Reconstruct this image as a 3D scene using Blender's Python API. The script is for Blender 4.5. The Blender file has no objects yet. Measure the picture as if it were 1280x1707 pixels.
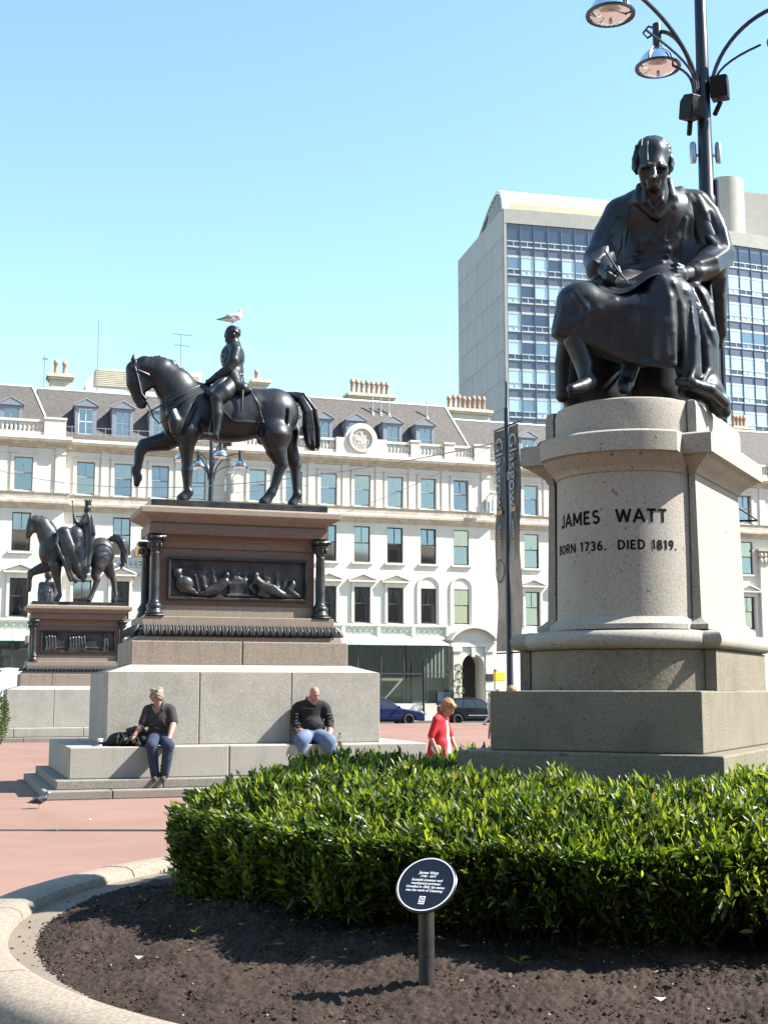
import bpy, bmesh, math, random
import numpy as np
from mathutils import Vector, Matrix
random.seed(7)
rng = np.random.default_rng(7)
R = math.radians
SC = bpy.context.scene
COL = SC.collection

# ------------------------------------------------------------------ camera, light, exposure
CAM_H = 1.7
FPX, CX, CY, HORIZON = 2200.0, 640.0, 853.5, 1152.0       # focal length and horizon, in pixels of the 1280 x 1707 photograph
PITCH = math.atan((HORIZON - CY) / FPX)
cam_d = bpy.data.cameras.new('camera')
cam = bpy.data.objects.new('camera', cam_d)
COL.objects.link(cam)
cam.location = (0, 0, CAM_H)
cam.rotation_euler = (math.pi / 2 + PITCH, 0, 0)
cam_d.sensor_fit = 'VERTICAL'
cam_d.sensor_height = 36.0
cam_d.lens = 36.0 * FPX / 1707.0
cam_d.clip_start = 0.1
cam_d.clip_end = 3000
SC.camera = cam

SUN_EL, SUN_AZ = R(44), R(-1.0)                           # azimuth measured from +X towards +Y
sun_dir = Vector((math.cos(SUN_EL) * math.cos(SUN_AZ), math.cos(SUN_EL) * math.sin(SUN_AZ), math.sin(SUN_EL)))
world = bpy.data.worlds.new('World')
SC.world = world
world.use_nodes = True
wn = world.node_tree
for n in list(wn.nodes):
    wn.nodes.remove(n)
w_out = wn.nodes.new('ShaderNodeOutputWorld')
w_bg = wn.nodes.new('ShaderNodeBackground')
w_sky = wn.nodes.new('ShaderNodeTexSky')
w_sky.sky_type = 'NISHITA'
w_sky.sun_disc = False
w_sky.sun_elevation = SUN_EL
w_sky.sun_rotation = math.pi / 2 - SUN_AZ
w_sky.altitude = 0
w_sky.air_density = 1.2
w_sky.dust_density = 0.1
w_sky.ozone_density = 1.5
w_bg.inputs['Strength'].default_value = 0.10
w_wb = wn.nodes.new('ShaderNodeMix')                     # the camera's cool white balance, the same everywhere in the sky
w_wb.data_type = 'RGBA'; w_wb.blend_type = 'MULTIPLY'; w_wb.inputs[0].default_value = 1.0
w_wb.inputs[7].default_value = (.95, 1.05, 1.0, 1)
wn.links.new(w_sky.outputs[0], w_wb.inputs[6])
wn.links.new(w_wb.outputs[2], w_bg.inputs['Color'])
wn.links.new(w_bg.outputs[0], w_out.inputs['Surface'])
sun_l = bpy.data.lights.new('sun', 'SUN')
sun_l.energy = 5.0
sun_l.angle = R(0.53)
sun_l.color = (1.0, 0.95, 0.87)
sun_o = bpy.data.objects.new('sun', sun_l)
COL.objects.link(sun_o)
sun_o.location = (30, 0, 40)
sun_o.rotation_euler = (-sun_dir).to_track_quat('-Z', 'Y').to_euler()
SC.view_settings.view_transform = 'Standard'
SC.view_settings.look = 'None'
SC.view_settings.gamma = 1.0
SC.view_settings.use_curve_mapping = False
SC.view_settings.exposure = 1.6
try:
    SC.cycles.max_bounces = 6
    SC.cycles.diffuse_bounces = 3
    SC.cycles.glossy_bounces = 3
    SC.cycles.transmission_bounces = 4
    SC.cycles.transparent_max_bounces = 6
    SC.cycles.caustics_reflective = False
    SC.cycles.caustics_refractive = False
except Exception:
    pass

# ------------------------------------------------------------------ placing: a line of sight cut with a plane of the place
_cp, _sp = math.cos(PITCH), math.sin(PITCH)
def sight(u, v):
    a, b = (u - CX) / FPX, (CY - v) / FPX
    return np.array([a, _cp - b * _sp, _sp + b * _cp])
def at_depth(u, v, D):
    r = sight(u, v)
    return np.array([0, 0, CAM_H]) + r * (D / r[1])
def at_height(u, v, z):
    r = sight(u, v)
    return np.array([0, 0, CAM_H]) + r * ((z - CAM_H) / r[2])
def on_plane(u, v, o, yaw):
    """along, height on the upright plane through o with direction yaw"""
    U = np.array([math.cos(yaw), math.sin(yaw)]); n = np.array([U[1], -U[0]])
    r = sight(u, v); k = (n @ np.array(o[:2])) / (n @ r[:2])
    return float((r[:2] * k - np.array(o[:2])) @ U), float(r[2] * k + CAM_H)

# ------------------------------------------------------------------ materials
def _nt(name):
    m = bpy.data.materials.new(name)
    m.use_nodes = True
    nt = m.node_tree
    b = nt.nodes['Principled BSDF']
    return m, nt, b
def _noise(nt, scale, detail=4, rough=.6, vec=None, dist=0):
    n = nt.nodes.new('ShaderNodeTexNoise')
    n.inputs['Scale'].default_value = scale
    n.inputs['Detail'].default_value = detail
    n.inputs['Roughness'].default_value = rough
    n.inputs['Distortion'].default_value = dist
    if vec is not None: nt.links.new(vec, n.inputs['Vector'])
    return n
def _coord(nt, scl=(1, 1, 1)):
    tc = nt.nodes.new('ShaderNodeTexCoord')
    mp = nt.nodes.new('ShaderNodeMapping')
    mp.inputs['Scale'].default_value = scl
    nt.links.new(tc.outputs['Object'], mp.inputs['Vector'])
    return mp.outputs[0]
def _ramp(nt, fac, stops):
    r = nt.nodes.new('ShaderNodeValToRGB')
    e = r.color_ramp.elements
    while len(e) < len(stops): e.new(0.5)
    for i, (p, c) in enumerate(stops):
        e[i].position = p
        e[i].color = (*c, 1) if len(c) == 3 else c
    nt.links.new(fac, r.inputs['Fac'])
    return r.outputs['Color']
def _mix(nt, a, b, fac, mode='MIX'):
    m = nt.nodes.new('ShaderNodeMix')
    m.data_type = 'RGBA'; m.blend_type = mode
    for sock, val in ((m.inputs[0], fac), (m.inputs[6], a), (m.inputs[7], b)):
        if hasattr(val, 'links'): nt.links.new(val, sock)
        elif isinstance(val, (int, float)): sock.default_value = val
        else: sock.default_value = (*val, 1) if len(val) == 3 else val
    return m.outputs[2]
def _bump(nt, b, h, strength, dist=.02):
    n = nt.nodes.new('ShaderNodeBump')
    n.inputs['Strength'].default_value = strength
    n.inputs['Distance'].default_value = dist
    nt.links.new(h, n.inputs['Height'])
    nt.links.new(n.outputs[0], b.inputs['Normal'])
def sc(c, k): return tuple(min(1, x * k) for x in c)
def mat(name, base, rough=.6, metal=0.0, var=.12, vscale=2.0, bump=0.0, bscale=30, coat=0.0, spec=.5, tint=0.0, streak=0.0):
    m, nt, b = _nt(name)
    v = _coord(nt)
    c = _ramp(nt, _noise(nt, vscale, 5, .6, v).outputs[0], [(.28, sc(base, 1 - var)), (.72, sc(base, 1 + var))])
    if streak:
        s = _noise(nt, 1.0, 4, .65, _coord(nt, (5, 5, .5)))
        c = _mix(nt, c, sc(base, .45), _ramp(nt, s.outputs[0], [(.55, (0, 0, 0)), (.8, (streak,) * 3)]))
    if tint:
        oi = nt.nodes.new('ShaderNodeObjectInfo')
        c = _mix(nt, c, _ramp(nt, oi.outputs['Random'], [(0, (1 - tint,) * 3), (1, (1, 1, 1))]), 1.0, 'MULTIPLY')
    nt.links.new(c, b.inputs['Base Color'])
    b.inputs['Roughness'].default_value = rough
    b.inputs['Metallic'].default_value = metal
    b.inputs['Specular IOR Level'].default_value = spec
    if coat:
        b.inputs['Coat Weight'].default_value = coat
        b.inputs['Coat Roughness'].default_value = .05
    if bump:
        _bump(nt, b, _noise(nt, bscale, 4, .6, v).outputs[0], bump)
    return m
def stone(name, base, dark, light, speck=90, stain=.35, rough=.8, bump=.25, moss=0.0, streak=.4, pits=0.0, tint=.0):
    """granite or sandstone: crystals, blotches, rain streaks, pits"""
    m, nt, b = _nt(name)
    v = _coord(nt)
    c = _ramp(nt, _noise(nt, speck, 2, .8, v).outputs[0], [(.32, dark), (.5, base), (.68, light)])
    bl = _noise(nt, 1.7, 6, .65, v, .4)
    c = _mix(nt, c, sc(base, .55), _ramp(nt, bl.outputs[0], [(.48, (0, 0, 0)), (.75, (stain,) * 3)]))
    st = _noise(nt, 1.0, 5, .7, _coord(nt, (7, 7, .6)))
    c = _mix(nt, c, sc(dark, .8), _ramp(nt, st.outputs[0], [(.54, (0, 0, 0)), (.78, (streak,) * 3)]))
    if pits:
        pt = _noise(nt, 26, 2, .5, v)
        c = _mix(nt, c, (.03, .028, .025), _ramp(nt, pt.outputs[0], [(.68, (0, 0, 0)), (.72, (pits,) * 3)]))
    if moss:
        ms = _noise(nt, 3.5, 6, .7, v)
        c = _mix(nt, c, (.10, .11, .045), _ramp(nt, ms.outputs[0], [(.45, (0, 0, 0)), (.7, (moss,) * 3)]))
    if tint:
        oi = nt.nodes.new('ShaderNodeObjectInfo')
        c = _mix(nt, c, _ramp(nt, oi.outputs['Random'], [(0, (1 - tint,) * 3), (1, (1, 1, 1))]), 1.0, 'MULTIPLY')
    nt.links.new(c, b.inputs['Base Color'])
    b.inputs['Roughness'].default_value = rough
    b.inputs['Specular IOR Level'].default_value = .35
    _bump(nt, b, _noise(nt, speck * .6, 4, .7, v).outputs[0], bump, .01)
    return m
def bronze_mat(name, base=(.006, .0075, .012), worn=(.016, .0155, .016), rough=.38, green=.35):
    m, nt, b = _nt(name)
    v = _coord(nt)
    n1 = _noise(nt, 3.0, 6, .65, v, .3)
    c = _ramp(nt, n1.outputs[0], [(.35, base), (.7, worn)])
    n2 = _noise(nt, 2.2, 6, .7, _coord(nt, (4, 4, .8)))
    c = _mix(nt, c, (.055, .065, .05), _ramp(nt, n2.outputs[0], [(.56, (0, 0, 0)), (.75, (green,) * 3)]))
    nt.links.new(c, b.inputs['Base Color'])
    b.inputs['Metallic'].default_value = .1
    b.inputs['Specular IOR Level'].default_value = .5
    b.inputs['Specular Tint'].default_value = (.9, .95, 1, 1)
    rr = _ramp(nt, n1.outputs[0], [(.3, (rough - .06,) * 3), (.7, (rough + .14,) * 3)])
    nt.links.new(rr, b.inputs['Roughness'])
    _bump(nt, b, _noise(nt, 30, 5, .6, v).outputs[0], .12, .01)
    return m
M = {}
M['bronze'] = bronze_mat('aged_bronze')
M['bronze_far'] = bronze_mat('weathered_bronze', (.016, .018, .022), (.05, .05, .048), .38, .3)
M['granite'] = stone('grey_granite', (.30, .276, .236), (.225, .206, .174), (.38, .355, .31), 90, .3, .8, .2, .05, .3, .6)
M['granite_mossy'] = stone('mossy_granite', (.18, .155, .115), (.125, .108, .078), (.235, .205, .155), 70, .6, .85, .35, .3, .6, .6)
M['pink_granite'] = stone('red_granite', (.15, .098, .074), (.088, .058, .045), (.215, .15, .115), 60, .25, .6, .1, 0, .35)
M['pale_granite'] = stone('brown_granite', (.225, .178, .138), (.145, .114, .087), (.31, .255, .205), 60, .3, .7, .1, 0, .6)
M['concrete'] = stone('grey_block', (.315, .295, .255), (.23, .212, .18), (.39, .37, .325), 55, .32, .85, .15, .1, .42, 0, .06)
M['step_stone'] = stone('step_stone', (.21, .19, .162), (.14, .122, .105), (.28, .258, .225), 55, .3, .85, .15, 0, .2, 0, .1)
M['kerb'] = stone('kerb_sandstone', (.25, .205, .16), (.17, .138, .107), (.32, .27, .215), 45, .35, .85, .2, .1, .0, 0, .06)
M['apron'] = stone('apron_concrete', (.18, .145, .11), (.14, .112, .085), (.22, .18, .14), 60, .4, .9, .08)
M['cream'] = mat('cream_stucco', (.61, .58, .505), .75, var=.09, vscale=.7, streak=.22)
M['cream_trim'] = mat('cream_trim', (.585, .555, .485), .75, var=.07, vscale=1.5, streak=.2)
M['dirty_trim'] = mat('weathered_cornice', (.44, .39, .31), .85, var=.25, vscale=2.5, streak=.6)
M['slate'] = mat('roof_slate', (.085, .074, .067), .8, var=.4, vscale=7, bump=.3, bscale=25)
M['lead'] = mat('lead_sheet', (.33, .35, .37), .55, var=.15)
M['dormer'] = mat('dormer_grey_paint', (.2, .22, .27), .6, var=.1)
M['white'] = mat('white_paint', (.75, .75, .73), .5, var=.05)
M['sash'] = mat('sash_paint', (.28, .3, .31), .5, var=.1)
M['dark_sash'] = mat('dark_sash_paint', (.06, .05, .05), .5, var=.1)
M['curtain'] = mat('net_curtain', (.46, .43, .41), .9, var=.1)
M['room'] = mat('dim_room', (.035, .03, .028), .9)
M['terracotta'] = mat('chimney_pot_clay', (.34, .22, .16), .8, var=.3, vscale=6)
M['chimney'] = mat('chimney_stone', (.55, .49, .38), .85, var=.15, streak=.3)
M['black_iron'] = mat('black_lamp_paint', (.005, .0055, .007), .55, var=.2, spec=.2)
M['lamp_blue'] = mat('dark_blue_lamp_paint', (.006, .009, .018), .35, var=.2)
M['steel'] = mat('steel', (.35, .36, .37), .35, .8, var=.1)
M['chrome'] = mat('alloy', (.6, .6, .6), .25, .9, var=.05)
M['rubber'] = mat('tyre_rubber', (.02, .02, .02), .8)
M['asphalt'] = mat('asphalt', (.055, .055, .055), .9, var=.15, vscale=3, bump=.2, bscale=60)
M['paving'] = mat('pavement_slab', (.3, .29, .27), .85, var=.12)
M['plaque'] = mat('plaque_enamel', (.008, .008, .016), .3, var=.15, coat=.3)
M['print_white'] = mat('white_print', (.8, .8, .8), .5, var=.02)
M['post'] = mat('weathered_post', (.03, .027, .026), .55, .3, var=.45, vscale=9, bump=.2)
def glass(name, tint, rough=.03, mixf=.35, dark=(.02, .024, .03)):
    """window glass seen by day: mirror of the sky over a dim interior"""
    m, nt, b = _nt(name)
    nt.nodes.remove(b)
    out = nt.nodes['Material Output']
    tr = nt.nodes.new('ShaderNodeBsdfTransparent'); tr.inputs[0].default_value = (*tint, 1)
    gl = nt.nodes.new('ShaderNodeBsdfGlossy'); gl.inputs['Roughness'].default_value = rough
    gl.inputs[0].default_value = (.9, .95, 1, 1)
    fr = nt.nodes.new('ShaderNodeFresnel'); fr.inputs[0].default_value = 1.5
    ad = nt.nodes.new('ShaderNodeMath'); ad.operation = 'ADD'; ad.inputs[1].default_value = mixf; ad.use_clamp = True
    nt.links.new(fr.outputs[0], ad.inputs[0])
    mx = nt.nodes.new('ShaderNodeMixShader')
    nt.links.new(ad.outputs[0], mx.inputs[0]); nt.links.new(tr.outputs[0], mx.inputs[1]); nt.links.new(gl.outputs[0], mx.inputs[2])
    nt.links.new(mx.outputs[0], out.inputs['Surface'])
    return m
M['pane'] = glass('window_glass', (.55, .6, .62), .04, .22)
M['pane_green'] = glass('conservatory_glass', (.55, .68, .64), .02, .30)
M['pane_car'] = glass('car_glass', (.25, .3, .3), .02, .2)
M['lamp_glass'] = glass('lamp_glass', (.9, .9, .88), .02, .12)

# ------------------------------------------------------------------ things and parts
def thing(name, label, cat, loc=(0, 0, 0), yaw=0.0, group=None):
    o = bpy.data.objects.new(name, None)
    COL.objects.link(o)
    o.location = loc
    o.rotation_euler = (0, 0, yaw)
    o['label'] = label; o['category'] = cat
    if group: o['group'] = group
    return o
def tag(o, label, cat, group=None):
    o['label'] = label; o['category'] = cat
    if group: o['group'] = group
    return o
def inst(name, mesh, parent=None, loc=(0, 0, 0), rot=(0, 0, 0), scl=(1, 1, 1)):
    o = bpy.data.objects.new(name, mesh)
    COL.objects.link(o)
    if parent is not None: o.parent = parent
    o.location = loc; o.rotation_euler = rot; o.scale = scl
    return o
def children(o): return [c for c in bpy.data.objects if c.parent == o]
def copy_tree(o, parent=None, kids=None):
    if kids is None:
        kids = {}
        for c in bpy.data.objects:
            if c.parent: kids.setdefault(c.parent.name, []).append(c)
    c = o.copy(); COL.objects.link(c)
    c.parent = parent
    for ch in kids.get(o.name, []): copy_tree(ch, c, kids)
    return c

class MB:
    """collects faces, then links them as one mesh object"""
    def __init__(s): s.v = []; s.f = []
    def add(s, vs, fs):
        n = len(s.v)
        s.v.extend([tuple(map(float, p)) for p in vs])
        s.f.extend([tuple(i + n for i in f) for f in fs])
        return s
    def quad(s, a, b, c, d): return s.add([a, b, c, d], [(0, 1, 2, 3)])
    def box(s, x0, x1, y0, y1, z0, z1):
        return s.add([(x0, y0, z0), (x1, y0, z0), (x1, y1, z0), (x0, y1, z0), (x0, y0, z1), (x1, y0, z1), (x1, y1, z1), (x0, y1, z1)],
                     [(3, 2, 1, 0), (4, 5, 6, 7), (0, 1, 5, 4), (1, 2, 6, 5), (2, 3, 7, 6), (3, 0, 4, 7)])
    def prism(s, poly, y0, y1, axis='y'):
        """poly in the x-z plane, pushed along y (or x-y along z)"""
        n = len(poly)
        if axis == 'y':
            a = [(p[0], y0, p[1]) for p in poly]; b = [(p[0], y1, p[1]) for p in poly]
        elif axis == 'z':
            a = [(p[0], p[1], y0) for p in poly]; b = [(p[0], p[1], y1) for p in poly]
        else:
            a = [(y0, p[0], p[1]) for p in poly]; b = [(y1, p[0], p[1]) for p in poly]
        fs = [tuple(range(n)), tuple(reversed(range(n, 2 * n)))] + [(i, i + n, (i + 1) % n + n, (i + 1) % n) for i in range(n)]
        return s.add(a + b, fs)
    def lathe(s, prof, c=(0, 0, 0), n=16, cap=True):
        vs, fs = [], []
        for r, z in prof:
            for i in range(n):
                t = 2 * math.pi * i / n
                vs.append((c[0] + r * math.cos(t), c[1] + r * math.sin(t), c[2] + z))
        for k in range(len(prof) - 1):
            for i in range(n):
                j = (i + 1) % n
                fs.append((k * n + i, k * n + j, (k + 1) * n + j, (k + 1) * n + i))
        if cap:
            fs.append(tuple(reversed(range(n)))); fs.append(tuple(range((len(prof) - 1) * n, len(prof) * n)))
        return s.add(vs, fs)
    def tube(s, pts, rad, n=8, cap=True):
        pts = [Vector(p) for p in pts]
        if isinstance(rad, (int, float)): rad = [rad] * len(pts)
        vs, fs = [], []
        up = None
        for i, p in enumerate(pts):
            d = (pts[min(i + 1, len(pts) - 1)] - pts[max(i - 1, 0)]).normalized()
            if up is None:
                up = Vector((0, 0, 1)) if abs(d.z) < .9 else Vector((1, 0, 0))
            x = d.cross(up).normalized(); y = x.cross(d).normalized(); up = y
            for k in range(n):
                t = 2 * math.pi * k / n
                vs.append(p + (x * math.cos(t) + y * math.sin(t)) * rad[i])
        for i in range(len(pts) - 1):
            for k in range(n):
                j = (k + 1) % n
                fs.append((i * n + k, (i + 1) * n + k, (i + 1) * n + j, i * n + j))
        if cap:
            fs.append(tuple(range(n))); fs.append(tuple(reversed(range((len(pts) - 1) * n, len(pts) * n))))
        return s.add(vs, fs)
    def ring(s, prof, plan, close=True):
        """profile [(out, z)] swept round a plan given as a function out -> list of (x, y)"""
        rows = [plan(o) for o, z in prof]
        n = len(rows[0]); vs = []; fs = []
        for (o, z), row in zip(prof, rows): vs += [(p[0], p[1], z) for p in row]
        for k in range(len(prof) - 1):
            for i in range(n):
                j = (i + 1) % n
                fs.append((k * n + i, k * n + j, (k + 1) * n + j, (k + 1) * n + i))
        if close:
            fs.append(tuple(reversed(range(n)))); fs.append(tuple(range((len(prof) - 1) * n, len(prof) * n)))
        return s.add(vs, fs)
    def ball(s, c, r, n=10, m=6, scl=(1, 1, 1)):
        prof = []
        vs, fs = [], []
        for k in range(m + 1):
            a = math.pi * k / m
            for i in range(n):
                t = 2 * math.pi * i / n
                vs.append((c[0] + r * scl[0] * math.sin(a) * math.cos(t), c[1] + r * scl[1] * math.sin(a) * math.sin(t), c[2] - r * scl[2] * math.cos(a)))
        for k in range(m):
            for i in range(n):
                j = (i + 1) % n
                fs.append((k * n + i, k * n + j, (k + 1) * n + j, (k + 1) * n + i))
        return s.add(vs, fs)
    def mesh(s, name, m, smooth=False):
        me = bpy.data.meshes.new(name)
        me.from_pydata(s.v, [], s.f)
        me.validate()
        if m is not None: me.materials.append(m)
        if smooth: me.polygons.foreach_set('use_smooth', [True] * len(me.polygons))
        return me
    def build(s, name, m, parent=None, smooth=False, bevel=0.0, seg=2):
        me = s.mesh(name, m, smooth)
        o = bpy.data.objects.new(name, me)
        COL.objects.link(o)
        if parent is not None: o.parent = parent
        if bevel:
            b = o.modifiers.new('bevel', 'BEVEL')
            b.width = bevel; b.segments = seg; b.limit_method = 'ANGLE'; b.angle_limit = R(35)
        if smooth:
            try: me.set_sharp_from_angle(angle=R(38))
            except Exception: pass
        return o
def rect_plan(x0, x1, y0, y1):
    return lambda o: [(x0 - o, y0 - o), (x1 + o, y0 - o), (x1 + o, y1 + o), (x0 - o, y1 + o)]
def np_mesh(name, V, Fc, m, smooth=False):
    """fast mesh from arrays; Fc is (n,4) or (n,3)"""
    me = bpy.data.meshes.new(name)
    V = np.asarray(V, np.float32); Fc = np.asarray(Fc, np.int32)
    n, k = Fc.shape
    me.vertices.add(len(V)); me.vertices.foreach_set('co', V.ravel())
    me.loops.add(n * k); me.loops.foreach_set('vertex_index', Fc.ravel())
    me.polygons.add(n)
    me.polygons.foreach_set('loop_start', np.arange(0, n * k, k, dtype=np.int32))
    me.polygons.foreach_set('loop_total', np.full(n, k, np.int32))
    me.update(calc_edges=True)
    me.validate()
    if m is not None: me.materials.append(m)
    me.polygons.foreach_set('use_smooth', np.full(len(me.polygons), smooth))
    return me
def text_mesh(txt, size, m, extrude=.0, bold=0.0, shear=0.0, align='CENTER', space=1.0):
    cu = bpy.data.curves.new('t', 'FONT')
    cu.body = txt; cu.size = size; cu.extrude = extrude; cu.offset = bold; cu.shear = shear
    cu.align_x = align; cu.align_y = 'CENTER'; cu.space_character = space
    cu.resolution_u = 3
    o = bpy.data.objects.new('t', cu); COL.objects.link(o)
    dg = bpy.context.evaluated_depsgraph_get()
    me = bpy.data.meshes.new_from_object(o.evaluated_get(dg))
    bpy.data.objects.remove(o); bpy.data.curves.remove(cu)
    me.materials.clear(); me.materials.append(m)
    return me

# ------------------------------------------------------------------ modelling clay: distance fields turned into one smooth skin
def smin(a, b, k):
    if k <= 0: return np.minimum(a, b)
    h = np.maximum(k - np.abs(a - b), 0) / k
    return np.minimum(a, b) - h * h * k * .25
class Clay:
    def __init__(s, lo, hi, h):
        s.h = h; s.lo = np.array(lo, float)
        s.n = np.maximum(((np.array(hi) - s.lo) / h).astype(int) + 1, 4)
        s.ax = [(s.lo[i] + h * np.arange(s.n[i])).astype(np.float32) for i in range(3)]
        s.F = np.full(s.n, 9.0, np.float32)
    def win(s, lo, hi):
        i0 = np.clip(((np.array(lo) - s.lo) / s.h).astype(int), 0, s.n - 1)
        i1 = np.clip(((np.array(hi) - s.lo) / s.h).astype(int) + 2, 1, s.n)
        if (i1 <= i0).any(): return None
        sl = tuple(slice(a, b) for a, b in zip(i0, i1))
        return sl, (s.ax[0][sl[0]][:, None, None], s.ax[1][sl[1]][None, :, None], s.ax[2][sl[2]][None, None, :])
    def put(s, sl, d, k, sub=False):
        s.F[sl] = -smin(-s.F[sl], d, k) if sub else smin(s.F[sl], d, k)
    def cone(s, a, b, ra, rb, k=.03, sub=False, flat=None):
        a, b = np.array(a, float), np.array(b, float)
        m = max(ra, rb) + k + 3 * s.h
        w = s.win(np.minimum(a, b) - m, np.maximum(a, b) + m)
        if w is None: return s
        sl, (X, Y, Z) = w
        ab = b - a; L = max(ab @ ab, 1e-9)
        t = np.clip(((X - a[0]) * ab[0] + (Y - a[1]) * ab[1] + (Z - a[2]) * ab[2]) / L, 0, 1)
        dx, dy, dz = X - a[0] - t * ab[0], Y - a[1] - t * ab[1], Z - a[2] - t * ab[2]
        if flat is not None:      # squash across direction flat[0:3] by factor flat[3] (<1 thinner)
            n = np.array(flat[:3], float); n /= np.linalg.norm(n)
            q = (dx * n[0] + dy * n[1] + dz * n[2])
            g = 1 / flat[3] - 1
            dx, dy, dz = dx + n[0] * q * g, dy + n[1] * q * g, dz + n[2] * q * g
            d = (np.sqrt(dx * dx + dy * dy + dz * dz) - (ra + t * (rb - ra)))
            d = np.where(d > 0, d * max(.4, flat[3]), d * flat[3])
        else:
            d = np.sqrt(dx * dx + dy * dy + dz * dz) - (ra + t * (rb - ra))
        s.put(sl, d.astype(np.float32), k, sub)
        return s
    def chain(s, pts, rad, k=.03, sub=False, flat=None):
        """a run of tapering rods: joined to each other exactly, to the rest softly"""
        if isinstance(rad, (int, float)): rad = [rad] * len(pts)
        pts = [np.array(q, float) for q in pts]
        m = max(rad) + k + 3 * s.h
        w = s.win(np.min(pts, 0) - m, np.max(pts, 0) + m)
        if w is None: return s
        sl, (X, Y, Z) = w
        best = None
        for a, b, ra, rb in zip(pts, pts[1:], rad, rad[1:]):
            ab = b - a; L = max(ab @ ab, 1e-9)
            t = np.clip(((X - a[0]) * ab[0] + (Y - a[1]) * ab[1] + (Z - a[2]) * ab[2]) / L, 0, 1)
            dx, dy, dz = X - a[0] - t * ab[0], Y - a[1] - t * ab[1], Z - a[2] - t * ab[2]
            rr = ra + t * (rb - ra)
            if flat is not None:
                n = np.array(flat[:3], float); n /= np.linalg.norm(n)
                q = dx * n[0] + dy * n[1] + dz * n[2]; g = 1 / flat[3] - 1
                dx, dy, dz = dx + n[0] * q * g, dy + n[1] * q * g, dz + n[2] * q * g
                d = np.sqrt(dx * dx + dy * dy + dz * dz) - rr
                d = np.where(d > 0, d * max(.4, flat[3]), d * flat[3])
            else:
                d = np.sqrt(dx * dx + dy * dy + dz * dz) - rr
            best = d if best is None else smin(best, d, .012)
        s.put(sl, best.astype(np.float32), k, sub)
        return s
    def ell(s, c, r, k=.03, sub=False, rot=None):
        c = np.array(c, float); r = np.array([r] * 3 if isinstance(r, (int, float)) else r, float)
        m = (r.max() if rot is not None else r) + k + 3 * s.h
        w = s.win(c - m, c + m)
        if w is None: return s
        sl, (X, Y, Z) = w
        X, Y, Z = X - c[0], Y - c[1], Z - c[2]
        if rot is not None:
            Q = np.array(rot.to_matrix()) if hasattr(rot, 'to_matrix') else np.array(rot)
            X, Y, Z = (Q[0, 0] * X + Q[1, 0] * Y + Q[2, 0] * Z, Q[0, 1] * X + Q[1, 1] * Y + Q[2, 1] * Z, Q[0, 2] * X + Q[1, 2] * Y + Q[2, 2] * Z)
        k0 = np.sqrt((X / r[0]) ** 2 + (Y / r[1]) ** 2 + (Z / r[2]) ** 2)
        k1 = np.sqrt((X / r[0] ** 2) ** 2 + (Y / r[1] ** 2) ** 2 + (Z / r[2] ** 2) ** 2)
        d = k0 * (k0 - 1) / np.maximum(k1, 1e-6)
        s.put(sl, d.astype(np.float32), k, sub)
        return s
    def box(s, lo, hi, k=.0, sub=False, rnd=0.0):
        lo, hi = np.array(lo, float), np.array(hi, float)
        m = k + rnd + 3 * s.h
        w = s.win(lo - m, hi + m)
        if w is None: return s
        sl, (X, Y, Z) = w
        c, e = (lo + hi) / 2, (hi - lo) / 2 - rnd
        qx, qy, qz = np.abs(X - c[0]) - e[0], np.abs(Y - c[1]) - e[1], np.abs(Z - c[2]) - e[2]
        d = np.sqrt(np.maximum(qx, 0) ** 2 + np.maximum(qy, 0) ** 2 + np.maximum(qz, 0) ** 2) + np.minimum(np.maximum(np.maximum(qx, qy), qz), 0) - rnd
        s.put(sl, d.astype(np.float32), k, sub)
        return s
    def disp(s, fn):
        w = s.win(s.lo, s.lo + s.h * s.n)
        s.F += fn(*w[1]).astype(np.float32)
        return s
    def skin(s):
        F = s.F.copy()
        for i in range(3):                       # close at the walls
            a = [slice(None)] * 3; a[i] = 0; F[tuple(a)] = np.maximum(F[tuple(a)], s.h)
            a[i] = -1; F[tuple(a)] = np.maximum(F[tuple(a)], s.h)
        ins = F < 0
        nx, ny, nz = F.shape
        cnt = np.zeros((nx - 1, ny - 1, nz - 1), np.int8)
        for a in (0, 1):
            for b in (0, 1):
                for c in (0, 1):
                    cnt += ins[a:nx - 1 + a, b:ny - 1 + b, c:nz - 1 + c]
        cells = np.argwhere((cnt > 0) & (cnt < 8))
        if not len(cells): return np.zeros((0, 3)), np.zeros((0, 4), int)
        idx = np.full(cnt.shape, -1, np.int32)
        idx[cells[:, 0], cells[:, 1], cells[:, 2]] = np.arange(len(cells))
        acc = np.zeros((len(cells), 3)); num = np.zeros(len(cells))
        corners = [(a, b, c) for a in (0, 1) for b in (0, 1) for c in (0, 1)]
        val = {co: F[cells[:, 0] + co[0], cells[:, 1] + co[1], cells[:, 2] + co[2]] for co in corners}
        for co in corners:
            for ax in range(3):
                if co[ax]: continue
                c2 = list(co); c2[ax] = 1; c2 = tuple(c2)
                va, vb = val[co], val[c2]
                mk = (va < 0) != (vb < 0)
                t = np.where(mk, va / np.where(mk, va - vb, 1), 0)
                p = np.zeros((len(cells), 3)); p += co; p[:, ax] = t
                acc[mk] += p[mk]; num[mk] += 1
        V = s.lo + (cells + acc / num[:, None]) * s.h
        faces = []
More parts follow.
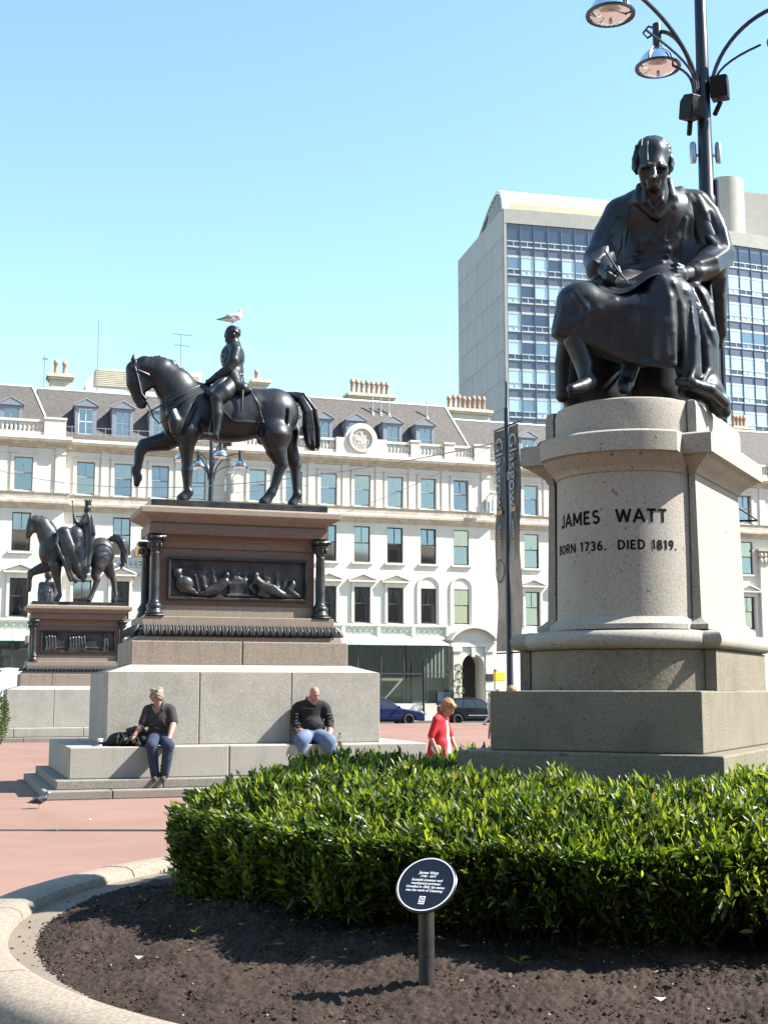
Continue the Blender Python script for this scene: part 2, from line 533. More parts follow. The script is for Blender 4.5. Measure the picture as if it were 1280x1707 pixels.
        for ax in range(3):
            sa = [slice(None)] * 3; sb = [slice(None)] * 3
            sa[ax] = slice(0, -1); sb[ax] = slice(1, None)
            A, B = ins[tuple(sa)], ins[tuple(sb)]
            for flip, mk in ((False, A & ~B), (True, ~A & B)):
                e = np.argwhere(mk)
                b, c = [(1, 2), (2, 0), (0, 1)][ax]
                e = e[(e[:, b] > 0) & (e[:, c] > 0) & (e[:, b] < F.shape[b] - 1) & (e[:, c] < F.shape[c] - 1)]
                if not len(e): continue
                def cell(db, dc):
                    q = e.copy(); q[:, b] += db; q[:, c] += dc
                    return idx[q[:, 0], q[:, 1], q[:, 2]]
                q = np.stack([cell(-1, -1), cell(0, -1), cell(0, 0), cell(-1, 0)], 1)
                faces.append(q[:, ::-1] if flip else q)
        Fc = np.concatenate(faces)
        return V, Fc[(Fc >= 0).all(1)]
    def build(s, name, m, parent=None, extra=None, relax=1):
        V, Fc = s.skin()
        for _ in range(relax):                   # one gentle relaxation takes the grid's steps out
            acc = np.zeros_like(V); num = np.zeros(len(V))
            for i in range(4):
                j = (i + 1) % 4
                np.add.at(acc, Fc[:, i], V[Fc[:, j]]); np.add.at(num, Fc[:, i], 1)
                np.add.at(acc, Fc[:, j], V[Fc[:, i]]); np.add.at(num, Fc[:, j], 1)
            V = V * .5 + .5 * acc / np.maximum(num, 1)[:, None]
        if extra is not None:
            for V2, F2 in extra:
                Fc = np.concatenate([Fc, F2 + len(V)]); V = np.concatenate([V, V2])
        me = np_mesh(name, V, Fc, m, True)
        o = bpy.data.objects.new(name, me)
        COL.objects.link(o)
        if parent is not None: o.parent = parent
        return o
# ------------------------------------------------------------------ the square, the street
GRID_YAW = R(18.5)                                        # the square's own grid
gU = np.array([math.cos(GRID_YAW), math.sin(GRID_YAW)]); gW = np.array([-gU[1], gU[0]])
HOTEL_O = np.array([0.0, 80.0])
def hp(s, w, z=0.0):                                      # point in the hotel's frame
    q = HOTEL_O + gU * s + gW * w
    return (q[0], q[1], z)
def struct(o):
    o['kind'] = 'structure'
    return o
def tarmac(name, base, scale=1.0):
    m, nt, b = _nt(name)
    v = _coord(nt)
    c = _ramp(nt, _noise(nt, 260, 2, .8, v).outputs[0], [(.3, sc(base, .7)), (.7, sc(base, 1.25))])
    c = _mix(nt, c, sc(base, .72), _ramp(nt, _noise(nt, .35, 6, .65, v, .6).outputs[0], [(.42, (0, 0, 0)), (.7, (.8,) * 3)]))
    c = _mix(nt, c, sc(base, 1.2), _ramp(nt, _noise(nt, 2.2, 5, .7, v).outputs[0], [(.55, (0, 0, 0)), (.75, (.4,) * 3)]))
    sp = _noise(nt, 9.0, 2, .5, v)                        # gum spots
    c = _mix(nt, c, sc(base, .5), _ramp(nt, sp.outputs[0], [(.735, (0, 0, 0)), (.75, (.5,) * 3)]))
    st = _noise(nt, 1.0, 5, .7, _coord(nt, (.25, 1.6, 1)))   # old trowel bands and drag marks
    c = _mix(nt, c, sc(base, .8), _ramp(nt, st.outputs[0], [(.55, (0, 0, 0)), (.62, (.5,) * 3), (.7, (0, 0, 0))]))
    nt.links.new(c, b.inputs['Base Color'])
    b.inputs['Roughness'].default_value = .88
    b.inputs['Specular IOR Level'].default_value = .25
    _bump(nt, b, _noise(nt, 180, 3, .7, v).outputs[0], .25, .01)
    return m
M['plaza'] = tarmac('red_tarmac', (.235, .14, .108))
e0 = MB(); e0.quad((-900, -300, -.13), (900, -300, -.13), (900, 1500, -.13), (-900, 1500, -.13))
struct(e0.build('ground', M['asphalt']))
pl = MB(); pl.prism([hp(-120, -110)[:2], hp(120, -110)[:2], hp(120, -9.75)[:2], hp(-120, -9.75)[:2]], -.12, 0.0, 'z')
struct(pl.build('plaza', M['plaza']))
rd = MB(); rd.prism([hp(-120, -9.4)[:2], hp(120, -9.4)[:2], hp(120, -3.9)[:2], hp(-120, -3.9)[:2]], -.125, -.118, 'z')
struct(rd.build('road', M['asphalt']))
pv = MB(); pv.prism([hp(-120, -3.6)[:2], hp(120, -3.6)[:2], hp(120, 12)[:2], hp(-120, 12)[:2]], -.12, 0.0, 'z')
struct(pv.build('pavement', M['paving']))
kb = bpy.data.objects.new('street_kerb', None); COL.objects.link(kb); kb['kind'] = 'structure'
kb.location = (*hp(0, -9.4)[:2], 0); kb.rotation_euler = (0, 0, GRID_YAW)
for w_, nm in ((-.15, 0), (5.65, 1)):
    m_ = MB(); m_.box(0, 1.19, -.15, .15, -.12, .012)
    me_ = m_.mesh('kerb_stone', M['step_stone'])
    for i in range(-24, 22): inst('kerb_stone', me_, kb, (i * 1.2, w_ - .05, 0))

# the stone terrace on the far side of the square, behind the viewer: the windows mirror it
M['far_stone'] = mat('brown_sandstone', (.22, .17, .125), .85, var=.2, vscale=.6, streak=.3)
ot = MB()
for x0_, x1_, h_, rf in ((-95, -58, 19, 3), (-57, -30, 22, 4), (-29, 2, 18, 3.5), (3, 30, 24, 3), (31, 66, 20, 4), (67, 110, 23, 3)):
    ot.box(x0_, x1_, -62, -48, 0, h_); ot.prism([(-48.2, h_), (-51, h_ + rf), (-59, h_ + rf), (-61.8, h_)], x0_ + .4, x1_ - .4, 'x')
    for xx in (x0_ + 5, (x0_ + x1_) / 2, x1_ - 5): ot.box(xx - 1.3, xx + 1.3, -56, -54.8, h_ + rf - .5, h_ + rf + 2.2)
    for xx in np.arange(x0_ + 1.6, x1_ - 2, 2.8):
        for zz in np.arange(4.6, h_ - 2.5, 3.8): ot.box(xx, xx + 1.1, -48, -47.93, zz, zz + 2)
struct(ot.build('opposite_terrace', M['far_stone']))
# ------------------------------------------------------------------ the hotel along the street
hotel = thing('hotel_building', 'long cream stucco hotel terrace with sash windows, balustrade and slate mansard roof', 'hotel', hp(0, 0), GRID_YAW)
def facade(mb, x0, x1, z0, z1, y, holes, depth=.22):
    xs = sorted({x0, x1, *[h[0] for h in holes], *[h[1] for h in holes]})
    zs = sorted({z0, z1, *[h[2] for h in holes], *[h[3] for h in holes]})
    for a, b in zip(xs, xs[1:]):
        for c, d in zip(zs, zs[1:]):
            mx_, mz_ = (a + b) / 2, (c + d) / 2
            if any(h[0] < mx_ < h[1] and h[2] < mz_ < h[3] for h in holes): continue
            mb.quad((a, y, c), (b, y, c), (b, y, d), (a, y, d))
    for a, b, c, d in holes:
        mb.quad((a, y, c), (a, y + depth, c), (a, y + depth, d), (a, y, d))
        mb.quad((b, y + depth, c), (b, y, c), (b, y, d), (b, y + depth, d))
        mb.quad((a, y, d), (a, y + depth, d), (b, y + depth, d), (b, y, d))
        mb.quad((a, y + depth, c), (a, y, c), (b, y, c), (b, y + depth, c))
Z1, Z2, Z3 = (5.78, 7.94), (9.44, 11.63), (12.87, 14.77)
WW = 1.02
SASH = {}
def sash_mesh(w, h, key, mt):
    if key in SASH: return SASH[key]
    f = MB(); t = .055; mid = h * .54
    f.box(0, w, 0, .09, 0, t + .02); f.box(0, w, 0, .09, h - t, h)
    f.box(0, t, 0, .09, t + .02, h - t); f.box(w - t, w, 0, .09, t + .02, h - t)
    f.box(t, w - t, -.015, .075, mid - .03, mid + .03)
    f.box(w / 2 - .016, w / 2 + .016, .02, .06, mid + .03, h - t)
    p1 = MB(); p1.quad((t, .05, t), (w - t, .05, t), (w - t, .05, mid), (t, .05, mid))
    p2 = MB(); p2.quad((t, .035, mid), (w - t, .035, mid), (w - t, .035, h - t), (t, .035, h - t))
    c = MB()
    for sgn in (0, 1):
        n = 9
        for i in range(n):                        # a gathered curtain, wide at the top
            def edge(k, z):
                q = k / n; top = .48 * w * q
                low = .22 * w * q
                a = z / h
                xx = low + (top - low) * max(0, (a - .25) / .75) ** 1.6
                xx = xx if sgn == 0 else w - xx
                return (xx, .17 + .025 * (k % 2), z)
            zz = [0, h * .3, h * .55, h * .8, h]
            for a, b in zip(zz, zz[1:]): c.quad(edge(i, a), edge(i + 1, a), edge(i + 1, b), edge(i, b))
    SASH[key] = (f.mesh('window', mt), p1.mesh('pane', M['pane']), p2.mesh('pane', M['pane']), c.mesh('curtain', M['curtain']))
    return SASH[key]
def window(x, z, w, h, y, mt, key, curtain=False, blind=0.0, parent=None):
    fm, a, b, c = sash_mesh(w, h, key, mt)
    o = inst('window', fm, parent or hotel, (x - w / 2, y + .12, z))
    j_ = lambda: (random.gauss(0, .012), 0, random.gauss(0, .012))
    inst('pane', a, o, rot=j_()); inst('pane', b, o, rot=j_())
    if curtain: inst('curtain', c, o)
    if blind:
        q = MB(); q.quad((.05, .2, h * (1 - blind)), (w - .05, .2, h * (1 - blind)), (w - .05, .2, h), (.05, .2, h))
        q.build('roller_blind', M['curtain'], o)
    return o
def moulding(mb, x0, x1, prof, yb):
    """prof [(out, z)]; a strip along the facade standing out of plane yb, with ends"""
    n = len(prof)
    a = [(x0 - min(p[0], .35) * 0, yb - p[0], p[1]) for p in prof]
    b = [(x1, yb - p[0], p[1]) for p in prof]
    vs = a + b
    fs = [(i, i + n, i + n + 1, i + 1) for i in range(n - 1)]
    fs = [tuple(reversed(f)) for f in fs]
    fs += [tuple(range(n)), tuple(reversed(range(n, 2 * n)))]
    fs += [(0, n - 1, 2 * n - 1, n)]
    mb.add(vs, fs)
def surround(mb, x, w, z0, z1, y, t=.19, out=.07):
    mb.box(x - w / 2 - t, x - w / 2, y - out, y + .02, z0, z1 + t)
    mb.box(x + w / 2, x + w / 2 + t, y - out, y + .02, z0, z1 + t)
    mb.box(x - w / 2, x + w / 2, y - out, y + .02, z1, z1 + t)
    mb.box(x - w / 2 - t - .04, x + w / 2 + t + .04, y - out - .06, y + .02, z1 + t, z1 + t + .07)

SECT = [  # x0, x1, front offset, pavilion?
    (-30.0, -19.05, 0.0, True), (-19.05, -9.55, .55, False), (-9.55, 7.0, 0.0, True), (7.0, 24.2, .55, False), (24.2, 34.0, 0.0, True)]
COLS = [[-28.0, -25.8, -23.55, -21.35], [-17.86, -15.73, -13.59, -11.42], [-7.9, -5.69, -3.52, -1.39, .72, 2.89, 5.06], [10.1, 12.25, 14.4, 16.55, 18.7, 20.85, 22.7], [25.6, 28.3, 30.5, 32.6]]
for si, ((x0, x1, yo, pav), cols) in enumerate(zip(SECT, COLS)):
    holes = []
    for x in cols:
        for z0, z1 in (Z1, Z2, Z3): holes.append((x - WW / 2, x + WW / 2, z0, z1))
    f = MB(); facade(f, x0, x1, 0, 15.5, yo, holes)
    if yo == 0:
        f.quad((x0, .8, 0), (x0, 0, 0), (x0, 0, 15.5), (x0, .8, 15.5)); f.quad((x1, 0, 0), (x1, .8, 0), (x1, .8, 15.5), (x1, 0, 15.5))
    f.build('wall', M['cream'], hotel)
    for ci, x in enumerate(cols):
        arched = si == 2 and ci >= 5
        for fl, (z0, z1) in enumerate((Z1, Z2, Z3)):
            r_ = random.random()
            window(x, z0, WW, z1 - z0, yo, M['dark_sash'] if fl < 2 else M['sash'], ('d' if fl < 2 else 's', fl),
                   curtain=(fl == 0) or (fl == 1 and r_ < .5) or (fl == 2 and r_ > .75), blind=(.3 + .5 * random.random()) if (fl > 0 and r_ < .3) else 0)
        s = MB(); surround(s, x, WW, *Z3, yo, .2, .06); s.build('window_surround', M['cream_trim'], hotel)
        s = MB(); s.box(x - WW / 2 - .16, x + WW / 2 + .16, yo - .11, yo + .02, Z2[0] - .13, Z2[0]); s.build('window_sill', M['cream_trim'], hotel)
        s = MB()
        if arched:
            ri, ro, zc = WW / 2 + .13, WW / 2 + .27, Z1[1] + .05
            n = 16; pts = []
            for k in range(n + 1):
                a = math.pi * k / n
                pts.append((math.cos(a), math.sin(a)))
            for (c1, s1), (c2, s2) in zip(pts, pts[1:]):
                for (ra, ya), (rb, yb) in (((ri, yo), (ri, yo - .07)), ((ri, yo - .07), (ro, yo - .07)), ((ro, yo - .07), (ro, yo))):
                    s.quad((x + ra * c1, ya, zc + ra * s1), (x + ra * c2, ya, zc + ra * s2), (x + rb * c2, yb, zc + rb * s2), (x + rb * c1, yb, zc + rb * s1))
            s.box(x - ro, x - ri, yo - .07, yo + .01, Z1[0], zc); s.box(x + ri, x + ro, yo - .07, yo + .01, Z1[0], zc)
            s.build('arch_moulding', M['cream_trim'], hotel)
        else:
            t = .17
            s.box(x - WW / 2 - t, x - WW / 2, yo - .09, yo + .02, Z1[0], Z1[1] + .28); s.box(x + WW / 2, x + WW / 2 + t, yo - .09, yo + .02, Z1[0], Z1[1] + .28)
            s.box(x - WW / 2, x + WW / 2, yo - .09, yo + .02, Z1[1], Z1[1] + .28)
            hw = WW / 2 + t + .2; zt = Z1[1] + .28
            s.box(x - hw, x + hw, yo - .3, yo + .02, zt, zt + .1)
            s.prism([(x - hw + .06, zt + .1), (x + hw - .06, zt + .1), (x, zt + .42)], yo - .15, yo + .02)
            for sg in (-1, 1):
                s.prism([(x + sg * hw, zt + .1), (x + sg * (hw + .04), zt + .18), (x, zt + .56), (x, zt + .44)][::sg], yo - .3, yo + .02)
            s.build('window_pediment', M['cream_trim'], hotel)
    # pilaster strips of the top storey
    edges = sorted([(a + b) / 2 for a, b in zip(cols, cols[1:])])
    pm = MB(); pm.box(-.21, .21, -.07, .01, Z3[0] - .1, 15.36); pm.box(-.25, .25, -.1, .01, 14.98, 15.12); pme = pm.mesh('pilaster', M['cream_trim'])
    for e in edges: inst('pilaster', pme, hotel, (e, yo, 0))
    for e in ((x0 + .3, x1 - .3) if pav else ()): inst('pilaster', pme, hotel, (e, yo, 0), scl=(1.3, 1.2, 1))
    # cornices
    st = MB()
    moulding(st, x0 - (.25 if pav else 0), x1 + (.25 if pav else 0), [(0, 11.86), (.06, 11.86), (.1, 12.0), (.22, 12.08), (.36, 12.16), (.36, 12.3), (.2, 12.36), (.14, 12.4), (.14, 12.72), (.2, 12.78), (0, 12.79)], yo)
    st.build('string_course', M['dirty_trim'], hotel)
    co = MB()
    moulding(co, x0 - (.3 if pav else 0), x1 + (.3 if pav else 0), [(0, 15.32), (.08, 15.34), (.1, 15.46), (.28, 15.56), (.46, 15.64), (.5, 15.8), (.4, 15.88), (.3, 16.0), (0, 16.02)], yo)
    co.build('cornice', M['dirty_trim'], hotel)
    pp = MB(); pp.box(x0, x1, yo, yo + .8, 15.5, 16.05); pp.build('parapet', M['dirty_trim'], hotel)
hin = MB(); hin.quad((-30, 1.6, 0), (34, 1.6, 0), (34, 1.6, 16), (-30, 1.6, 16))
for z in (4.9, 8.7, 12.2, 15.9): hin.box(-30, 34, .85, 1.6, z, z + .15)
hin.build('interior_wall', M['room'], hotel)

# balustrades, pedestals, medallion
BAL = MB(); BAL.lathe([(.06, 0), (.06, .05), (.035, .07), (.09, .22), (.095, .3), (.04, .48), (.055, .52), (.055, .56)], n=8)
BALM = BAL.mesh('baluster', M['cream_trim'], True)
def balustrade(x0, x1, y=.06, z=16.03):
    k = MB(); k.box(x0, x1, y - .13, y + .17, z, z + .22); k.build('balustrade_base', M['cream_trim'], hotel)
    k = MB(); k.box(x0, x1, y - .13, y + .17, z + .78, z + .93); k.build('balustrade_rail', M['cream_trim'], hotel)
    n = max(2, int(round((x1 - x0) / .235)))
    for i in range(n): inst('baluster', BALM, hotel, (x0 + (i + .5) * (x1 - x0) / n, y + .02, z + .22))
def pier(x0, x1, y=.06, z=16.03):
    k = MB(); k.box(x0, x1, y - .2, y + .24, z, z + .96); k.box(x0 - .05, x1 + .05, y - .25, y + .29, z + .96, z + 1.08); k.build('balustrade_pier', M['cream_trim'], hotel)
PIERS = [(-9.5, -8.75), (-7.1, -6.5), (-4.9, -4.4), (1.72, 2.3), (3.95, 4.6), (5.95, 7.0)]
for a, b in PIERS: pier(a, b)
for a, b in ((-8.75, -7.1), (-6.5, -4.9), (-4.4, -3.1), (.12, 1.72), (2.3, 3.95), (4.6, 5.95)): balustrade(a, b)
for a, b in ((-20.3, -19.1), (-24.6, -23.9), (24.3, 25.4), (27.6, 28.2)): pier(a, b)
for a, b in ((-23.9, -20.3), (-28, -24.6), (25.4, 27.6), (28.2, 32)): balustrade(a, b)
md = MB(); n = 24; arc = [(-1.49 + 1.02 * math.cos(math.pi * k / n), 16.95 + 1.02 * math.sin(math.pi * k / n)) for k in range(n + 1)]
md.prism([(-3.1, 16.03), (.12, 16.03), (.12, 17.02), (-.47, 17.02)] + arc[1:-1] + [(-2.51, 17.02), (-3.1, 17.02)], -.14, .3)
md.build('medallion_panel', M['cream_trim'], hotel)
mr = MB()
for r0, r1, y0 in ((.80, .66, -.26), (.5, .46, -.2)):
    for k in range(32):
        a, b = 2 * math.pi * k / 32, 2 * math.pi * (k + 1) / 32
        P_ = lambda r, t, y: (-1.49 + r * math.cos(t), y, 16.95 + r * math.sin(t))
        mr.quad(P_(r0, a, -.14), P_(r0, b, -.14), P_(r0, b, y0), P_(r0, a, y0)); mr.quad(P_(r0, a, y0), P_(r0, b, y0), P_(r1, b, y0), P_(r1, a, y0)); mr.quad(P_(r1, a, y0), P_(r1, b, y0), P_(r1, b, -.14), P_(r1, a, -.14))
mr.build('medallion_ring', M['cream_trim'], hotel)
me_ = MB()
for k in range(40):
    a = random.random() * 6.28; r_ = .38 * math.sqrt(random.random())
    me_.ball((-1.49 + r_ * math.cos(a), -.15, 16.95 + r_ * math.sin(a)), .05 + .05 * random.random(), 6, 4, (1, .8, 1.4))
me_.build('carved_crest', M['cream_trim'], hotel, True)
rl = MB()
for zz in (16.45, 16.8): rl.tube([(-19.0, .7, zz), (-9.6, .7, zz)], .022, 5); rl.tube([(7.1, .7, zz), (24.1, .7, zz)], .022, 5)
for x in [-18.7 + 1.9 * i for i in range(5)] + [7.6 + 2.1 * i for i in range(8)]: rl.tube([(x, .7, 16.0), (x, .7, 16.85)], .025, 5)
rl.build('roof_railing', M['steel'], hotel)

# mansard roofs
def roof(x0, x1, y0, z0, y1, z1, hl, hr):
    m = MB(); hx = (y1 - y0) * .42
    a, b = (x0, y0, z0), (x1, y0, z0)
    c, d = (x1 - (hx if hr else 0), y1, z1), (x0 + (hx if hl else 0), y1, z1)
    m.quad(a, b, c, d)
    back = 12
    m.quad(d, c, (c[0], back, z1 + .2), (d[0], back, z1 + .2))
    m.quad(b, (x1, back, z0), (c[0], back, z1 + .2), c); m.quad((x0, back, z0), a, d, (d[0], back, z1 + .2))
    m.build('roof', M['slate'], hotel)
    l = MB(); l.tube([d, c], .09, 6)
    if hl: l.tube([a, d], .07, 5)
    if hr: l.tube([b, c], .07, 5)
    l.build('roof_flashing', M['white'], hotel)
roof(-31, -19.6, .6, 15.9, 3.5, 19.6, False, True)
roof(-20.5, -8.5, 1.1, 15.9, 4.0, 19.65, False, False)
roof(-9.4, 6.6, .6, 15.9, 3.5, 20.2, True, True)
roof(5.5, 25.0, 1.1, 15.9, 4.0, 19.5, False, False)
roof(24.6, 34, .6, 15.9, 3.5, 20.0, True, False)
def dormer(x, y, z, zt):
    w = .62
    m = MB(); m.box(x - w, x - w + .2, y, y + 2.4, z, zt - .42); m.box(x + w - .2, x + w, y, y + 2.4, z, zt - .42)
    m.box(x - w + .2, x + w - .2, y, y + .12, z, z + .12); m.box(x - w + .2, x + w - .2, y, y + .12, zt - .55, zt - .42)
    m.box(x - w + .2, x + w - .2, y + .5, y + .55, z, zt - .42)
    o = m.build('dormer', M['dormer'], hotel)
    r_ = MB(); r_.prism([(x - w - .1, zt - .42), (x + w + .1, zt - .42), (x + w + .1, zt - .36), (x, zt + .02), (x - w - .1, zt - .36)], y - .12, y + 2.6); r_.build('dormer_roof', M['dormer'], o)
    r_ = MB()
    for sg in (-1, 1): r_.prism([(x + sg * (w + .13), zt - .37), (x + sg * (w + .13), zt - .32), (x, zt + .08), (x, zt + .03)][::-sg], y - .15, y + .1)
    r_.build('dormer_trim', M['lead'], o)
    h = zt - .55 - z - .12
    f = MB(); t = .05; a, b, c, d = x - w + .2, x + w - .2, z + .12, zt - .55
    f.box(a, b, y + .03, y + .09, c, c + t); f.box(a, b, y + .03, y + .09, d - t, d); f.box(a, a + t, y + .03, y + .09, c + t, d - t); f.box(b - t, b, y + .03, y + .09, c + t, d - t)
    f.box(x - .018, x + .018, y + .03, y + .09, c + t, d - t); f.box(a + t, b - t, y + .02, y + .08, (c + d) / 2 - .025, (c + d) / 2 + .025)
    fo = f.build('sash', M['white'] if random.random() < .3 else M['sash'], o)
    p = MB(); p.quad((a, y + .07, c), (b, y + .07, c), (b, y + .07, d), (a, y + .07, d)); p.build('pane', M['pane'], o)
for x in (-7.8, -5.7, -3.6, -1.47, .94, 3.12): dormer(x, 1.1, 16.5, 18.75)
for x in (-24.3, -22.1): dormer(x, 1.1, 16.4, 18.35)
for x in (-17.85, -15.72, -13.52, -11.4): dormer(x, 1.6, 16.45, 18.65)
for x in (10.4, 12.6, 14.8, 17, 19.2, 21.4): dormer(x, 1.6, 16.45, 18.5)
# chimney stacks
POT = MB(); POT.lathe([(.13, 0), (.14, .12), (.12, .16), (.13, .62), (.17, .66), (.17, .76), (.13, .8), (.12, .92), (.09, .92), (.09, .7)], n=10, cap=False); POTM = POT.mesh('chimney_pot', M['terracotta'], True)
def stack(x0, x1, y, z0, zc, n, dy=.9, along='x'):
    m = MB(); m.box(x0 + .2, x1 - .2, y, y + dy, z0, zc - .35); m.box(x0 + .1, x1 - .1, y - .1, y + dy + .1, zc - .35, zc - .2); m.box(x0, x1, y - .2, y + dy + .2, zc - .2, zc)
    o = m.build('chimney', M['chimney'], hotel)
    c = MB(); c.box(x0 + .25, x1 - .25, y + .1, y + dy - .1, zc, zc + .1); c.build('chimney_cap', M['dirty_trim'], o)
    for i in range(n): inst('chimney_pot', POTM, o, (x0 + .3 + (i + .5) * (x1 - x0 - .6) / n, y + dy / 2, zc + .1), (0, 0, random.random()), (1, 1, .9 + .15 * random.random()))
stack(-.55, 2.85, 6, 17, 21.3, 8); stack(6.35, 9.85, 6, 17, 20.75, 8); stack(-19.85, -18.2, 6, 17, 21.1, 2); stack(-7.05, -5.75, 6, 17, 21.7, 1, 2.6); stack(28.8, 30.6, 6, 17, 20.9, 4)
pb = MB(); pb.prism([(-17.5, 18), (-10.3, 18), (-10.3, 21.0), (-10.3, 21.9), (-16.9, 21.6), (-17.5, 20.6)], 6.0, 10); pb.build('rooftop_plant_room', M['cream_trim'], hotel)
pb = MB()
for i in range(9): pb.box(-16.9, -10.4, 5.95, 6.02, 20.55 + i * .12, 20.63 + i * .12)
pb.build('louvre', M['chimney'], hotel)
for x, y, h in ((-6.6, 3.3, .0), (-4.6, 3.0, 0), (.2, 2.9, 0), (.75, 2.9, 0), (1.3, 2.9, 0), (3.9, 2.9, 0)):   # roof vents
    m = MB(); m.lathe([(.14, 19.15), (.09, 19.35), (.045, 19.4), (.045, 20.35), (0.0, 20.36)], (x, y, 0), 8); m.build('roof_vent', M['lead'], hotel)
# entrance portico
PX, PY = 5.15, -1.5
pc = MB()
pc.box(PX - 1.35, PX - .72, PY, 0, 0, 4.35); pc.box(PX + .72, PX + 1.35, PY, 0, 0, 4.35)
n = 14; arch = [(PX + .72 * math.cos(math.pi * k / n), 3.2 + .72 * math.sin(math.pi * k / n)) for k in range(n + 1)]
for (a, b), (c, d) in zip(arch, arch[1:]): pc.prism([(a, b), (a, 4.35), (c, 4.35), (c, d)], PY, 0)
pc.build('portico', M['cream_trim'], hotel)
pt = MB()
pt.box(PX - 1.45, PX + 1.45, PY - .12, 0, 4.35, 4.6)
for x in (-1.05, 1.05):
    pt.box(PX + x - .3, PX + x + .3, PY - .16, PY, 0, .5); pt.box(PX + x - .24, PX + x + .24, PY - .1, PY, .5, 4.05); pt.box(PX + x - .3, PX + x + .3, PY - .17, PY, 4.05, 4.35)
n = 16; R0, dz = 1.85, 3.75
a0 = math.asin(1.5 / R0)
seg = [(PX + R0 * math.sin(-a0 + 2 * a0 * k / n), dz + R0 * math.cos(-a0 + 2 * a0 * k / n)) for k in range(n + 1)]
for (a, b), (c, d) in zip(seg, seg[1:]): pt.prism([(a, b - .14), (c, d - .14), (c, d), (a, b)], PY - .4, 0)
pt.prism([(PX - 1.4, 4.6), (PX + 1.4, 4.6)] + [(a, b - .15) for a, b in reversed(seg[1:-1])], PY - .05, 0)
pt.prism([(PX - .1, 3.75), (PX + .1, 3.75), (PX + .14, 4.3), (PX - .14, 4.3)], PY - .14, PY)
pt.build('portico_trim', M['cream_trim'], hotel)
ar = MB()
for (c1, s1), (c2, s2) in zip([(math.cos(math.pi * k / 14), math.sin(math.pi * k / 14)) for k in range(14)], [(math.cos(math.pi * k / 14), math.sin(math.pi * k / 14)) for k in range(1, 15)]):
    ar.prism([(PX + .72 * c1, 3.2 + .72 * s1), (PX + .88 * c1, 3.2 + .88 * s1), (PX + .88 * c2, 3.2 + .88 * s2), (PX + .72 * c2, 3.2 + .72 * s2)], PY - .06, PY)
ar.box(PX - .9, PX - .7, PY - .07, PY, 3.1, 3.2); ar.box(PX + .7, PX + .9, PY - .07, PY, 3.1, 3.2)
ar.build('archivolt', M['cream'], hotel)
dr = MB(); dr.box(PX - .72, PX + .72, -.1, -.05, .9, 4.0); dr.build('entrance_door', M['room'], hotel)
ds = MB()
for i in range(5): ds.box(PX - .72, PX + .72, PY - .15 + i * .28, -.1, .18 * i, .18 * (i + 1))
ds.build('entrance_steps', M['step_stone'], hotel)
for zz, hh in ((2.3, .42), (1.75, .3)):
    q = MB(); q.box(PX + .78, PX + 1.28, PY - .135, PY - .1, zz, zz + hh); q.build('wall_plaque', M['plaque'] if hh > .4 else M['white'], hotel)
# balcony parapet over the conservatory
def balcony(x0, x1, y):
    m = MB(); m.box(x0, x1, y, 0, 4.78, 4.98); m.box(x0, x1, y - .06, y + .2, 5.55, 5.68); m.box(x0, x1, y + .1, y + .16, 4.98, 5.55)
    n = int((x1 - x0) / 2.1)
    for i in range(n + 1):
        x = x0 + (x1 - x0) * i / n
        m.box(max(x - .1, x0), min(x + .1, x1), y - .04, y + .1, 4.98, 5.55)
    m.build('balcony_parapet', M['cream_trim'], hotel)
    o = MB()
    for i in range(n):
        xa = x0 + (x1 - x0) * i / n + .2; xb = x0 + (x1 - x0) * (i + 1) / n - .2
        for k in range(5):
            xx = xa + (xb - xa) * (k + .5) / 5
            o.lathe([(.0, -.012), (.15, -.01), (.19, .0), (.15, .02), (.12, .0)], (0, 0, 0), 10, False)
            vs = o.v[-50:]; o.v[-50:] = [(xx + p[0], y + .09 - p[2], 5.27 + p[1]) for p in vs]
    o.build('pierced_roundel', M['dirty_trim'], hotel)
balcony(-9.4, 3.8, -.8); balcony(-30, -20.4, -.8)
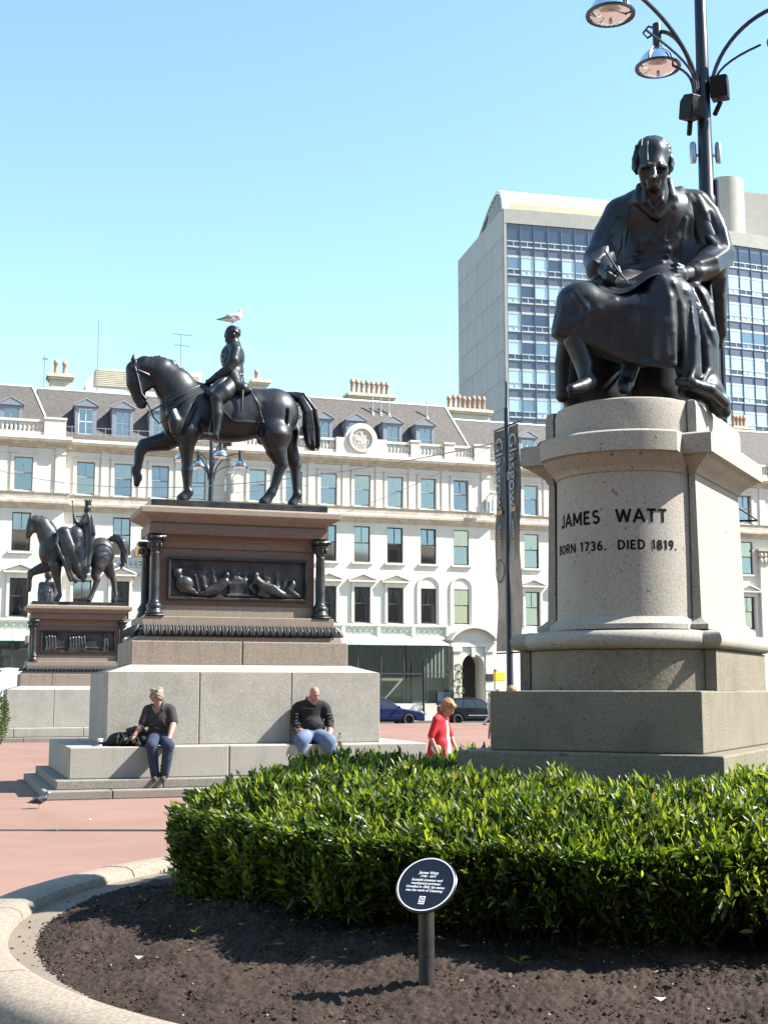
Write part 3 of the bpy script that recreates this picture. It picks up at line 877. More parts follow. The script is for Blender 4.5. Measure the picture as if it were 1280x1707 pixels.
# glazed conservatories
def conservatory(x0, x1, y, lab, nb, door=None):
    c = thing('conservatory', lab, 'conservatory', hp(0, 0), GRID_YAW)
    m = MB(); m.box(x0, x1, y, -.02, 0, .98); m.build('base_wall', M['cream_trim'], c)
    m = MB()
    for i in range(nb + 1):
        x = x0 + (x1 - x0) * i / nb
        m.box(x - .03, x + .03, y, y + .1, .98, 4.35)
    m.box(x0, x1, y + .02, y + .08, 2.68, 2.74); m.box(x0, x1, y - .01, y + .1, 4.3, 4.38)
    m.build('frame', M['dark_sash'], c)
    w = (x1 - x0) / nb
    for i in range(nb):
        for z0, z1 in ((.98, 2.68), (2.74, 4.3)):
            q = MB(); q.quad((x0 + i * w + .03, y + .05, z0), (x0 + (i + 1) * w - .03, y + .05, z0), (x0 + (i + 1) * w - .03, y + .05, z1), (x0 + i * w + .03, y + .05, z1)); q.build('pane', M['pane_green'], c)
        q = MB(); xa, xb = x0 + i * w + .02, x0 + (i + 1) * w - .02
        q.add([(xa, y - .25, 4.36), (xb, y - .25, 4.36), (xb, -.85, 4.72), (xa, -.85, 4.72), (xa, y - .25, 4.42), (xb, y - .25, 4.42), (xb, -.85, 4.78), (xa, -.85, 4.78)],
              [(3, 2, 1, 0), (4, 5, 6, 7), (0, 1, 5, 4), (1, 2, 6, 5), (2, 3, 7, 6), (3, 0, 4, 7)])
        q.build('roof_panel', M['glaze_roof'], c)
        if random.random() < .9:
            q = MB(); n = 12
            for k in range(n):
                a, b = x0 + (i + k / n) * w, x0 + (i + (k + 1) / n) * w
                q.quad((a, y + .55 + .04 * (k % 2), 2.5), (b, y + .55 + .04 * ((k + 1) % 2), 2.5), (b, y + .55 + .04 * ((k + 1) % 2), 4.3), (a, y + .55 + .04 * (k % 2), 4.3))
            q.build('curtain', M['net'], c)
    return c
M['glaze_roof'] = mat('glass_roof_panel', (.42, .60, .55), .25, var=.06)
M['net'] = mat('beige_curtain', (.33, .34, .29), .9)
conservatory(-9.4, 3.35, -2.2, 'long glazed conservatory with pale green roof beside the arched entrance', 9)
conservatory(-30, -20.3, -2.2, 'glazed conservatory at the far left end of the cream terrace', 7)
pr2 = MB(); pr2.box(-20.25, -19.0, -2.3, 0, 0, 4.7); pr2.box(-20.4, -18.85, -2.5, 0, 4.7, 4.95); pr2.build('side_porch', M['cream_trim'], hotel)
# fluted end pilaster with a carved capital on the right pavilion
ep = MB(); ep.box(26.5, 27.2, -.25, 0, 5.0, 10.2); ep.build('pilaster', M['cream_trim'], hotel)
cp_ = MB(); cp_.box(26.3, 27.4, -.4, 0, 11.0, 11.15)
for i in range(3):
    for j in range(2): cp_.ball((26.55 + i * .3, -.27, 10.35 + j * .4), .17, 7, 5, (1, .8, 1.2))
cp_.build('capital', M['dirty_trim'], hotel)
# wall floodlights on brackets
wl = MB(); wl.box(-.07, .07, -.2, -.06, -.42, .3); wl.tube([(0, -.06, .3), (0, -.3, .5), (.1, -.75, .62)], .025, 5); wl.box(-.02, .34, -.95, -.68, .54, .66); wlm = wl.mesh('wall_light', M['steel'])
for x in (6.72, 7.14): inst('wall_light', wlm, hotel, (x, 0, 13.3))
for x in (-9.9, -9.45): inst('wall_light', wlm, hotel, (x, 0, 13.75))
# lettering on the wall
M['sign_grey'] = mat('grey_sign_letters', (.16, .2, .24), .5)
M['sign_orange'] = mat('orange_sign', (.36, .19, .06), .5)
t_ = text_mesh('MILLENNIUM', .62, M['sign_grey'], .06, .012, space=1.02)
inst('lettering', t_, hotel, (-14.35, .40, 8.95), (math.pi / 2, 0, 0), (.92, 1, 1))
t_ = text_mesh('HOTEL', .26, M['sign_grey'], .05, .01, space=1.1)
inst('lettering', t_, hotel, (-14.35, .40, 8.42), (math.pi / 2, 0, 0))
lg = MB()
for i in range(5): lg.box(-14.95 + i * .2, -14.82 + i * .2, .36, .5, 9.4, 9.95 + .12 * (i % 2))
lg.build('logo', M['sign_orange'], hotel)

# aerials
def aerial(lab, x, y, z0, z1, bars):
    t = thing('aerial', lab, 'aerial', hp(x, y, z0), GRID_YAW)
    m = MB(); m.tube([(0, 0, 0), (0, 0, z1 - z0)], .03, 5); m.build('mast', M['steel'], t)
    for zz, w in bars:
        m = MB(); m.tube([(-w * .7, 0, zz - z0), (w, 0, zz - z0 - .04)], .02, 4)
        for k in range(7): m.tube([(-w * .7 + k * w * .27, -.22, zz - z0), (-w * .7 + k * w * .27, .22, zz - z0)], .012, 4)
        m.build('crossbar', M['steel'], t)
aerial('tall thin whip aerial rising from the hotel roof above the rooftop plant room', -17.0, 4.2, 19.6, 24.3, [])
aerial('television aerial with two crossbars behind the rider monument', -11.8, 5, 19.6, 24.0, [(24.0, .7), (23.3, .55)])
aerial('short television aerial beside the two-pot chimney', -20.1, 4.8, 18.2, 21.9, [(21.7, .2)])

# ------------------------------------------------------------------ the college tower behind
TY = R(12.5)
TC = at_depth(843.5, 372, 150)
tower = thing('office_tower', 'tall modernist office tower with blank concrete end wall and bands of blue glass', 'tower block', (TC[0], TC[1], 0), TY)
M['clad'] = mat('concrete_cladding', (.46, .44, .45), .85, var=.07, vscale=.5, tint=.07, streak=.18)
M['clad_front'] = mat('concrete_fascia', (.37, .35, .32), .85, var=.08, vscale=.8, streak=.3)
M['spandrel'] = mat('blue_spandrel', (.12, .14, .195), .25, var=.1)
M['tower_pane'] = mat('tower_glass', (.12, .20, .27), .04, var=.05, spec=1.0, coat=1.0)
M['tower_blind'] = mat('tower_glass_blind', (.44, .58, .63), .08, var=.06, spec=.9, coat=1.0)
M['tower_dark'] = mat('tower_glass_dark', (.06, .085, .13), .05, var=.05, spec=.8)
M['vault'] = mat('cream_vault', (.42, .39, .275), .7, var=.04, vscale=.4)
BAYW, FLH, NB, NF = 1.70, 3.42, 22, 13
ZT = TC[2]                                                # top of the glass
def tw(i, out=0.0):                                       # the front bows gently away
    x = BAYW * i
    return x, .003 * max(0, x - 8) ** 2 + out
wm = MB(); w_ = BAYW - .1
sill = .18
wm.box(0, w_, -.06, .04, 0, .17); wm.box(0, w_, -.05, .04, .70, .82); wm.box(w_ / 2 - .04, w_ / 2 + .04, -.05, .04, .14, .72)
M['tower_frame'] = mat('grey_window_frame', (.5, .51, .52), .5, var=.05)
WM = wm.mesh('window', M['tower_frame'])
pm_ = {}
for k, mt in (('a', M['tower_pane']), ('b', M['tower_blind']), ('c', M['tower_dark'])):
    q = MB(); q.quad((0, 0, .80), (w_, 0, .80), (w_, 0, 2.2), (0, 0, 2.2)); big = q.mesh('pane', mt)
    q = MB(); q.quad((.03, 0, .14), (w_ / 2 - .04, 0, .14), (w_ / 2 - .04, 0, .72), (.03, 0, .72)); s1 = q.mesh('pane', mt)
    q = MB(); q.quad((w_ / 2 + .04, 0, .14), (w_ - .03, 0, .14), (w_ - .03, 0, .72), (w_ / 2 + .04, 0, .72)); s2 = q.mesh('pane', mt)
    pm_[k] = (big, s1, s2)
q = MB(); q.box(0, w_, -.03, .1, 2.16, 2.44); HEAD = q.mesh('window_head', M['tower_frame'])
q = MB(); q.box(0, w_, 0, .1, -1.0, 0.0); SPN = q.mesh('spandrel_panel', M['spandrel'])
zf = [ZT - 2.9 - FLH * k for k in range(NF)]
for k in range(NF):
    for i in range(NB):

        x, y = tw(i); x2, y2 = tw(i + 1); a = math.atan2(y2 - y, x2 - x)
        o = inst('window', WM, tower, (x + .05, y, zf[k]), (0, 0, a))
        typ = 'c' if k == 0 else ('b' if random.random() < .72 else ('a' if random.random() < .6 else 'c'))
        big, s1, s2 = pm_[typ]
        inst('pane', big, o)
        t2 = 'c' if random.random() < .3 else typ
        inst('pane', pm_[t2][1], o); inst('pane', pm_[t2][2], o)
        if k == 0:
            o2 = inst('spandrel_panel', SPN, tower, (x + .05, y + .02, zf[k] + 1.9), (0, 0, a), (1, 1, 1))
            o2.location.z = zf[k] + 3.2 - .3; o2.scale = (1, 1, .72)
        else:
            inst('window_head', HEAD, o)
        inst('spandrel_panel', SPN, tower, (x + .05, y + .02, zf[k]), (0, 0, a))
ml = MB()
for i in range(NB + 1):
    x, y = tw(i)
    ml.box(x - .05, x + .05, y - .1, y + .1, zf[-1] - 1, ZT)
ml.build('mullion', M['spandrel'], tower)
core = MB()
for i in range(NB):
    x, y = tw(i); x2, y2 = tw(i + 1)
    core.quad((x, y + .14, 0), (x2, y2 + .14, 0), (x2, y2 + .14, ZT), (x, y + .14, ZT))
core.build('backing_wall', M['tower_dark'], tower)
fa = MB()
for i in range(-1, NB):
    x, y = tw(i) if i >= 0 else (-.35, 0); x2, y2 = tw(i + 1)
    fa.add([(x, y - .15, ZT), (x2, y2 - .15, ZT), (x2, y2 + 12, ZT), (x, y + 12, ZT), (x, y - .15, ZT + 1.75), (x2, y2 - .15, ZT + 1.75), (x2, y2 + 12, ZT + 1.75), (x, y + 12, ZT + 1.75)],
           [(3, 2, 1, 0), (4, 5, 6, 7), (0, 1, 5, 4), (2, 3, 7, 6)])
fa.quad((-.35, 12, ZT), (-.35, -.15, ZT), (-.35, -.15, ZT + 1.75), (-.35, 12, ZT + 1.75))
fa.build('fascia', M['clad_front'], tower)
fb = MB(); fb.box(-.35, -.04, -.12, .5, 0, ZT); fb.build('corner_strip', M['clad_front'], tower)
SD = 19.5                                                 # depth of the end wall
nc, nr = 9, 15
cw, ch_ = SD / nc, (ZT + 1.75) / 17
cm = MB(); cm.box(-.42, -.2, 0.02, cw - .02, .02, ch_ - .02); CM = cm.mesh('cladding_panel', M['clad'])
for i in range(nc):
    for k in range(4, 17): inst('cladding_panel', CM, tower, (-.0 + random.uniform(-.012, .012), .1 + i * cw, k * ch_))
ew = MB(); ew.box(-.3, 0, .3, SD, 0, ZT + 1.5); ew.build('end_wall', M['clad'], tower)
# curved roof vault with a glazed end, then drums and plant on the roof
VZ = ZT + 1.75
prof = [(-.1, 0), (.0, .8), (.25, 1.6), (.7, 2.3), (1.3, 2.75), (2.2, 3.0), (3.2, 2.95), (4.5, 2.6), (6.2, 1.95), (8.2, 1.0), (10.0, 0)]
vt = MB(); VX = 14.6
for (a, b), (c, d) in zip(prof, prof[1:]): vt.quad((-.3, a, VZ + b), (VX, a + .25, VZ + b), (VX, c + .25, VZ + d), (-.3, c, VZ + d))
vt.add([(VX, a + .25, VZ + b) for a, b in prof], [tuple(range(len(prof)))])
vt.build('roof_vault', M['vault'], tower, True)
rim = MB()
for (a, b), (c, d) in zip(prof, prof[1:]):
    ia, ib, ic, id_ = a * .9 + .45, b * .88, c * .9 + .45, d * .88
    rim.quad((-.45, a, VZ + b), (-.45, c, VZ + d), (-.45, ic, VZ + id_), (-.45, ia, VZ + ib))
    rim.quad((-.45, a, VZ + b), (.35, a - .02, VZ + b + .03), (.35, c - .02, VZ + d + .03), (-.45, c, VZ + d))
    rim.quad((-.45, ia, VZ + ib), (-.45, ic, VZ + id_), (-.2, ic, VZ + id_), (-.2, ia, VZ + ib))
rim.build('vault_rim', M['white'], tower)
gl_ = MB(); gl_.add([(-.22, a * .9 + .45, VZ + b * .88) for a, b in prof], [tuple(reversed(range(len(prof))))])
gl_.build('vault_glazing', M['tower_dark'], tower)
vm = MB()
for y_ in (1.1, 1.9, 2.7, 3.5, 4.3, 5.1, 5.9): vm.box(-.34, -.2, y_, y_ + .1, VZ, VZ + max(.4, np.interp(y_, [p[0] for p in prof], [p[1] for p in prof]) * .86))
vm.build('vault_mullion', M['white'], tower)
dm = MB()
dc = (31.0, 5.5)
dm.lathe([(2.45, VZ), (2.45, VZ + 8.0)], (dc[0], dc[1], 0), 28); dm.box(32.5, 52, 7, 15, VZ, VZ + 7.7); dm.box(16.5, 29.5, 7.5, 14, VZ, VZ + 5.2)
dm.build('roof_drum', M['clad_front'], tower, True)
# ------------------------------------------------------------------ the equestrian monuments' pedestals
M['relief'] = bronze_mat('relief_bronze', (.010, .010, .012), (.05, .046, .042), .33, .1)
def cut_runs(a, b, joints):
    xs = [a] + joints + [b]
    return list(zip(xs, xs[1:]))
def slab_course(parent, name, m, x0, x1, y0, y1, z0, z1, jx, bev=.012, jy=None, slope=0.0):
    """a hollow course of separate blocks: front and back runs with joints jx, sides whole"""
    g = .006; t = min(.45, (y1 - y0) / 2 - .02)
    for a, b in cut_runs(x0, x1, jx):
        for ya, yb in ((y0, y0 + t), (y1 - t, y1)):
            k = MB(); k.box(a + (g if a > x0 else 0), b - (g if b < x1 else 0), ya, yb, z0, z1)
            k.build(name, m, parent, bevel=bev)
    for a, b in ((x0, x0 + t), (x1 - t, x1)):
        k = MB(); k.box(a, b, y0 + t + g, y1 - t - g, z0, z1); k.build(name, m, parent, bevel=bev)
M['leaf_bronze'] = bronze_mat('worn_leaf_bronze', (.04, .04, .042), (.12, .115, .105), .34, .3)
def figures_relief(parent, x0, x1, z0, z1, y, kind):
    c = Clay((x0, y - .16, z0), (x1, y + .05, z1), .013)
    w, h = x1 - x0, z1 - z0
    p = lambda a, b, d=.0: (x0 + a * w, y - d, z0 + b * h)
    if kind == 'reclining':
        # a lion and a bearded figure, a tomb-like chest in the middle, a reclining woman, a child at the end
        c.chain([p(.06, .5, .04), p(.03, .7, .03), p(.09, .74, .03)], [.06, .035, .03])
        c.ell(p(.1, .34, .06), (.17, .07, .15)); c.ell(p(.05, .62, .05), (.09, .06, .09)); c.chain([p(.12, .2, .05), p(.18, .1, .05)], [.07, .04])
        for k in range(9): c.cone(p(.08 + .012 * k, .42 - .03 * k, .09), p(.07 + .014 * k, .12, .09), .014, .012, .01)
        c.chain([p(.27, .16, .05), p(.34, .22, .07), p(.40, .42, .06)], [.075, .09, .085])
        c.ell(p(.41, .6, .06), (.06, .06, .07)); c.chain([p(.385, .5, .06), p(.33, .34, .07), p(.29, .25, .06)], [.045, .04, .035])
        c.chain([p(.34, .2, .06), p(.26, .1, .06), p(.2, .08, .05)], [.07, .055, .045])
        c.chain([p(.18, .6, .02), p(.21, .15, .02)], [.02, .02])
        c.box(p(.43, .06, .06), p(.58, .42, -.03), .01, rnd=.01); c.cone(p(.45, .45, .01), p(.56, .45, .01), .035, .035); c.ell(p(.5, .5, .0), (.12, .05, .05))
        c.box(p(.41, .02, .08), p(.6, .1, -.02), .01, rnd=.008)
        c.ell(p(.63, .62, .06), (.06, .06, .07)); c.chain([p(.635, .5, .06), p(.68, .34, .07), p(.75, .25, .08), p(.82, .13, .07), p(.92, .06, .05)], [.075, .095, .10, .07, .045])
        c.chain([p(.62, .48, .06), p(.58, .3, .07), p(.62, .16, .07)], [.04, .036, .03]); c.chain([p(.7, .3, .07), p(.66, .12, .06), p(.72, .06, .06)], [.07, .055, .045])
        c.ell(p(.91, .46, .05), (.04, .045, .05)); c.chain([p(.91, .38, .05), p(.88, .22, .06), p(.95, .08, .05)], [.065, .08, .05])
        c.chain([p(.85, .5, .02), p(.83, .12, .02)], [.016, .016])
        for k in range(7): c.cone(p(.2 + .1 * k, .7 + .08 * (k % 3), .0), p(.24 + .09 * k, .45, .0), .03, .02)
        c.box(p(.02, 0, .04), p(.98, .04, -.03))
        for a_, h_ in ((.24, .78), (.31, .82), (.47, .8), (.55, .84), (.72, .76), (.79, .8), (.86, .74)):   # low figures behind
            h_ += random.uniform(-.12, .06); c.ell(p(a_, h_, -.015), (.036, .035, .046)); c.chain([p(a_ - .02, h_ - .12, -.03), p(a_ + .02, h_ - .12, -.03)], [.05, .05], .03); c.chain([p(a_, h_ - .15, -.035), p(a_ + .01, h_ - .5, -.03)], [.06, .07], .04)
    else:
        for k, a in enumerate((.05, .09, .13, .17, .38, .42, .46, .5, .54, .58, .86, .9)):
            hh = .62 + .22 * random.random()
            c.ell(p(a, hh + .06, .03), (.04, .04, .05)); c.chain([p(a, hh - .05, .03), p(a + .01, .3, .04), p(a, .04, .03)], [.06, .055, .07])
        c.box(p(.02, 0, .04), p(.98, .05, -.03)); c.chain([p(.2, .15, .0), p(.34, .2, .0), p(.62, .18, 0), p(.84, .16, 0)], .04)
    c.build('relief_figures', M['relief'], parent)

def monument(lab, loc, base_low, relief):
    o = thing('statue_pedestal', lab, 'pedestal', loc, GRID_YAW)
    if not base_low:
        slab_course(o, 'step_block', M['step_stone'], 0, 7.0, 0, 5.3, 0, .135, [1.05, 2.75, 3.9, 5.6], .015)
        slab_course(o, 'step_block', M['step_stone'], .2, 6.8, .3, 5.0, .135, .28, [1.9, 3.3, 4.9], .015)
        slab_course(o, 'seat_block', M['concrete'], .42, 6.6, .6, 4.75, .28, .79, [3.05, 5.0], .018)
        zb = .79
    else:
        slab_course(o, 'step_block', M['step_stone'], -.2, 7.2, -.1, 5.4, 0, .43, [1.6, 3.4, 5.2], .015)
        slab_course(o, 'seat_block', M['concrete'], .2, 6.8, .5, 4.9, .43, .74, [1.3, 3.6, 5.4], .018)
        zb = .74
    top = MB(); top.box(.9, 6.1, 1.0, 4.3, zb - .3, zb + .001 - .004); top.build('core', M['concrete'], o)
    slab_course(o, 'block_slab', M['concrete'], 1.08, 5.95, 1.3, 4.0, zb, 2.02, [2.66, 4.30], .012)
    zt = 2.02
    wt = MB(); wt.ring([(0, zt), (0, zt + .004), (-.44, zt + .14)], rect_plan(1.08, 5.95, 1.3, 4.0)); wt.build('weathered_top', M['concrete'], o)
    zg = 2.15
    if base_low:
        k = MB(); k.ring([(-.02, zt + .1), (-.02, zg)], rect_plan(1.5, 5.5, 1.72, 3.58)); k.build('granite_plinth', M['pale_granite'], o)
    # granite plinth in blocks
    slab_course(o, 'granite_block', M['pale_granite'], 1.52, 5.48, 1.74, 3.56, zt + .13, 2.58, [3.5] if not base_low else [2.6, 4.4], .02)
    k = MB(); k.ring([(0, 2.58), (-.02, 2.66), (-.1, 2.68)], rect_plan(1.6, 5.4, 1.82, 3.48)); k.build('granite_course', M['pale_granite'], o, bevel=.01)
    # band of bronze acanthus leaves
    k = MB(); k.ring([(.02, 2.68), (.01, 2.74), (-.1, 2.88)], rect_plan(1.68, 5.32, 1.9, 3.40)); k.build('leaf_moulding', M['relief'], o)
    lf = MB(); n = 5
    for i in range(n):
        t0, t1 = i / n, (i + 1) / n
        def row(t):
            wv = .056 * (1 - .55 * t ** 3) ; y_ = -.03 - .10 * t + .05 * t * t * 0 - .07 * math.sin(t * 2.6) * .7; z_ = 2.87 - .17 * t - .02 * t * t
            return [(-wv, y_ + .03, z_), (-wv * .45, y_ - .022, z_), (0, y_ + .012, z_), (wv * .45, y_ - .022, z_), (wv, y_ + .03, z_)]
        A, B = row(t0), row(t1)
        for j in range(4): lf.quad(A[j], A[j + 1], B[j + 1], B[j])
    lf.tube([(0.062, -.03, 2.87), (.066, -.09, 2.78), (.064, -.12, 2.70)], [.012, .02, .012], 5)
    LM = lf.mesh('leaf', M['leaf_bronze'], True)
    nl = 28
    for i in range(nl): inst('leaf', LM, o, (1.72 + (i + .5) * 3.56 / nl, 1.93, 0))
    for i in range(11): inst('leaf', LM, o, (1.71, 1.96 + (i + .5) * 1.4 / 11, 0), (0, 0, -math.pi / 2)); inst('leaf', LM, o, (5.29, 1.96 + (i + .5) * 1.4 / 11, 0), (0, 0, math.pi / 2))
    # dado
    k = MB(); k.ring([(.05, 2.86), (.05, 3.02), (0, 3.03)], rect_plan(1.78, 5.22, 2.0, 3.3)); k.build('dado_base', M['pale_granite'], o, bevel=.008)
    k = MB(); k.box(2.05, 4.95, 2.2, 3.1, 3.02, 4.56); k.build('dado', M['pink_granite'], o, bevel=.01)
    k = MB(); k.box(2.02, 4.98, 2.17, 3.13, 3.03, 3.24); k.build('dado_course', M['pale_granite'], o, bevel=.012)
    # relief panel in its frame
    x0, x1, z0, z1 = 2.2, 4.8, 3.34, 4.12
    k = MB()
    for a, b, c, d in ((x0, x1, z0, z0 + .05), (x0, x1, z1 - .05, z1), (x0, x0 + .05, z0 + .05, z1 - .05), (x1 - .05, x1, z0 + .05, z1 - .05)): k.box(a, b, 2.10, 2.22, c, d)
    fr = k.build('relief_panel', M['relief'], o, bevel=.012)
    k = MB(); k.box(x0 + .05, x1 - .05, 2.19, 2.23, z0 + .05, z1 - .05); k.build('relief_ground', M['relief'], fr)
    figures_relief(fr, x0 + .05, x1 - .05, z0 + .05, z1 - .05, 2.2, relief)
    # frieze and cornice
    pl_ = rect_plan(2.05, 4.95, 2.2, 2.86)
    k = MB(); k.ring([(.04, 4.12 + .16), (.04, 4.40), (.07, 4.42), (.07, 4.5), (.22, 4.51), (.22, 4.70), (.16, 4.72)], pl_); k.build('frieze', M['pink_granite'], o, bevel=.008)
    k = MB(); k.ring([(.16, 4.70), (.22, 4.76), (.34, 4.83), (.40, 4.87), (.40, 4.97), (.36, 4.99), (.2, 5.02)], pl_); k.build('cornice', M['pale_granite'], o, bevel=.01)
    k = MB(); k.ring([(.2, 5.0), (.2, 5.13), (.18, 5.14)], pl_); k.build('bronze_plinth', M['relief'], o)
    # bronze columns at the corners
    col = MB(); col.lathe([(.105, .02), (.13, .02), (.13, .05), (.14, .09), (.125, .14), (.1, .16), (.105, .2), (.115, .23), (.095, .27), (.085, .3), (.09, .7), (.078, 1.12), (.085, 1.14), (.075, 1.16)], n=20)
    cb = MB(); cb.box(-.16, .16, -.16, .16, 0, .03); cb.lathe([(.155, .03), (.16, .06), (.14, .1), (.12, .12), (.145, .16), (.14, .2), (.1, .25)], n=20)
    cc = MB(); cc.lathe([(.08, 1.16), (.09, 1.2), (.12, 1.3), (.155, 1.38)], n=16); cc.box(-.165, .165, -.165, .165, 1.38, 1.44)
    for k_ in range(8):
        a = math.pi * k_ / 4; cc.ball((.115 * math.cos(a), .115 * math.sin(a), 1.27), .035, 6, 4, (1, 1, 1.7))
    for a in (-.11, 0, .11): cc.ball((a, -.165, 1.41), .02, 6, 4)
    m1, m2, m3 = col.mesh('column', M['relief'], True), cb.mesh('column_base', M['relief'], True), cc.mesh('capital', M['relief'], True)
    for x, y in ((1.96, 2.09), (5.04, 2.09), (1.96, 3.2), (5.04, 3.2)):
        c_ = inst('column', m1, o, (x, y, 3.03)); inst('column_base', m2, c_); inst('capital', m3, c_)
    return o
P0 = np.array([-5.306, 21.044])
mon = monument('stepped grey block and brown granite pedestal under the horse with bare-headed rider', (P0[0], P0[1], 0), False, 'reclining')
P1 = P0 + np.array([-8.23, 23.1])
mon2 = monument('smaller far pedestal of grey blocks and granite under the horse with crowned woman rider', (P1[0], P1[1], -.28), True, 'standing')

# ------------------------------------------------------------------ the seated figure's granite pedestal
WY = R(-28)
WO = np.array([2.025, 8.5])
wU = np.array([math.cos(WY), math.sin(WY)]); wW = np.array([-wU[1], wU[0]])
def wp(s, w, z=0.0):
    q = WO + wU * s + wW * w
    return np.array([q[0], q[1], z])
ped = thing('statue_pedestal', 'large bow-fronted grey granite pedestal lettered with a name and dates, behind the hedge', 'pedestal', wp(0, 0), WY)
def bow_plan(x0, x1, y0, y1, pier, rec, sag, n=20):
    """square block with a bowed front between two narrow piers"""
    def plan(o):
        a, b = x0 - o, x1 + o
        pts = [(a, y0 - o), (x0 + pier, y0 - o)]
        c0, c1, ys = x0 + pier, x1 - pier, y0 + rec
        ch = (c1 - c0) / 2; r = (ch * ch + sag * sag) / (2 * sag); cx_, cy_ = (c0 + c1) / 2, ys + (r - sag)
        ro = r + o
        for k in range(n + 1):
            xx = c0 + (c1 - c0) * k / n
            yy = cy_ - math.sqrt(max(ro * ro - (xx - cx_) ** 2, 1e-6))
            if k in (0, n): pts.append((xx, min(y0 - o + rec, yy + .0)))
            pts.append((xx, yy))
        pts += [(x1 - pier, y0 - o), (b, y0 - o), (b, y1 + o), (a, y1 + o)]
        return pts
    return plan
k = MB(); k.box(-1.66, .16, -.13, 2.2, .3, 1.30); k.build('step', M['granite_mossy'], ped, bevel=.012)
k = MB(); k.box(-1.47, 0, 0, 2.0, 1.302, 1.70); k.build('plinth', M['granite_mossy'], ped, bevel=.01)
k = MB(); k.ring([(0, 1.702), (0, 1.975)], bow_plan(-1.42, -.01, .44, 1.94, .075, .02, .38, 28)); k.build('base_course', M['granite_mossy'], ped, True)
tor = [(-.02, 1.976)] + [(-.005 + .06 * math.sin(math.pi * t / 8), 2.045 - .062 * math.cos(math.pi * t / 8)) for t in range(0, 9)] + [(-.03, 2.11), (-.06, 2.115)]
k = MB(); k.ring(tor, bow_plan(-1.42, -.01, .44, 1.94, .075, .02, .38, 28)); k.build('torus_moulding', M['granite'], ped, True)
dp = bow_plan(-1.225, -.115, .50, 1.80, .06, .03, .38, 28)
k = MB(); k.ring([(.06, 2.116), (.06, 2.15), (.03, 2.17), (.0, 2.2), (-.018, 3.19)], dp); k.build('die', M['granite'], ped, True)
k = MB(); k.ring([(-.018, 3.19), (-.005, 3.2), (.0, 3.22), (.03, 3.25), (.09, 3.29), (.10, 3.31), (.14, 3.315), (.14, 3.445), (.12, 3.46), (-.03, 3.475)], dp); k.build('cornice', M['granite'], ped, True)
k = MB(); k.ring([(-.0, 3.475), (-.0, 3.66), (-.012, 3.70), (-.05, 3.715)], bow_plan(-1.2, -.095, .45, 1.76, .06, .03, .33, 28)); k.build('top_block', M['granite'], ped, True)
M['letter_black'] = mat('black_letter_paint', (.008, .008, .008), .85, var=.3, vscale=30, spec=.1)
ch = .495; sg_ = .38; rb = (ch * ch + sg_ * sg_) / (2 * sg_); bcx, bcy = -.67, .53 + rb - sg_
def arc(cx_, cy_, rx, ry, a0, a1, n=12):
    return [(cx_ + rx * math.cos(R(a0 + (a1 - a0) * i / n)), cy_ + ry * math.sin(R(a0 + (a1 - a0) * i / n))) for i in range(n + 1)]
GLYPH = {   # capitals cut with a broad chisel: width, strokes
    'J': (.50, [[(.40, 1), (.40, .25)] + arc(.22, .25, .18, .2, 0, -170)]),
    'A': (.84, [[(.03, 0), (.42, 1)], [(.42, 1), (.81, 0)], [(.19, .32), (.65, .32)]]),
    'M': (.92, [[(.09, 0), (.09, 1)], [(.09, .98), (.46, .2)], [(.46, .2), (.83, .98)], [(.83, 0), (.83, 1)]]),
    'E': (.60, [[(.09, 0), (.09, 1)], [(.09, .92), (.56, .92)], [(.09, .5), (.48, .5)], [(.09, .08), (.57, .08)]]),
    'S': (.64, [arc(.32, .73, .22, .2, 35, 270) + arc(.32, .30, .23, .23, 90, -150)]),
    'W': (1.12, [[(.04, 1), (.31, .03)], [(.31, .03), (.56, .95)], [(.56, .95), (.81, .03)], [(.81, .03), (1.08, 1)]]),
    'T': (.72, [[(.36, 0), (.36, 1)], [(.02, .92), (.70, .92)]]),
    'B': (.66, [[(.09, 0), (.09, 1)], [(.09, .93), (.32, .93)] + arc(.34, .73, .2, .2, 90, -90) + [(.09, .53)], [(.34, .53)] + arc(.36, .3, .22, .23, 90, -90) + [(.09, .07)]]),
    'O': (.82, [arc(.41, .5, .32, .43, 0, 360, 24)]),
    'R': (.70, [[(.09, 0), (.09, 1)], [(.09, .93), (.34, .93)] + arc(.36, .72, .22, .21, 90, -90) + [(.09, .51)], [(.36, .5), (.64, 0)]]),
    'N': (.82, [[(.09, 0), (.09, 1)], [(.09, .98), (.73, .02)], [(.73, 0), (.73, 1)]]),
    'D': (.78, [[(.09, 0), (.09, 1)], [(.09, .93), (.3, .93)] + arc(.32, .5, .36, .43, 90, -90, 16) + [(.09, .07)]]),
    'I': (.20, [[(.10, 0), (.10, 1)]]),
    '1': (.42, [[(.26, 0), (.26, 1)], [(.26, .98), (.06, .80)]]),
    '7': (.60, [[(.04, .92), (.56, .92)], [(.54, .92), (.2, 0)]]),
    '3': (.62, [arc(.29, .73, .22, .2, 150, -90) + [(.22, .53)], arc(.29, .29, .24, .23, 95, -150)]),
    '6': (.64, [arc(.32, .3, .22, .24, 0, 360, 20), [(.10, .32), (.16, .62), (.30, .86), (.46, .97)]]),
    '8': (.64, [arc(.32, .73, .19, .2, 0, 360, 18), arc(.32, .29, .23, .23, 0, 360, 20)]),
    '9': (.64, [arc(.32, .70, .22, .24, 0, 360, 20), [(.54, .68), (.48, .38), (.34, .14), (.18, .03)]]),
    '.': (.24, [[(.12, .0), (.12, .15)]]), ' ': (.36, [])}
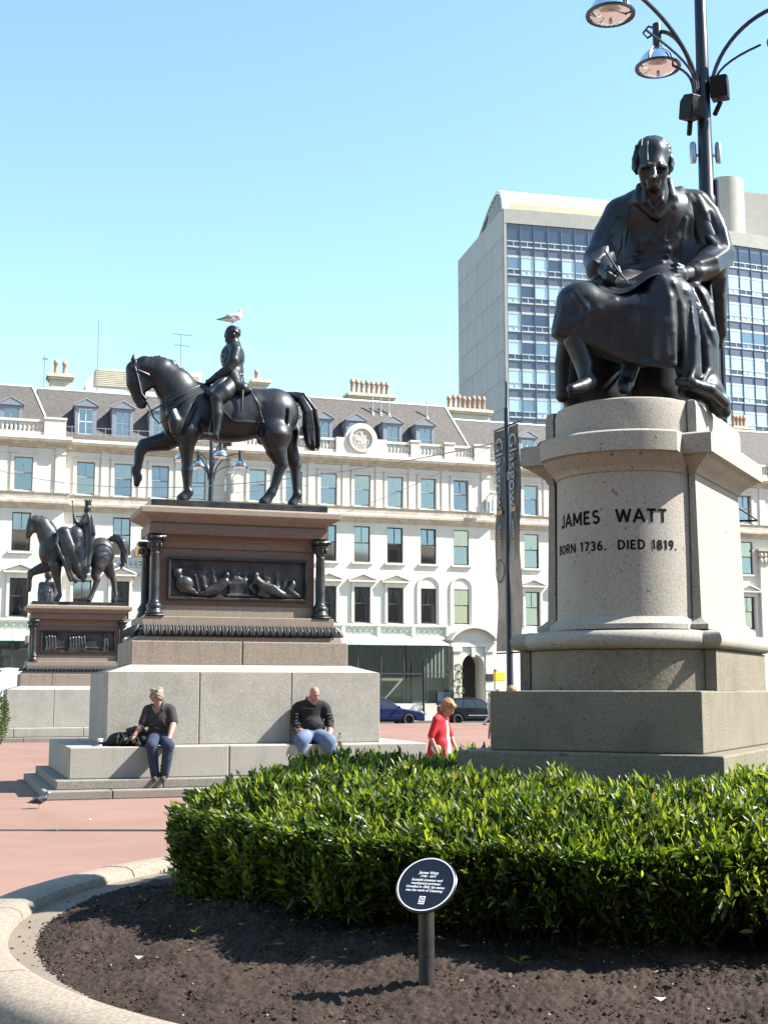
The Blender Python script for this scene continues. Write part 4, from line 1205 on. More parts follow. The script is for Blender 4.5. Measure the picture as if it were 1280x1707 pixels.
def bow_text(txt, size, s0, z, half, gap):
    total = sum(GLYPH[c][0] for c in txt) + gap * (len(txt) - 1)
    x = -total / 2; m = MB()
    def put(px, py):
        zz = z + (py - .5) * size; a = (s0 + px * size) / rb
        rr = rb - .0182 * (zz - 2.2) + .0022
        return (bcx + rr * math.sin(a), bcy - rr * math.cos(a), zz)
    for ch_ in txt:
        wd, strokes = GLYPH[ch_]
        for st in strokes:
            P_ = []
            for (a, b), (c, d) in zip(st, st[1:]):
                n_ = max(1, int(math.hypot(c - a, d - b) / .12))
                P_ += [(a + (c - a) * k / n_, b + (d - b) * k / n_) for k in range(n_)]
            P_.append(st[-1]); L, Rr = [], []
            for i, q in enumerate(P_):
                p0, p1 = P_[max(i - 1, 0)], P_[min(i + 1, len(P_) - 1)]
                if i in (0, len(P_) - 1) and len(P_) > 8 and math.hypot(st[0][0] - st[-1][0], st[0][1] - st[-1][1]) < 1e-6: p0, p1 = P_[-2], P_[1]
                dx, dy = p1[0] - p0[0], p1[1] - p0[1]; l_ = math.hypot(dx, dy) or 1
                L.append(put(x + q[0] - dy / l_ * half, q[1] + dx / l_ * half)); Rr.append(put(x + q[0] + dy / l_ * half, q[1] - dx / l_ * half))
            n_ = len(P_)
            m.add(L + Rr, [(n_ + i, n_ + i + 1, i + 1, i) for i in range(n_ - 1)])
        x += wd + gap
    return m.build('lettering', M['letter_black'], ped)
bow_text('JAMES  WATT', .094, .008, 2.885, .098, .165)
bow_text('BORN 1736.  DIED 1819.', .0645, .022, 2.685, .104, .175)

# ------------------------------------------------------------------ the round planting bed
BC = np.array([1.76, 8.94])
SOILC = np.array([1.84, 8.83])
bed = bpy.data.objects.new('bed_kerb', None); COL.objects.link(bed); bed['kind'] = 'structure'; bed.location = (BC[0], BC[1], 0)
def kerb_stone(a0, a1, r0, r1, zt, n=7):
    m = MB(); sec = [(r0, .02), (r0, zt - .06), (r0 + .025, zt - .02), (r0 + .08, zt), (r1 - .15, zt), (r1 - .08, zt - .015), (r1 - .025, zt - .06), (r1, zt - .13), (r1, -.02)]
    rows = []
    for i in range(n + 1):
        a = a0 + (a1 - a0) * i / n
        rows.append([(r * math.cos(a), r * math.sin(a), z) for r, z in sec])
    ns = len(sec); vs = [p for r in rows for p in r]; fs = []
    for i in range(n):
        for j in range(ns - 1): fs.append((i * ns + j, i * ns + j + 1, (i + 1) * ns + j + 1, (i + 1) * ns + j))
    fs.append(tuple(range(ns))); fs.append(tuple(reversed(range(n * ns, (n + 1) * ns))))
    m.add(vs, [tuple(reversed(f)) for f in fs])
    return m
nk = 26
for i in range(nk):
    a0 = 2 * math.pi * i / nk + .06; a1 = 2 * math.pi * (i + 1) / nk + .06
    kerb_stone(a0 + .0013, a1 - .0013, 4.07, 4.46, .33 + random.uniform(-.004, .004)).build('kerb_stone', M['kerb'], bed, True)
kj = MB(); kj.ring([(0, 0.0), (0, .25)], lambda o: [(4.26 * math.cos(t), 4.26 * math.sin(t)) for t in np.linspace(0, 2 * math.pi, 80, endpoint=False)]); kj.build('kerb_bedding', M['apron'], bed)
ap = MB(); ap.lathe([(4.07, .235), (3.3, .245)], (BC[0], BC[1], 0), 96, False); struct(ap.build('bed_apron', M['apron']))
# soil: a raked mound
def soil_h(x, y):
    r = np.hypot(x - SOILC[0], y - SOILC[1])
    return .235 + .20 * np.clip((4.0 - r) / 1.2, 0, 1) ** .8 + .02 * np.sin(x * 5.1 + 1.3 * np.sin(y * 3)) * np.clip((3.95 - r) / .3, 0, 1)
M['soil'] = None
m, nt, b = _nt('dark_soil')
v_ = _coord(nt)
c_ = _ramp(nt, _noise(nt, 45, 5, .75, v_).outputs[0], [(.3, (.03, .02, .0155)), (.6, (.062, .045, .036)), (.8, (.098, .075, .062))])
c_ = _mix(nt, c_, (.03, .021, .016), _ramp(nt, _noise(nt, 2.5, 4, .6, v_).outputs[0], [(.4, (0, 0, 0)), (.7, (.5,) * 3)]))
nt.links.new(c_, b.inputs['Base Color']); b.inputs['Roughness'].default_value = .95; b.inputs['Specular IOR Level'].default_value = .15
_bump(nt, b, _noise(nt, 90, 5, .75, v_).outputs[0], .6, .02)
M['soil'] = m
def vnoise(x, y, s, seed):
    """cheap smooth value noise"""
    r_ = np.random.default_rng(seed).random((256, 256))
    X, Y = x * s + 1000, y * s + 1000
    xi, yi = np.floor(X).astype(int), np.floor(Y).astype(int)
    fx, fy = X - xi, Y - yi; fx = fx * fx * (3 - 2 * fx); fy = fy * fy * (3 - 2 * fy)
    g = lambda i, j: r_[i % 256, j % 256]
    return (g(xi, yi) * (1 - fx) + g(xi + 1, yi) * fx) * (1 - fy) + (g(xi, yi + 1) * (1 - fx) + g(xi + 1, yi + 1) * fx) * fy
def soil_patch(a0, a1, na, r0, r1, nr):
    A, Rr = np.meshgrid(np.linspace(a0, a1, na), np.linspace(r0, r1, nr), indexing='ij')
    edge = 1 + .012 * (np.sin(A * 9) + .6 * np.sin(A * 23 + 1)) * (Rr / 4.0) ** 8
    x, y = SOILC[0] + Rr * edge * np.cos(A), SOILC[1] + Rr * edge * np.sin(A)
    rr = np.clip((3.98 - Rr) / .12, 0.12, 1)
    z = soil_h(x, y) + rr * (.034 * (vnoise(x, y, 7, 1) - .5) + .013 * (vnoise(x, y, 26, 2) - .5) + .018 * np.maximum(vnoise(x, y, 75, 3) - .45, 0) * 2)
    V = np.stack([x, y, z], -1).reshape(-1, 3)
    i, j = np.meshgrid(np.arange(na - 1), np.arange(nr - 1), indexing='ij')
    q = (i * nr + j).ravel()
    return V, np.stack([q, q + 1, q + nr + 1, q + nr], 1)[:, ::-1]
V1, F1 = soil_patch(R(165), R(320), 900, 1.9, 4.0, 200)
V2, F2 = soil_patch(R(-40), R(165), 150, 1.9, 4.0, 40)
so = bpy.data.objects.new('soil', np_mesh('soil', np.concatenate([V1, V2]), np.concatenate([F1, F2 + len(V1)]), M['soil'], True)); COL.objects.link(so); so['kind'] = 'structure'
# clods and grit on the soil
ico = [(0, 0, 1), (.894, 0, .447), (.276, .851, .447), (-.724, .526, .447), (-.724, -.526, .447), (.276, -.851, .447), (.724, .526, -.447), (-.276, .851, -.447), (-.894, 0, -.447), (-.276, -.851, -.447), (.724, -.526, -.447), (0, 0, -1)]
icf = [(0, 1, 2), (0, 2, 3), (0, 3, 4), (0, 4, 5), (0, 5, 1), (1, 6, 2), (2, 7, 3), (3, 8, 4), (4, 9, 5), (5, 10, 1), (6, 7, 2), (7, 8, 3), (8, 9, 4), (9, 10, 5), (10, 6, 1), (11, 7, 6), (11, 8, 7), (11, 9, 8), (11, 10, 9), (11, 6, 10)]
def scatter_clods(n, smin_, smax_, m, name, pw=2.5):
    a = np.radians(rng.uniform(165, 318, n)); r = 3.97 - 1.9 * rng.random(n) ** 1.3
    x, y = SOILC[0] + r * np.cos(a), SOILC[1] + r * np.sin(a)
    s_ = smin_ + (smax_ - smin_) * rng.random(n) ** pw
    base = np.array(ico)[None] * (1 + .45 * (rng.random((n, 12, 1)) - .5)) * s_[:, None, None] * np.array([1, 1, .75]) * (1 + .5 * (rng.random((n, 1, 3)) - .5))
    V = base + np.stack([x, y, soil_h(x, y) + s_ * .35], -1)[:, None, :]
    Fc = np.array(icf)[None] + (np.arange(n) * 12)[:, None, None]
    o = bpy.data.objects.new(name, np_mesh(name, V.reshape(-1, 3), Fc.reshape(-1, 3), m, True)); COL.objects.link(o); o['kind'] = 'stuff'
    return o
scatter_clods(30000, .002, .011, M['soil'], 'soil_clods', 3.5)
M['grit'] = mat('pale_grit', (.3, .26, .22), .9, var=.4, vscale=30)
scatter_clods(900, .002, .008, M['grit'], 'grit')

# ------------------------------------------------------------------ the laurel hedge round the pedestal
HC = np.array([1.87, 9.45]); HR = 3.33
def hedge_top(r):
    return np.interp(r, [0, 1.8, 2.25, 2.6, 2.88, 3.09, 3.22, 3.32], [1.18, 1.18, 1.18, 1.15, 1.09, 1.0, .89, .72])
def leaf_mat(name, base, trans, rough=.42):
    m, nt, b = _nt(name)
    v = _coord(nt)
    n_ = _noise(nt, 6, 3, .6, v)
    c = _ramp(nt, n_.outputs[0], [(.3, sc(base, .65)), (.55, base), (.75, sc(base, 1.35))])
    nt.links.new(c, b.inputs['Base Color'])
    b.inputs['Roughness'].default_value = rough
    b.inputs['Specular IOR Level'].default_value = .5
    out = nt.nodes['Material Output']
    tl = nt.nodes.new('ShaderNodeBsdfTranslucent'); tl.inputs[0].default_value = (*trans, 1)
    mx = nt.nodes.new('ShaderNodeMixShader'); mx.inputs[0].default_value = .38
    nt.links.new(b.outputs[0], mx.inputs[1]); nt.links.new(tl.outputs[0], mx.inputs[2]); nt.links.new(mx.outputs[0], out.inputs['Surface'])
    return m
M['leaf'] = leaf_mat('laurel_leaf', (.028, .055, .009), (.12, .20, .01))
M['leaf_young_sunlit'] = leaf_mat('laurel_leaf_young_sunlit', (.115, .16, .014), (.42, .50, .03))  # young growth, and the painted sunlit tone of the hedge top
M['leaf_dark'] = leaf_mat('laurel_leaf_old_shaded', (.011, .024, .009), (.02, .045, .006), .34)  # dark leaves, doubling as the painted shade tone on the hedge sides
M['twig'] = mat('twig_bark', (.05, .035, .022), .9, var=.3, vscale=8)
# one leaf: five points long, folded along the rib, arched
LT = np.array([[-.0, 0, 0], [.12, .30, .02], [-.12, .30, .02], [0, .30, -.03], [.15, .60, .02], [-.15, .60, .02], [0, .60, -.035], [0, 1.0, -.02]])
LF = np.array([[0, 1, 3, 0], [0, 3, 2, 0], [3, 1, 4, 6], [2, 3, 6, 5], [6, 4, 7, 7], [5, 6, 7, 7]])
LTRI = np.array([[0, 1, 3], [0, 3, 2], [3, 1, 4], [3, 4, 6], [2, 3, 6], [2, 6, 5], [6, 4, 7], [5, 6, 7]])
def leaf_cloud(pos, direc, size, curl):
    """arrays of leaves; direc is the way each leaf points"""
    n = len(pos)
    d = direc / np.linalg.norm(direc, axis=1)[:, None]
    rnd = rng.normal(size=(n, 3))
    x = np.cross(d, rnd); x /= np.linalg.norm(x, axis=1)[:, None]
    # faces lean up: make the leaf normal have positive z
    nz = np.cross(x, d)
    flip = np.where(nz[:, 2] < 0, -1, 1)[:, None]
    x = x * flip; nz = nz * flip
    L = LT[None] * np.array([1.0, 1, 1])
    t = L[..., 1]
    bend = -curl[:, None] * t ** 2
    V = pos[:, None] + size[:, None, None] * (L[..., 0:1] * x[:, None] * rng.uniform(.8, 1.15, (n, 1, 1)) + L[..., 1:2] * d[:, None] + (L[..., 2] + bend)[..., None] * nz[:, None])
    Fc = LTRI[None] + (np.arange(n) * 8)[:, None, None]
    return V.reshape(-1, 3), Fc.reshape(-1, 3)
def hedge_shoots(n, a0, a1):
    """random shoots over the ring's skin: position, outward normal"""
    u = rng.random(n); a = np.radians(rng.uniform(a0, a1, n))
    side = u < .46
    r = np.where(side, 3.27, np.sqrt(rng.uniform(1.5 ** 2, 3.25 ** 2, n)))
    zt = hedge_top(r)
    kf = np.clip((np.degrees(a) - 198) / 45, 0, 1)          # the front is undercut, the left end grows to the ground
    zlow = .38 + .18 * kf
    z = np.where(side, zlow + (hedge_top(3.22) + .1 - zlow) * rng.random(n) ** .55, zt)
    r = np.where(side, 3.27 - (.1 + .4 * kf) * np.clip((.86 - z) / .32, 0, 1) + .04 * np.sin(a * 13) - .06 * np.clip((z - .78) / .2, 0, 1), r)
    lump = .62 * (.06 * np.sin(a * 7 + r * 3) + .06 * np.sin(a * 17 + 4 * r) + .045 * np.sin(a * 31 - r * 9) + .03 * np.sin(a * 53 + r * 21))
    z = z + np.where(side, 0, lump); r = r + np.where(side, lump * 1.2, 0)
    k = np.where(side, np.clip((z - .5) / .5, 0, 1), 1.0)
    out = np.where(side, 1.0, np.clip((r - 2.5) / 1.1, 0, .75))
    nrm = np.stack([np.cos(a) * out, np.sin(a) * out, .35 + .9 * np.where(side, .1, 1)], -1)
    p = np.stack([HC[0] + r * np.cos(a), HC[1] + r * np.sin(a), z], -1)
    nrm /= np.linalg.norm(nrm, axis=1)[:, None]
    return p, nrm, side
hedge = thing('hedge', 'dense round laurel hedge of glossy leaves encircling the bow-fronted pedestal', 'hedge', (HC[0], HC[1], .3))
def keep_clear(p):                                        # nothing grows inside the pedestal's step
    q = p[:, :2] - WO
    s_, w_ = q @ wU, q @ wW
    return ~((s_ > -1.72) & (s_ < .22) & (w_ > -.19) & (w_ < 2.26))
def make_foliage(ns, a0, a1, per, smin_, smax_, off):
    p, nrm, side = hedge_shoots(ns, a0, a1)
    dep = rng.random(ns) ** 1.6 * off
    p = p - nrm * dep[:, None]
    ok = keep_clear(p); p, nrm, side, dep = p[ok], nrm[ok], side[ok], dep[ok]
    ax = nrm + rng.normal(size=nrm.shape) * .28 + np.array([0, 0, .45]); ax /= np.linalg.norm(ax, axis=1)[:, None]
    n = len(p)
    P_ = np.repeat(p, per, 0); A_ = np.repeat(ax, per, 0)
    k = np.tile(np.arange(per), n)
    P_ = P_ + A_ * (-.11 + .11 * (k / per))[:, None] + rng.normal(size=P_.shape) * .006
    spread = np.where(k >= per - 2, .35, .95)[:, None]
    D_ = A_ + rng.normal(size=P_.shape) * spread * .62
    S_ = smin_ + (smax_ - smin_) * rng.random(len(P_)) ** 1.25
    S_ *= np.where(k >= per - 2, .8, 1.0)
    C_ = rng.uniform(-.05, .3, len(P_))
    tone = np.repeat(rng.random(n) * np.where(side, .75, 1.12), per) * .6 + rng.random(len(P_)) * .4 + np.where(k >= per - 2, .22, 0)  # top leaves toned lighter, sides darker: sun and shade put into leaf colour
    depr = np.repeat(dep, per)
    return P_, D_, S_, C_, tone, depr
fol = [make_foliage(23000, 150, 330, 8, .036, .084, .21), make_foliage(4200, -30, 150, 7, .06, .11, .22)]
Pa, Da, Sa, Ca, Ta, Dp = [np.concatenate([f[i] for f in fol]) for i in range(6)]
# the leaves that show largest: parts of their own
near = (Dp < .04) & (Pa[:, 1] < 8.2) & (Sa > .062)
score = np.where(near, Sa / Pa[:, 1] * (1 + .0 * Ta), 0)
pick = np.argsort(-score)[:295]
msk = np.ones(len(Pa), bool); msk[pick] = False
M['yellow_leaf'] = leaf_mat('laurel_leaf_yellowed', (.16, .12, .02), (.3, .24, .03), .5)
old_ = rng.random(len(Pa)) < .014
for nm, mt, sel in (('foliage', 'yellow_leaf', old_), ('foliage', 'leaf_dark', (Ta < .33) & ~old_), ('foliage', 'leaf', (Ta >= .33) & (Ta < .74) & ~old_), ('foliage', 'leaf_young_sunlit', (Ta >= .74) & ~old_)):
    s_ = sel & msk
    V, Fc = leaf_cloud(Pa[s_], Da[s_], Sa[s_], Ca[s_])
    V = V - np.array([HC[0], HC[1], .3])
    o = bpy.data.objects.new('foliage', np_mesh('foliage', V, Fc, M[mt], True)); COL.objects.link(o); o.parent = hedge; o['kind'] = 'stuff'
LM3 = []
for mt in ('leaf', 'leaf_young_sunlit'):
    for cu in (.02, .2):
        L = LT.copy(); L[:, 2] += -cu * L[:, 1] ** 2
        LM3.append(np_mesh('leaf', L, LTRI, M[mt], True))
for i in pick:
    d = Vector(Da[i]).normalized(); x = d.cross(Vector(rng.normal(size=3))).normalized(); nz = x.cross(d)
    if nz.z < 0: x, nz = -x, -nz
    o = bpy.data.objects.new('leaf', LM3[(2 if Ta[i] > .75 else 0) + (i % 2)]); COL.objects.link(o); o.parent = hedge
    mw = Matrix((x, d, nz)).transposed().to_4x4() @ Matrix.Scale(Sa[i], 4)
    mw.translation = Vector(Pa[i]) - Vector((HC[0], HC[1], .3))
    o.matrix_local = mw
# stems and twigs under the leaves
tw_ = MB()
for i in range(420):
    a = R(random.uniform(150, 330)); r = random.uniform(2.25, 2.75)
    p = Vector((r * math.cos(a), r * math.sin(a), .02 + .1 * 0))
    pts = [p]; d = Vector((math.cos(a) * .35 + random.gauss(0, .3), math.sin(a) * .35 + random.gauss(0, .3), 1)).normalized()
    for k in range(4):
        p = p + d * random.uniform(.1, .17); d = (d + Vector((random.gauss(0, .25), random.gauss(0, .25), .1))).normalized(); pts.append(p.copy())
    tw_.tube(pts, [.010, .009, .007, .005, .003], 5, False)
o = tw_.build('stems', M['twig'], hedge, True); o['kind'] = 'stuff'
# the thick of the bush: older wood and leaf litter
hc = MB(); prof_ = [(2.1, .02), (2.2, .2), (2.5, .42), (2.6, .52), (2.5, .58), (2.0, .62), (1.5, .62)]
hc.lathe(prof_, (0, 0, 0), 72, False); hc.build('inner_wood', M['twig'], hedge, True)

# leaves fallen on the soil round the hedge's foot
nl_ = 260
a_ = np.radians(rng.uniform(170, 315, nl_)); r_ = 2.95 + .95 * rng.random(nl_) ** 1.7
xl, yl = HC[0] + r_ * np.cos(a_), HC[1] + r_ * np.sin(a_)
Pl = np.stack([xl, yl, soil_h(xl, yl) + .012], -1); Dl = np.stack([rng.normal(size=nl_), rng.normal(size=nl_), .12 * rng.normal(size=nl_)], -1)
V, Fc = leaf_cloud(Pl, Dl, rng.uniform(.03, .07, nl_), rng.uniform(-.2, .3, nl_))
M['dead_leaf'] = mat('fallen_leaf', (.11, .085, .03), .8, var=.6, vscale=3)
o = bpy.data.objects.new('leaf_litter', np_mesh('leaf_litter', V, Fc, M['dead_leaf'], True)); COL.objects.link(o); o['kind'] = 'stuff'
# seedlings and leaves fallen on the soil
def seedling(u, v, n, size, lab):
    z = .4; p = at_height(u, v, z)
    for _ in range(4): z = float(soil_h(p[0], p[1])); p = at_height(u, v, z)
    t = thing('seedling', lab, 'seedling', p)
    s_ = MB(); s_.tube([(0, 0, 0), (.004, 0, size * .6)], .003, 5); s_.build('stem', M['twig'], t)
    for k in range(n):
        a = 2.4 * k; d = Vector((math.cos(a), math.sin(a), .55)).normalized(); x = d.cross(Vector((0, 0, 1))).normalized(); nz = x.cross(d)
        o = bpy.data.objects.new('leaf', LM3[(k % 2) * 2 + 1]); COL.objects.link(o); o.parent = t
        mw = Matrix((x, d, nz)).transposed().to_4x4() @ Matrix.Scale(size * (.7 + .3 * random.random()), 4); mw.translation = Vector((0, 0, size * (.25 + .35 * k / n))); o.matrix_local = mw
seedling(325, 1563, 4, .07, 'small green seedling alone on the dark soil left of the oval sign')
seedling(590, 1565, 4, .06, 'tiny seedling at the foot of the hedge above the oval sign shadow')
seedling(865, 1618, 6, .09, 'leafy seedling on the soil just right of the sign post')
seedling(1165, 1560, 9, .16, 'largest green seedling growing before the hedge at the right')
seedling(1262, 1578, 5, .09, 'seedling with two pale leaves at the right edge of the bed')
# ------------------------------------------------------------------ the seated bronze
def first_hit(c, ray0, ray1, n=260):
    """first place along a line where the clay begins"""
    T = np.linspace(0, 1, n)[:, None]
    pts = ray0 + (ray1 - ray0) * T
    ii = np.rint((pts - c.lo) / c.h).astype(int)
    ok = ((ii >= 0) & (ii < c.n)).all(1)
    ii = np.clip(ii, 0, c.n - 1)
    f = np.where(ok, c.F[ii[:, 0], ii[:, 1], ii[:, 2]], 9)
    k = np.argmax(f < 0)
    return pts[k] if f[k] < 0 else None
M['gull_dirt'] = mat('dried_droppings', (.32, .33, .30), .8, var=.2)
def seated_bronze():
    base = wp(-.65, 1.0, 3.712)
    t = thing('bronze_statue', 'large dark bronze of a robed man seated writing on a board on his lap', 'statue', base)
    W = lambda u, v, D: at_depth(860 + u / 3.048, 200 + v / 3.048, D) - base
    r = lambda x: x / 715.0
    lo = W(170, 1530, 9.6); hi = W(1130, 60, 9.6)
    lo[1] = 8.62 - base[1]; hi[1] = 10.2 - base[1]; lo[0] -= .05; hi[0] += .05; lo[2] = -.45; hi[2] += .05
    c = Clay(lo, hi, .0092)
    C = lambda a, b, ra, rb, k=.04, **kw: c.cone(W(*a), W(*b), r(ra), r(rb), k, **kw)
    CH = lambda pts, rad, k=.04, **kw: c.chain([W(*p) for p in pts], [r(x) for x in rad] if not isinstance(rad, (int, float)) else r(rad), k, **kw)
    EL = lambda p, rad, k=.04, **kw: c.ell(W(*p), [r(x) for x in (rad[0], rad[2], rad[1])], k, **kw)
    def fold(uv, rad, k=.024, sub=False, sink=.62):
        pts, rr = [], []
        n = len(uv)
        for i, (u, v) in enumerate(uv):
            h = first_hit(c, W(u, v, 8.65), W(u, v, 10.15))
            if h is None: continue
            q = rad * (1 if 0 < i < n - 1 else .55)
            pts.append(h + np.array([0, r(q) * sink * (-1 if sub else 1) * (1 if not sub else .2), 0])); rr.append(r(q))
        if len(pts) > 1: c.chain(pts, rr, k, sub)
    # --- body: head, neck, trunk, arms, hands, shins, shoes in one skin
    head = W(692, 190, 9.50)
    EL((692, 182, 9.51), (90, 92, 112), .03); EL((694, 250, 9.455), (76, 92, 84), .05); C((694, 296, 9.47), (696, 334, 9.47), 56, 36, .05)
    C((640, 258, 9.42), (662, 306, 9.45), 24, 20, .03); C((748, 258, 9.42), (728, 306, 9.45), 24, 20, .03)
    CH([(638, 236, 9.37), (666, 230, 9.328), (697, 232, 9.325), (728, 230, 9.328), (758, 236, 9.37)], [14, 18, 14, 18, 14], .02)
    EL((664, 256, 9.352), (24, 14, 20), .015, sub=True); EL((730, 256, 9.352), (24, 14, 20), .015, sub=True)
    EL((664, 258, 9.39), (17, 9, 12), .01); EL((730, 258, 9.39), (17, 9, 12), .01)
    CH([(697, 236, 9.325), (698, 264, 9.298), (699, 286, 9.288)], [11, 14, 19], .02); EL((684, 288, 9.325), (10, 9, 12), .015); EL((713, 288, 9.325), (10, 9, 12), .015)
    CH([(670, 312, 9.40), (697, 308, 9.385), (726, 312, 9.40)], [7, 9, 7], .015); CH([(672, 322, 9.415), (697, 322, 9.40), (724, 322, 9.415)], [8, 10, 8], .015)
    CH([(670, 317, 9.395), (697, 315, 9.378), (726, 317, 9.395)], 3.5, .008, sub=True)
    EL((697, 342, 9.43), (26, 18, 22), .03); EL((697, 395, 9.56), (58, 50, 50), .04)
    for s, u in ((-1, 603), (1, 787)):
        EL((u, 240, 9.51), (13, 30, 22), .015); 
    C((700, 330, 9.56), (702, 450, 9.68), 70, 88, .05)
    EL((705, 610, 9.80), (195, 230, 140)); EL((705, 490, 9.75), (205, 130, 140), .08)
    CH([(530, 482, 9.76), (700, 425, 9.74), (895, 445, 9.76)], [72, 100, 78], .08)
    CH([(520, 490, 9.74), (425, 695, 9.64), (455, 765, 9.36), (470, 778, 9.27)], [70, 62, 46, 36], .04)
    CH([(905, 455, 9.76), (1012, 700, 9.70), (890, 780, 9.38), (850, 786, 9.27)], [74, 66, 48, 36], .04)
    # writing hand
    EL((474, 782, 9.22), (38, 40, 40), .03)
    for a, b, d, e in (((448, 768, 9.19), (470, 750, 9.15), (500, 770, 9.13), (512, 790, 9.14)), ((446, 786, 9.17), (466, 780, 9.12), (498, 800, 9.11), (505, 815, 9.13)), ((448, 803, 9.17), (468, 804, 9.12), (492, 822, 9.12), (496, 834, 9.14)), ((454, 818, 9.18), (472, 822, 9.14), (488, 836, 9.14), (490, 844, 9.15))):
        CH([a, b, d, e], [14, 14, 12, 9], .008)
    CH([(480, 756, 9.2), (512, 752, 9.16), (528, 778, 9.14)], [16, 14, 10], .01)
    # holding hand
    EL((838, 788, 9.22), (34, 44, 34), .03)
    for k in range(4):
        v0 = 758 + 19 * k
        CH([(838, v0, 9.19), (812, v0 - 3, 9.15), (790, v0 + 6, 9.17)], [14, 12.5, 9], .008)
    CH([(842, 748, 9.2), (815, 736, 9.19), (790, 740, 9.2)], [15, 13, 10], .01)
    # stockinged shin, buckled shoe
    CH([(318, 930, 9.12), (300, 1120, 9.08), (342, 1240, 9.06), (352, 1312, 9.03)], [70, 58, 46, 36], .03)
    CH([(374, 1330, 9.03), (330, 1354, 8.96), (280, 1366, 8.89)], [38, 32, 24], .03)
    CH([(700, 900, 9.2), (600, 1180, 9.22), (560, 1330, 9.2)], [70, 55, 40], .03); CH([(556, 1345, 9.2), (545, 1365, 9.06)], [40, 30], .02)
    c.build('figure', M['bronze'], t)
    # --- hair
    lo2, hi2 = W(570, 330, 9.5), W(825, 20, 9.5); lo2[1] = 9.28 - base[1]; hi2[1] = 9.75 - base[1]
    h = Clay(lo2, hi2, .007)
    hE = lambda p, rad, k=.02, **kw: h.ell(W(*p), [r(x) for x in (rad[0], rad[2], rad[1])], k, **kw)
    hE((693, 180, 9.575), (99, 98, 112), .03)
    hE((692, 275, 9.30), (84, 118, 96), .03, sub=True)
    for u, v, q in ((612, 180, 13), (607, 205, 14), (604, 228, 15), (608, 248, 13), (774, 170, 13), (780, 194, 14), (784, 216, 16), (780, 238, 14), (770, 256, 11)):
        hE((u, v, 9.475 + .015 * random.random()), (q, q, q), .015); hE((u + (6 if u > 690 else -6), v + 6, 9.53), (q, q, q), .015)
    h.disp(lambda X, Y, Z: .0022 * np.sin(X * 95 + 9 * np.sin(Z * 21) + 3 * np.sin(Y * 30)) + .002 * np.sin(Z * 130 + X * 60))
    for k in range(13):                                  # thin hair combed forward over the crown
        u0 = 612 + 13.5 * k; x_ = (u0 - 693) / 94; cc_ = math.sqrt(max(.04, 1 - x_ * x_))
        pts_ = []
        for ph in (46 + 22 * abs(x_), 66, 88, 112, 135):
            a_ = R(ph); pts_.append(W(u0 + 3 * math.sin(k * 2.3), 184 - 95 * cc_ * math.sin(a_), 9.51 - 114 * cc_ * math.cos(a_) / 715))
        h.chain(pts_, [r(3), r(8), r(10), r(11), r(12)], .012)
    for s_, u in ((-1, 606), (1, 779)):
        h.chain([W(u - 4 * s_, 160, 9.50), W(u, 200, 9.49), W(u + 2 * s_, 240, 9.50), W(u - 6 * s_, 272, 9.52)], [r(14), r(19), r(18), r(10)], .015)
    h.build('hair', M['bronze'], t)
    # --- robe
    c = Clay(lo, hi, .0092)
    EL((705, 610, 9.81), (205, 235, 150)); EL((708, 490, 9.77), (222, 132, 148), .08)
    CH([(532, 478, 9.78), (640, 430, 9.76)], [80, 92], .08); CH([(790, 425, 9.77), (900, 440, 9.78)], [92, 86], .08)
    EL((697, 380, 9.36), (88, 120, 90), .04, sub=True)                      # open at the throat
    CH([(634, 345, 9.60), (628, 415, 9.57), (690, 485, 9.56)], [30, 30, 18], .03); CH([(772, 318, 9.62), (786, 395, 9.58), (716, 495, 9.56)], [28, 34, 20], .03); CH([(655, 355, 9.52), (662, 410, 9.51), (692, 455, 9.53)], [16, 18, 12], .02); CH([(742, 350, 9.52), (735, 410, 9.51), (700, 455, 9.53)], [16, 18, 12], .02)
    CH([(525, 482, 9.75), (470, 585, 9.71), (425, 705, 9.63)], [86, 84, 84], .05); CH([(425, 715, 9.6), (408, 762, 9.44)], [82, 58], .05)
    CH([(905, 447, 9.77), (985, 560, 9.77), (1025, 685, 9.72)], [88, 92, 84], .05); CH([(1025, 690, 9.68), (960, 742, 9.46), (895, 785, 9.37)], [82, 76, 58], .05)
    EL((392, 775, 9.32), (44, 40, 40), .02, sub=True)
    C((545, 560, 9.82), (520, 800, 9.78), 90, 120, .05); C((860, 560, 9.84), (900, 800, 9.78), 90, 130, .05)
    C((930, 700, 9.8), (985, 900, 9.75), 70, 60, .05)
    CH([(1005, 770, 9.64), (1012, 920, 9.68), (1025, 1075, 9.70), (1034, 1150, 9.70)], [72, 62, 46, 18], .04)
    C((610, 870, 9.78), (322, 915, 9.15), 118, 86, .06); C((800, 870, 9.78), (742, 868, 9.12), 128, 92, .06)
    EL((545, 905, 9.42), (190, 66, 230), .06)
    for u, d, vb, ra, rb in ((240, 9.13, 1066, 60, 44), (268, 9.12, 1075, 84, 50), (330, 9.10, 1096, 90, 52), (395, 9.10, 1124, 90, 54), (460, 9.11, 1151, 90, 54), (525, 9.12, 1174, 90, 54), (590, 9.12, 1190, 90, 54), (655, 9.11, 1202, 90, 54)):
        C((u + (.12 * (540 - u)), 930 + (45 if 380 < u < 670 else 0), d), (u - 14, vb, d - .03), ra, rb, .07)
    CH([(742, 880, 9.10), (745, 1050, 9.06), (752, 1200, 9.03)], [92, 78, 58], .06)
    CH([(198, 1088, 9.10), (300, 1114, 9.06), (420, 1170, 9.06), (510, 1208, 9.06), (640, 1238, 9.03), (790, 1244, 8.98)], [14, 15, 15, 15, 16, 18], .03)
    CH([(170, 1142, 9.08), (300, 1168, 9.05), (420, 1224, 9.05), (510, 1264, 9.05), (640, 1294, 9.02), (760, 1300, 8.98)], 42, .012, sub=True)
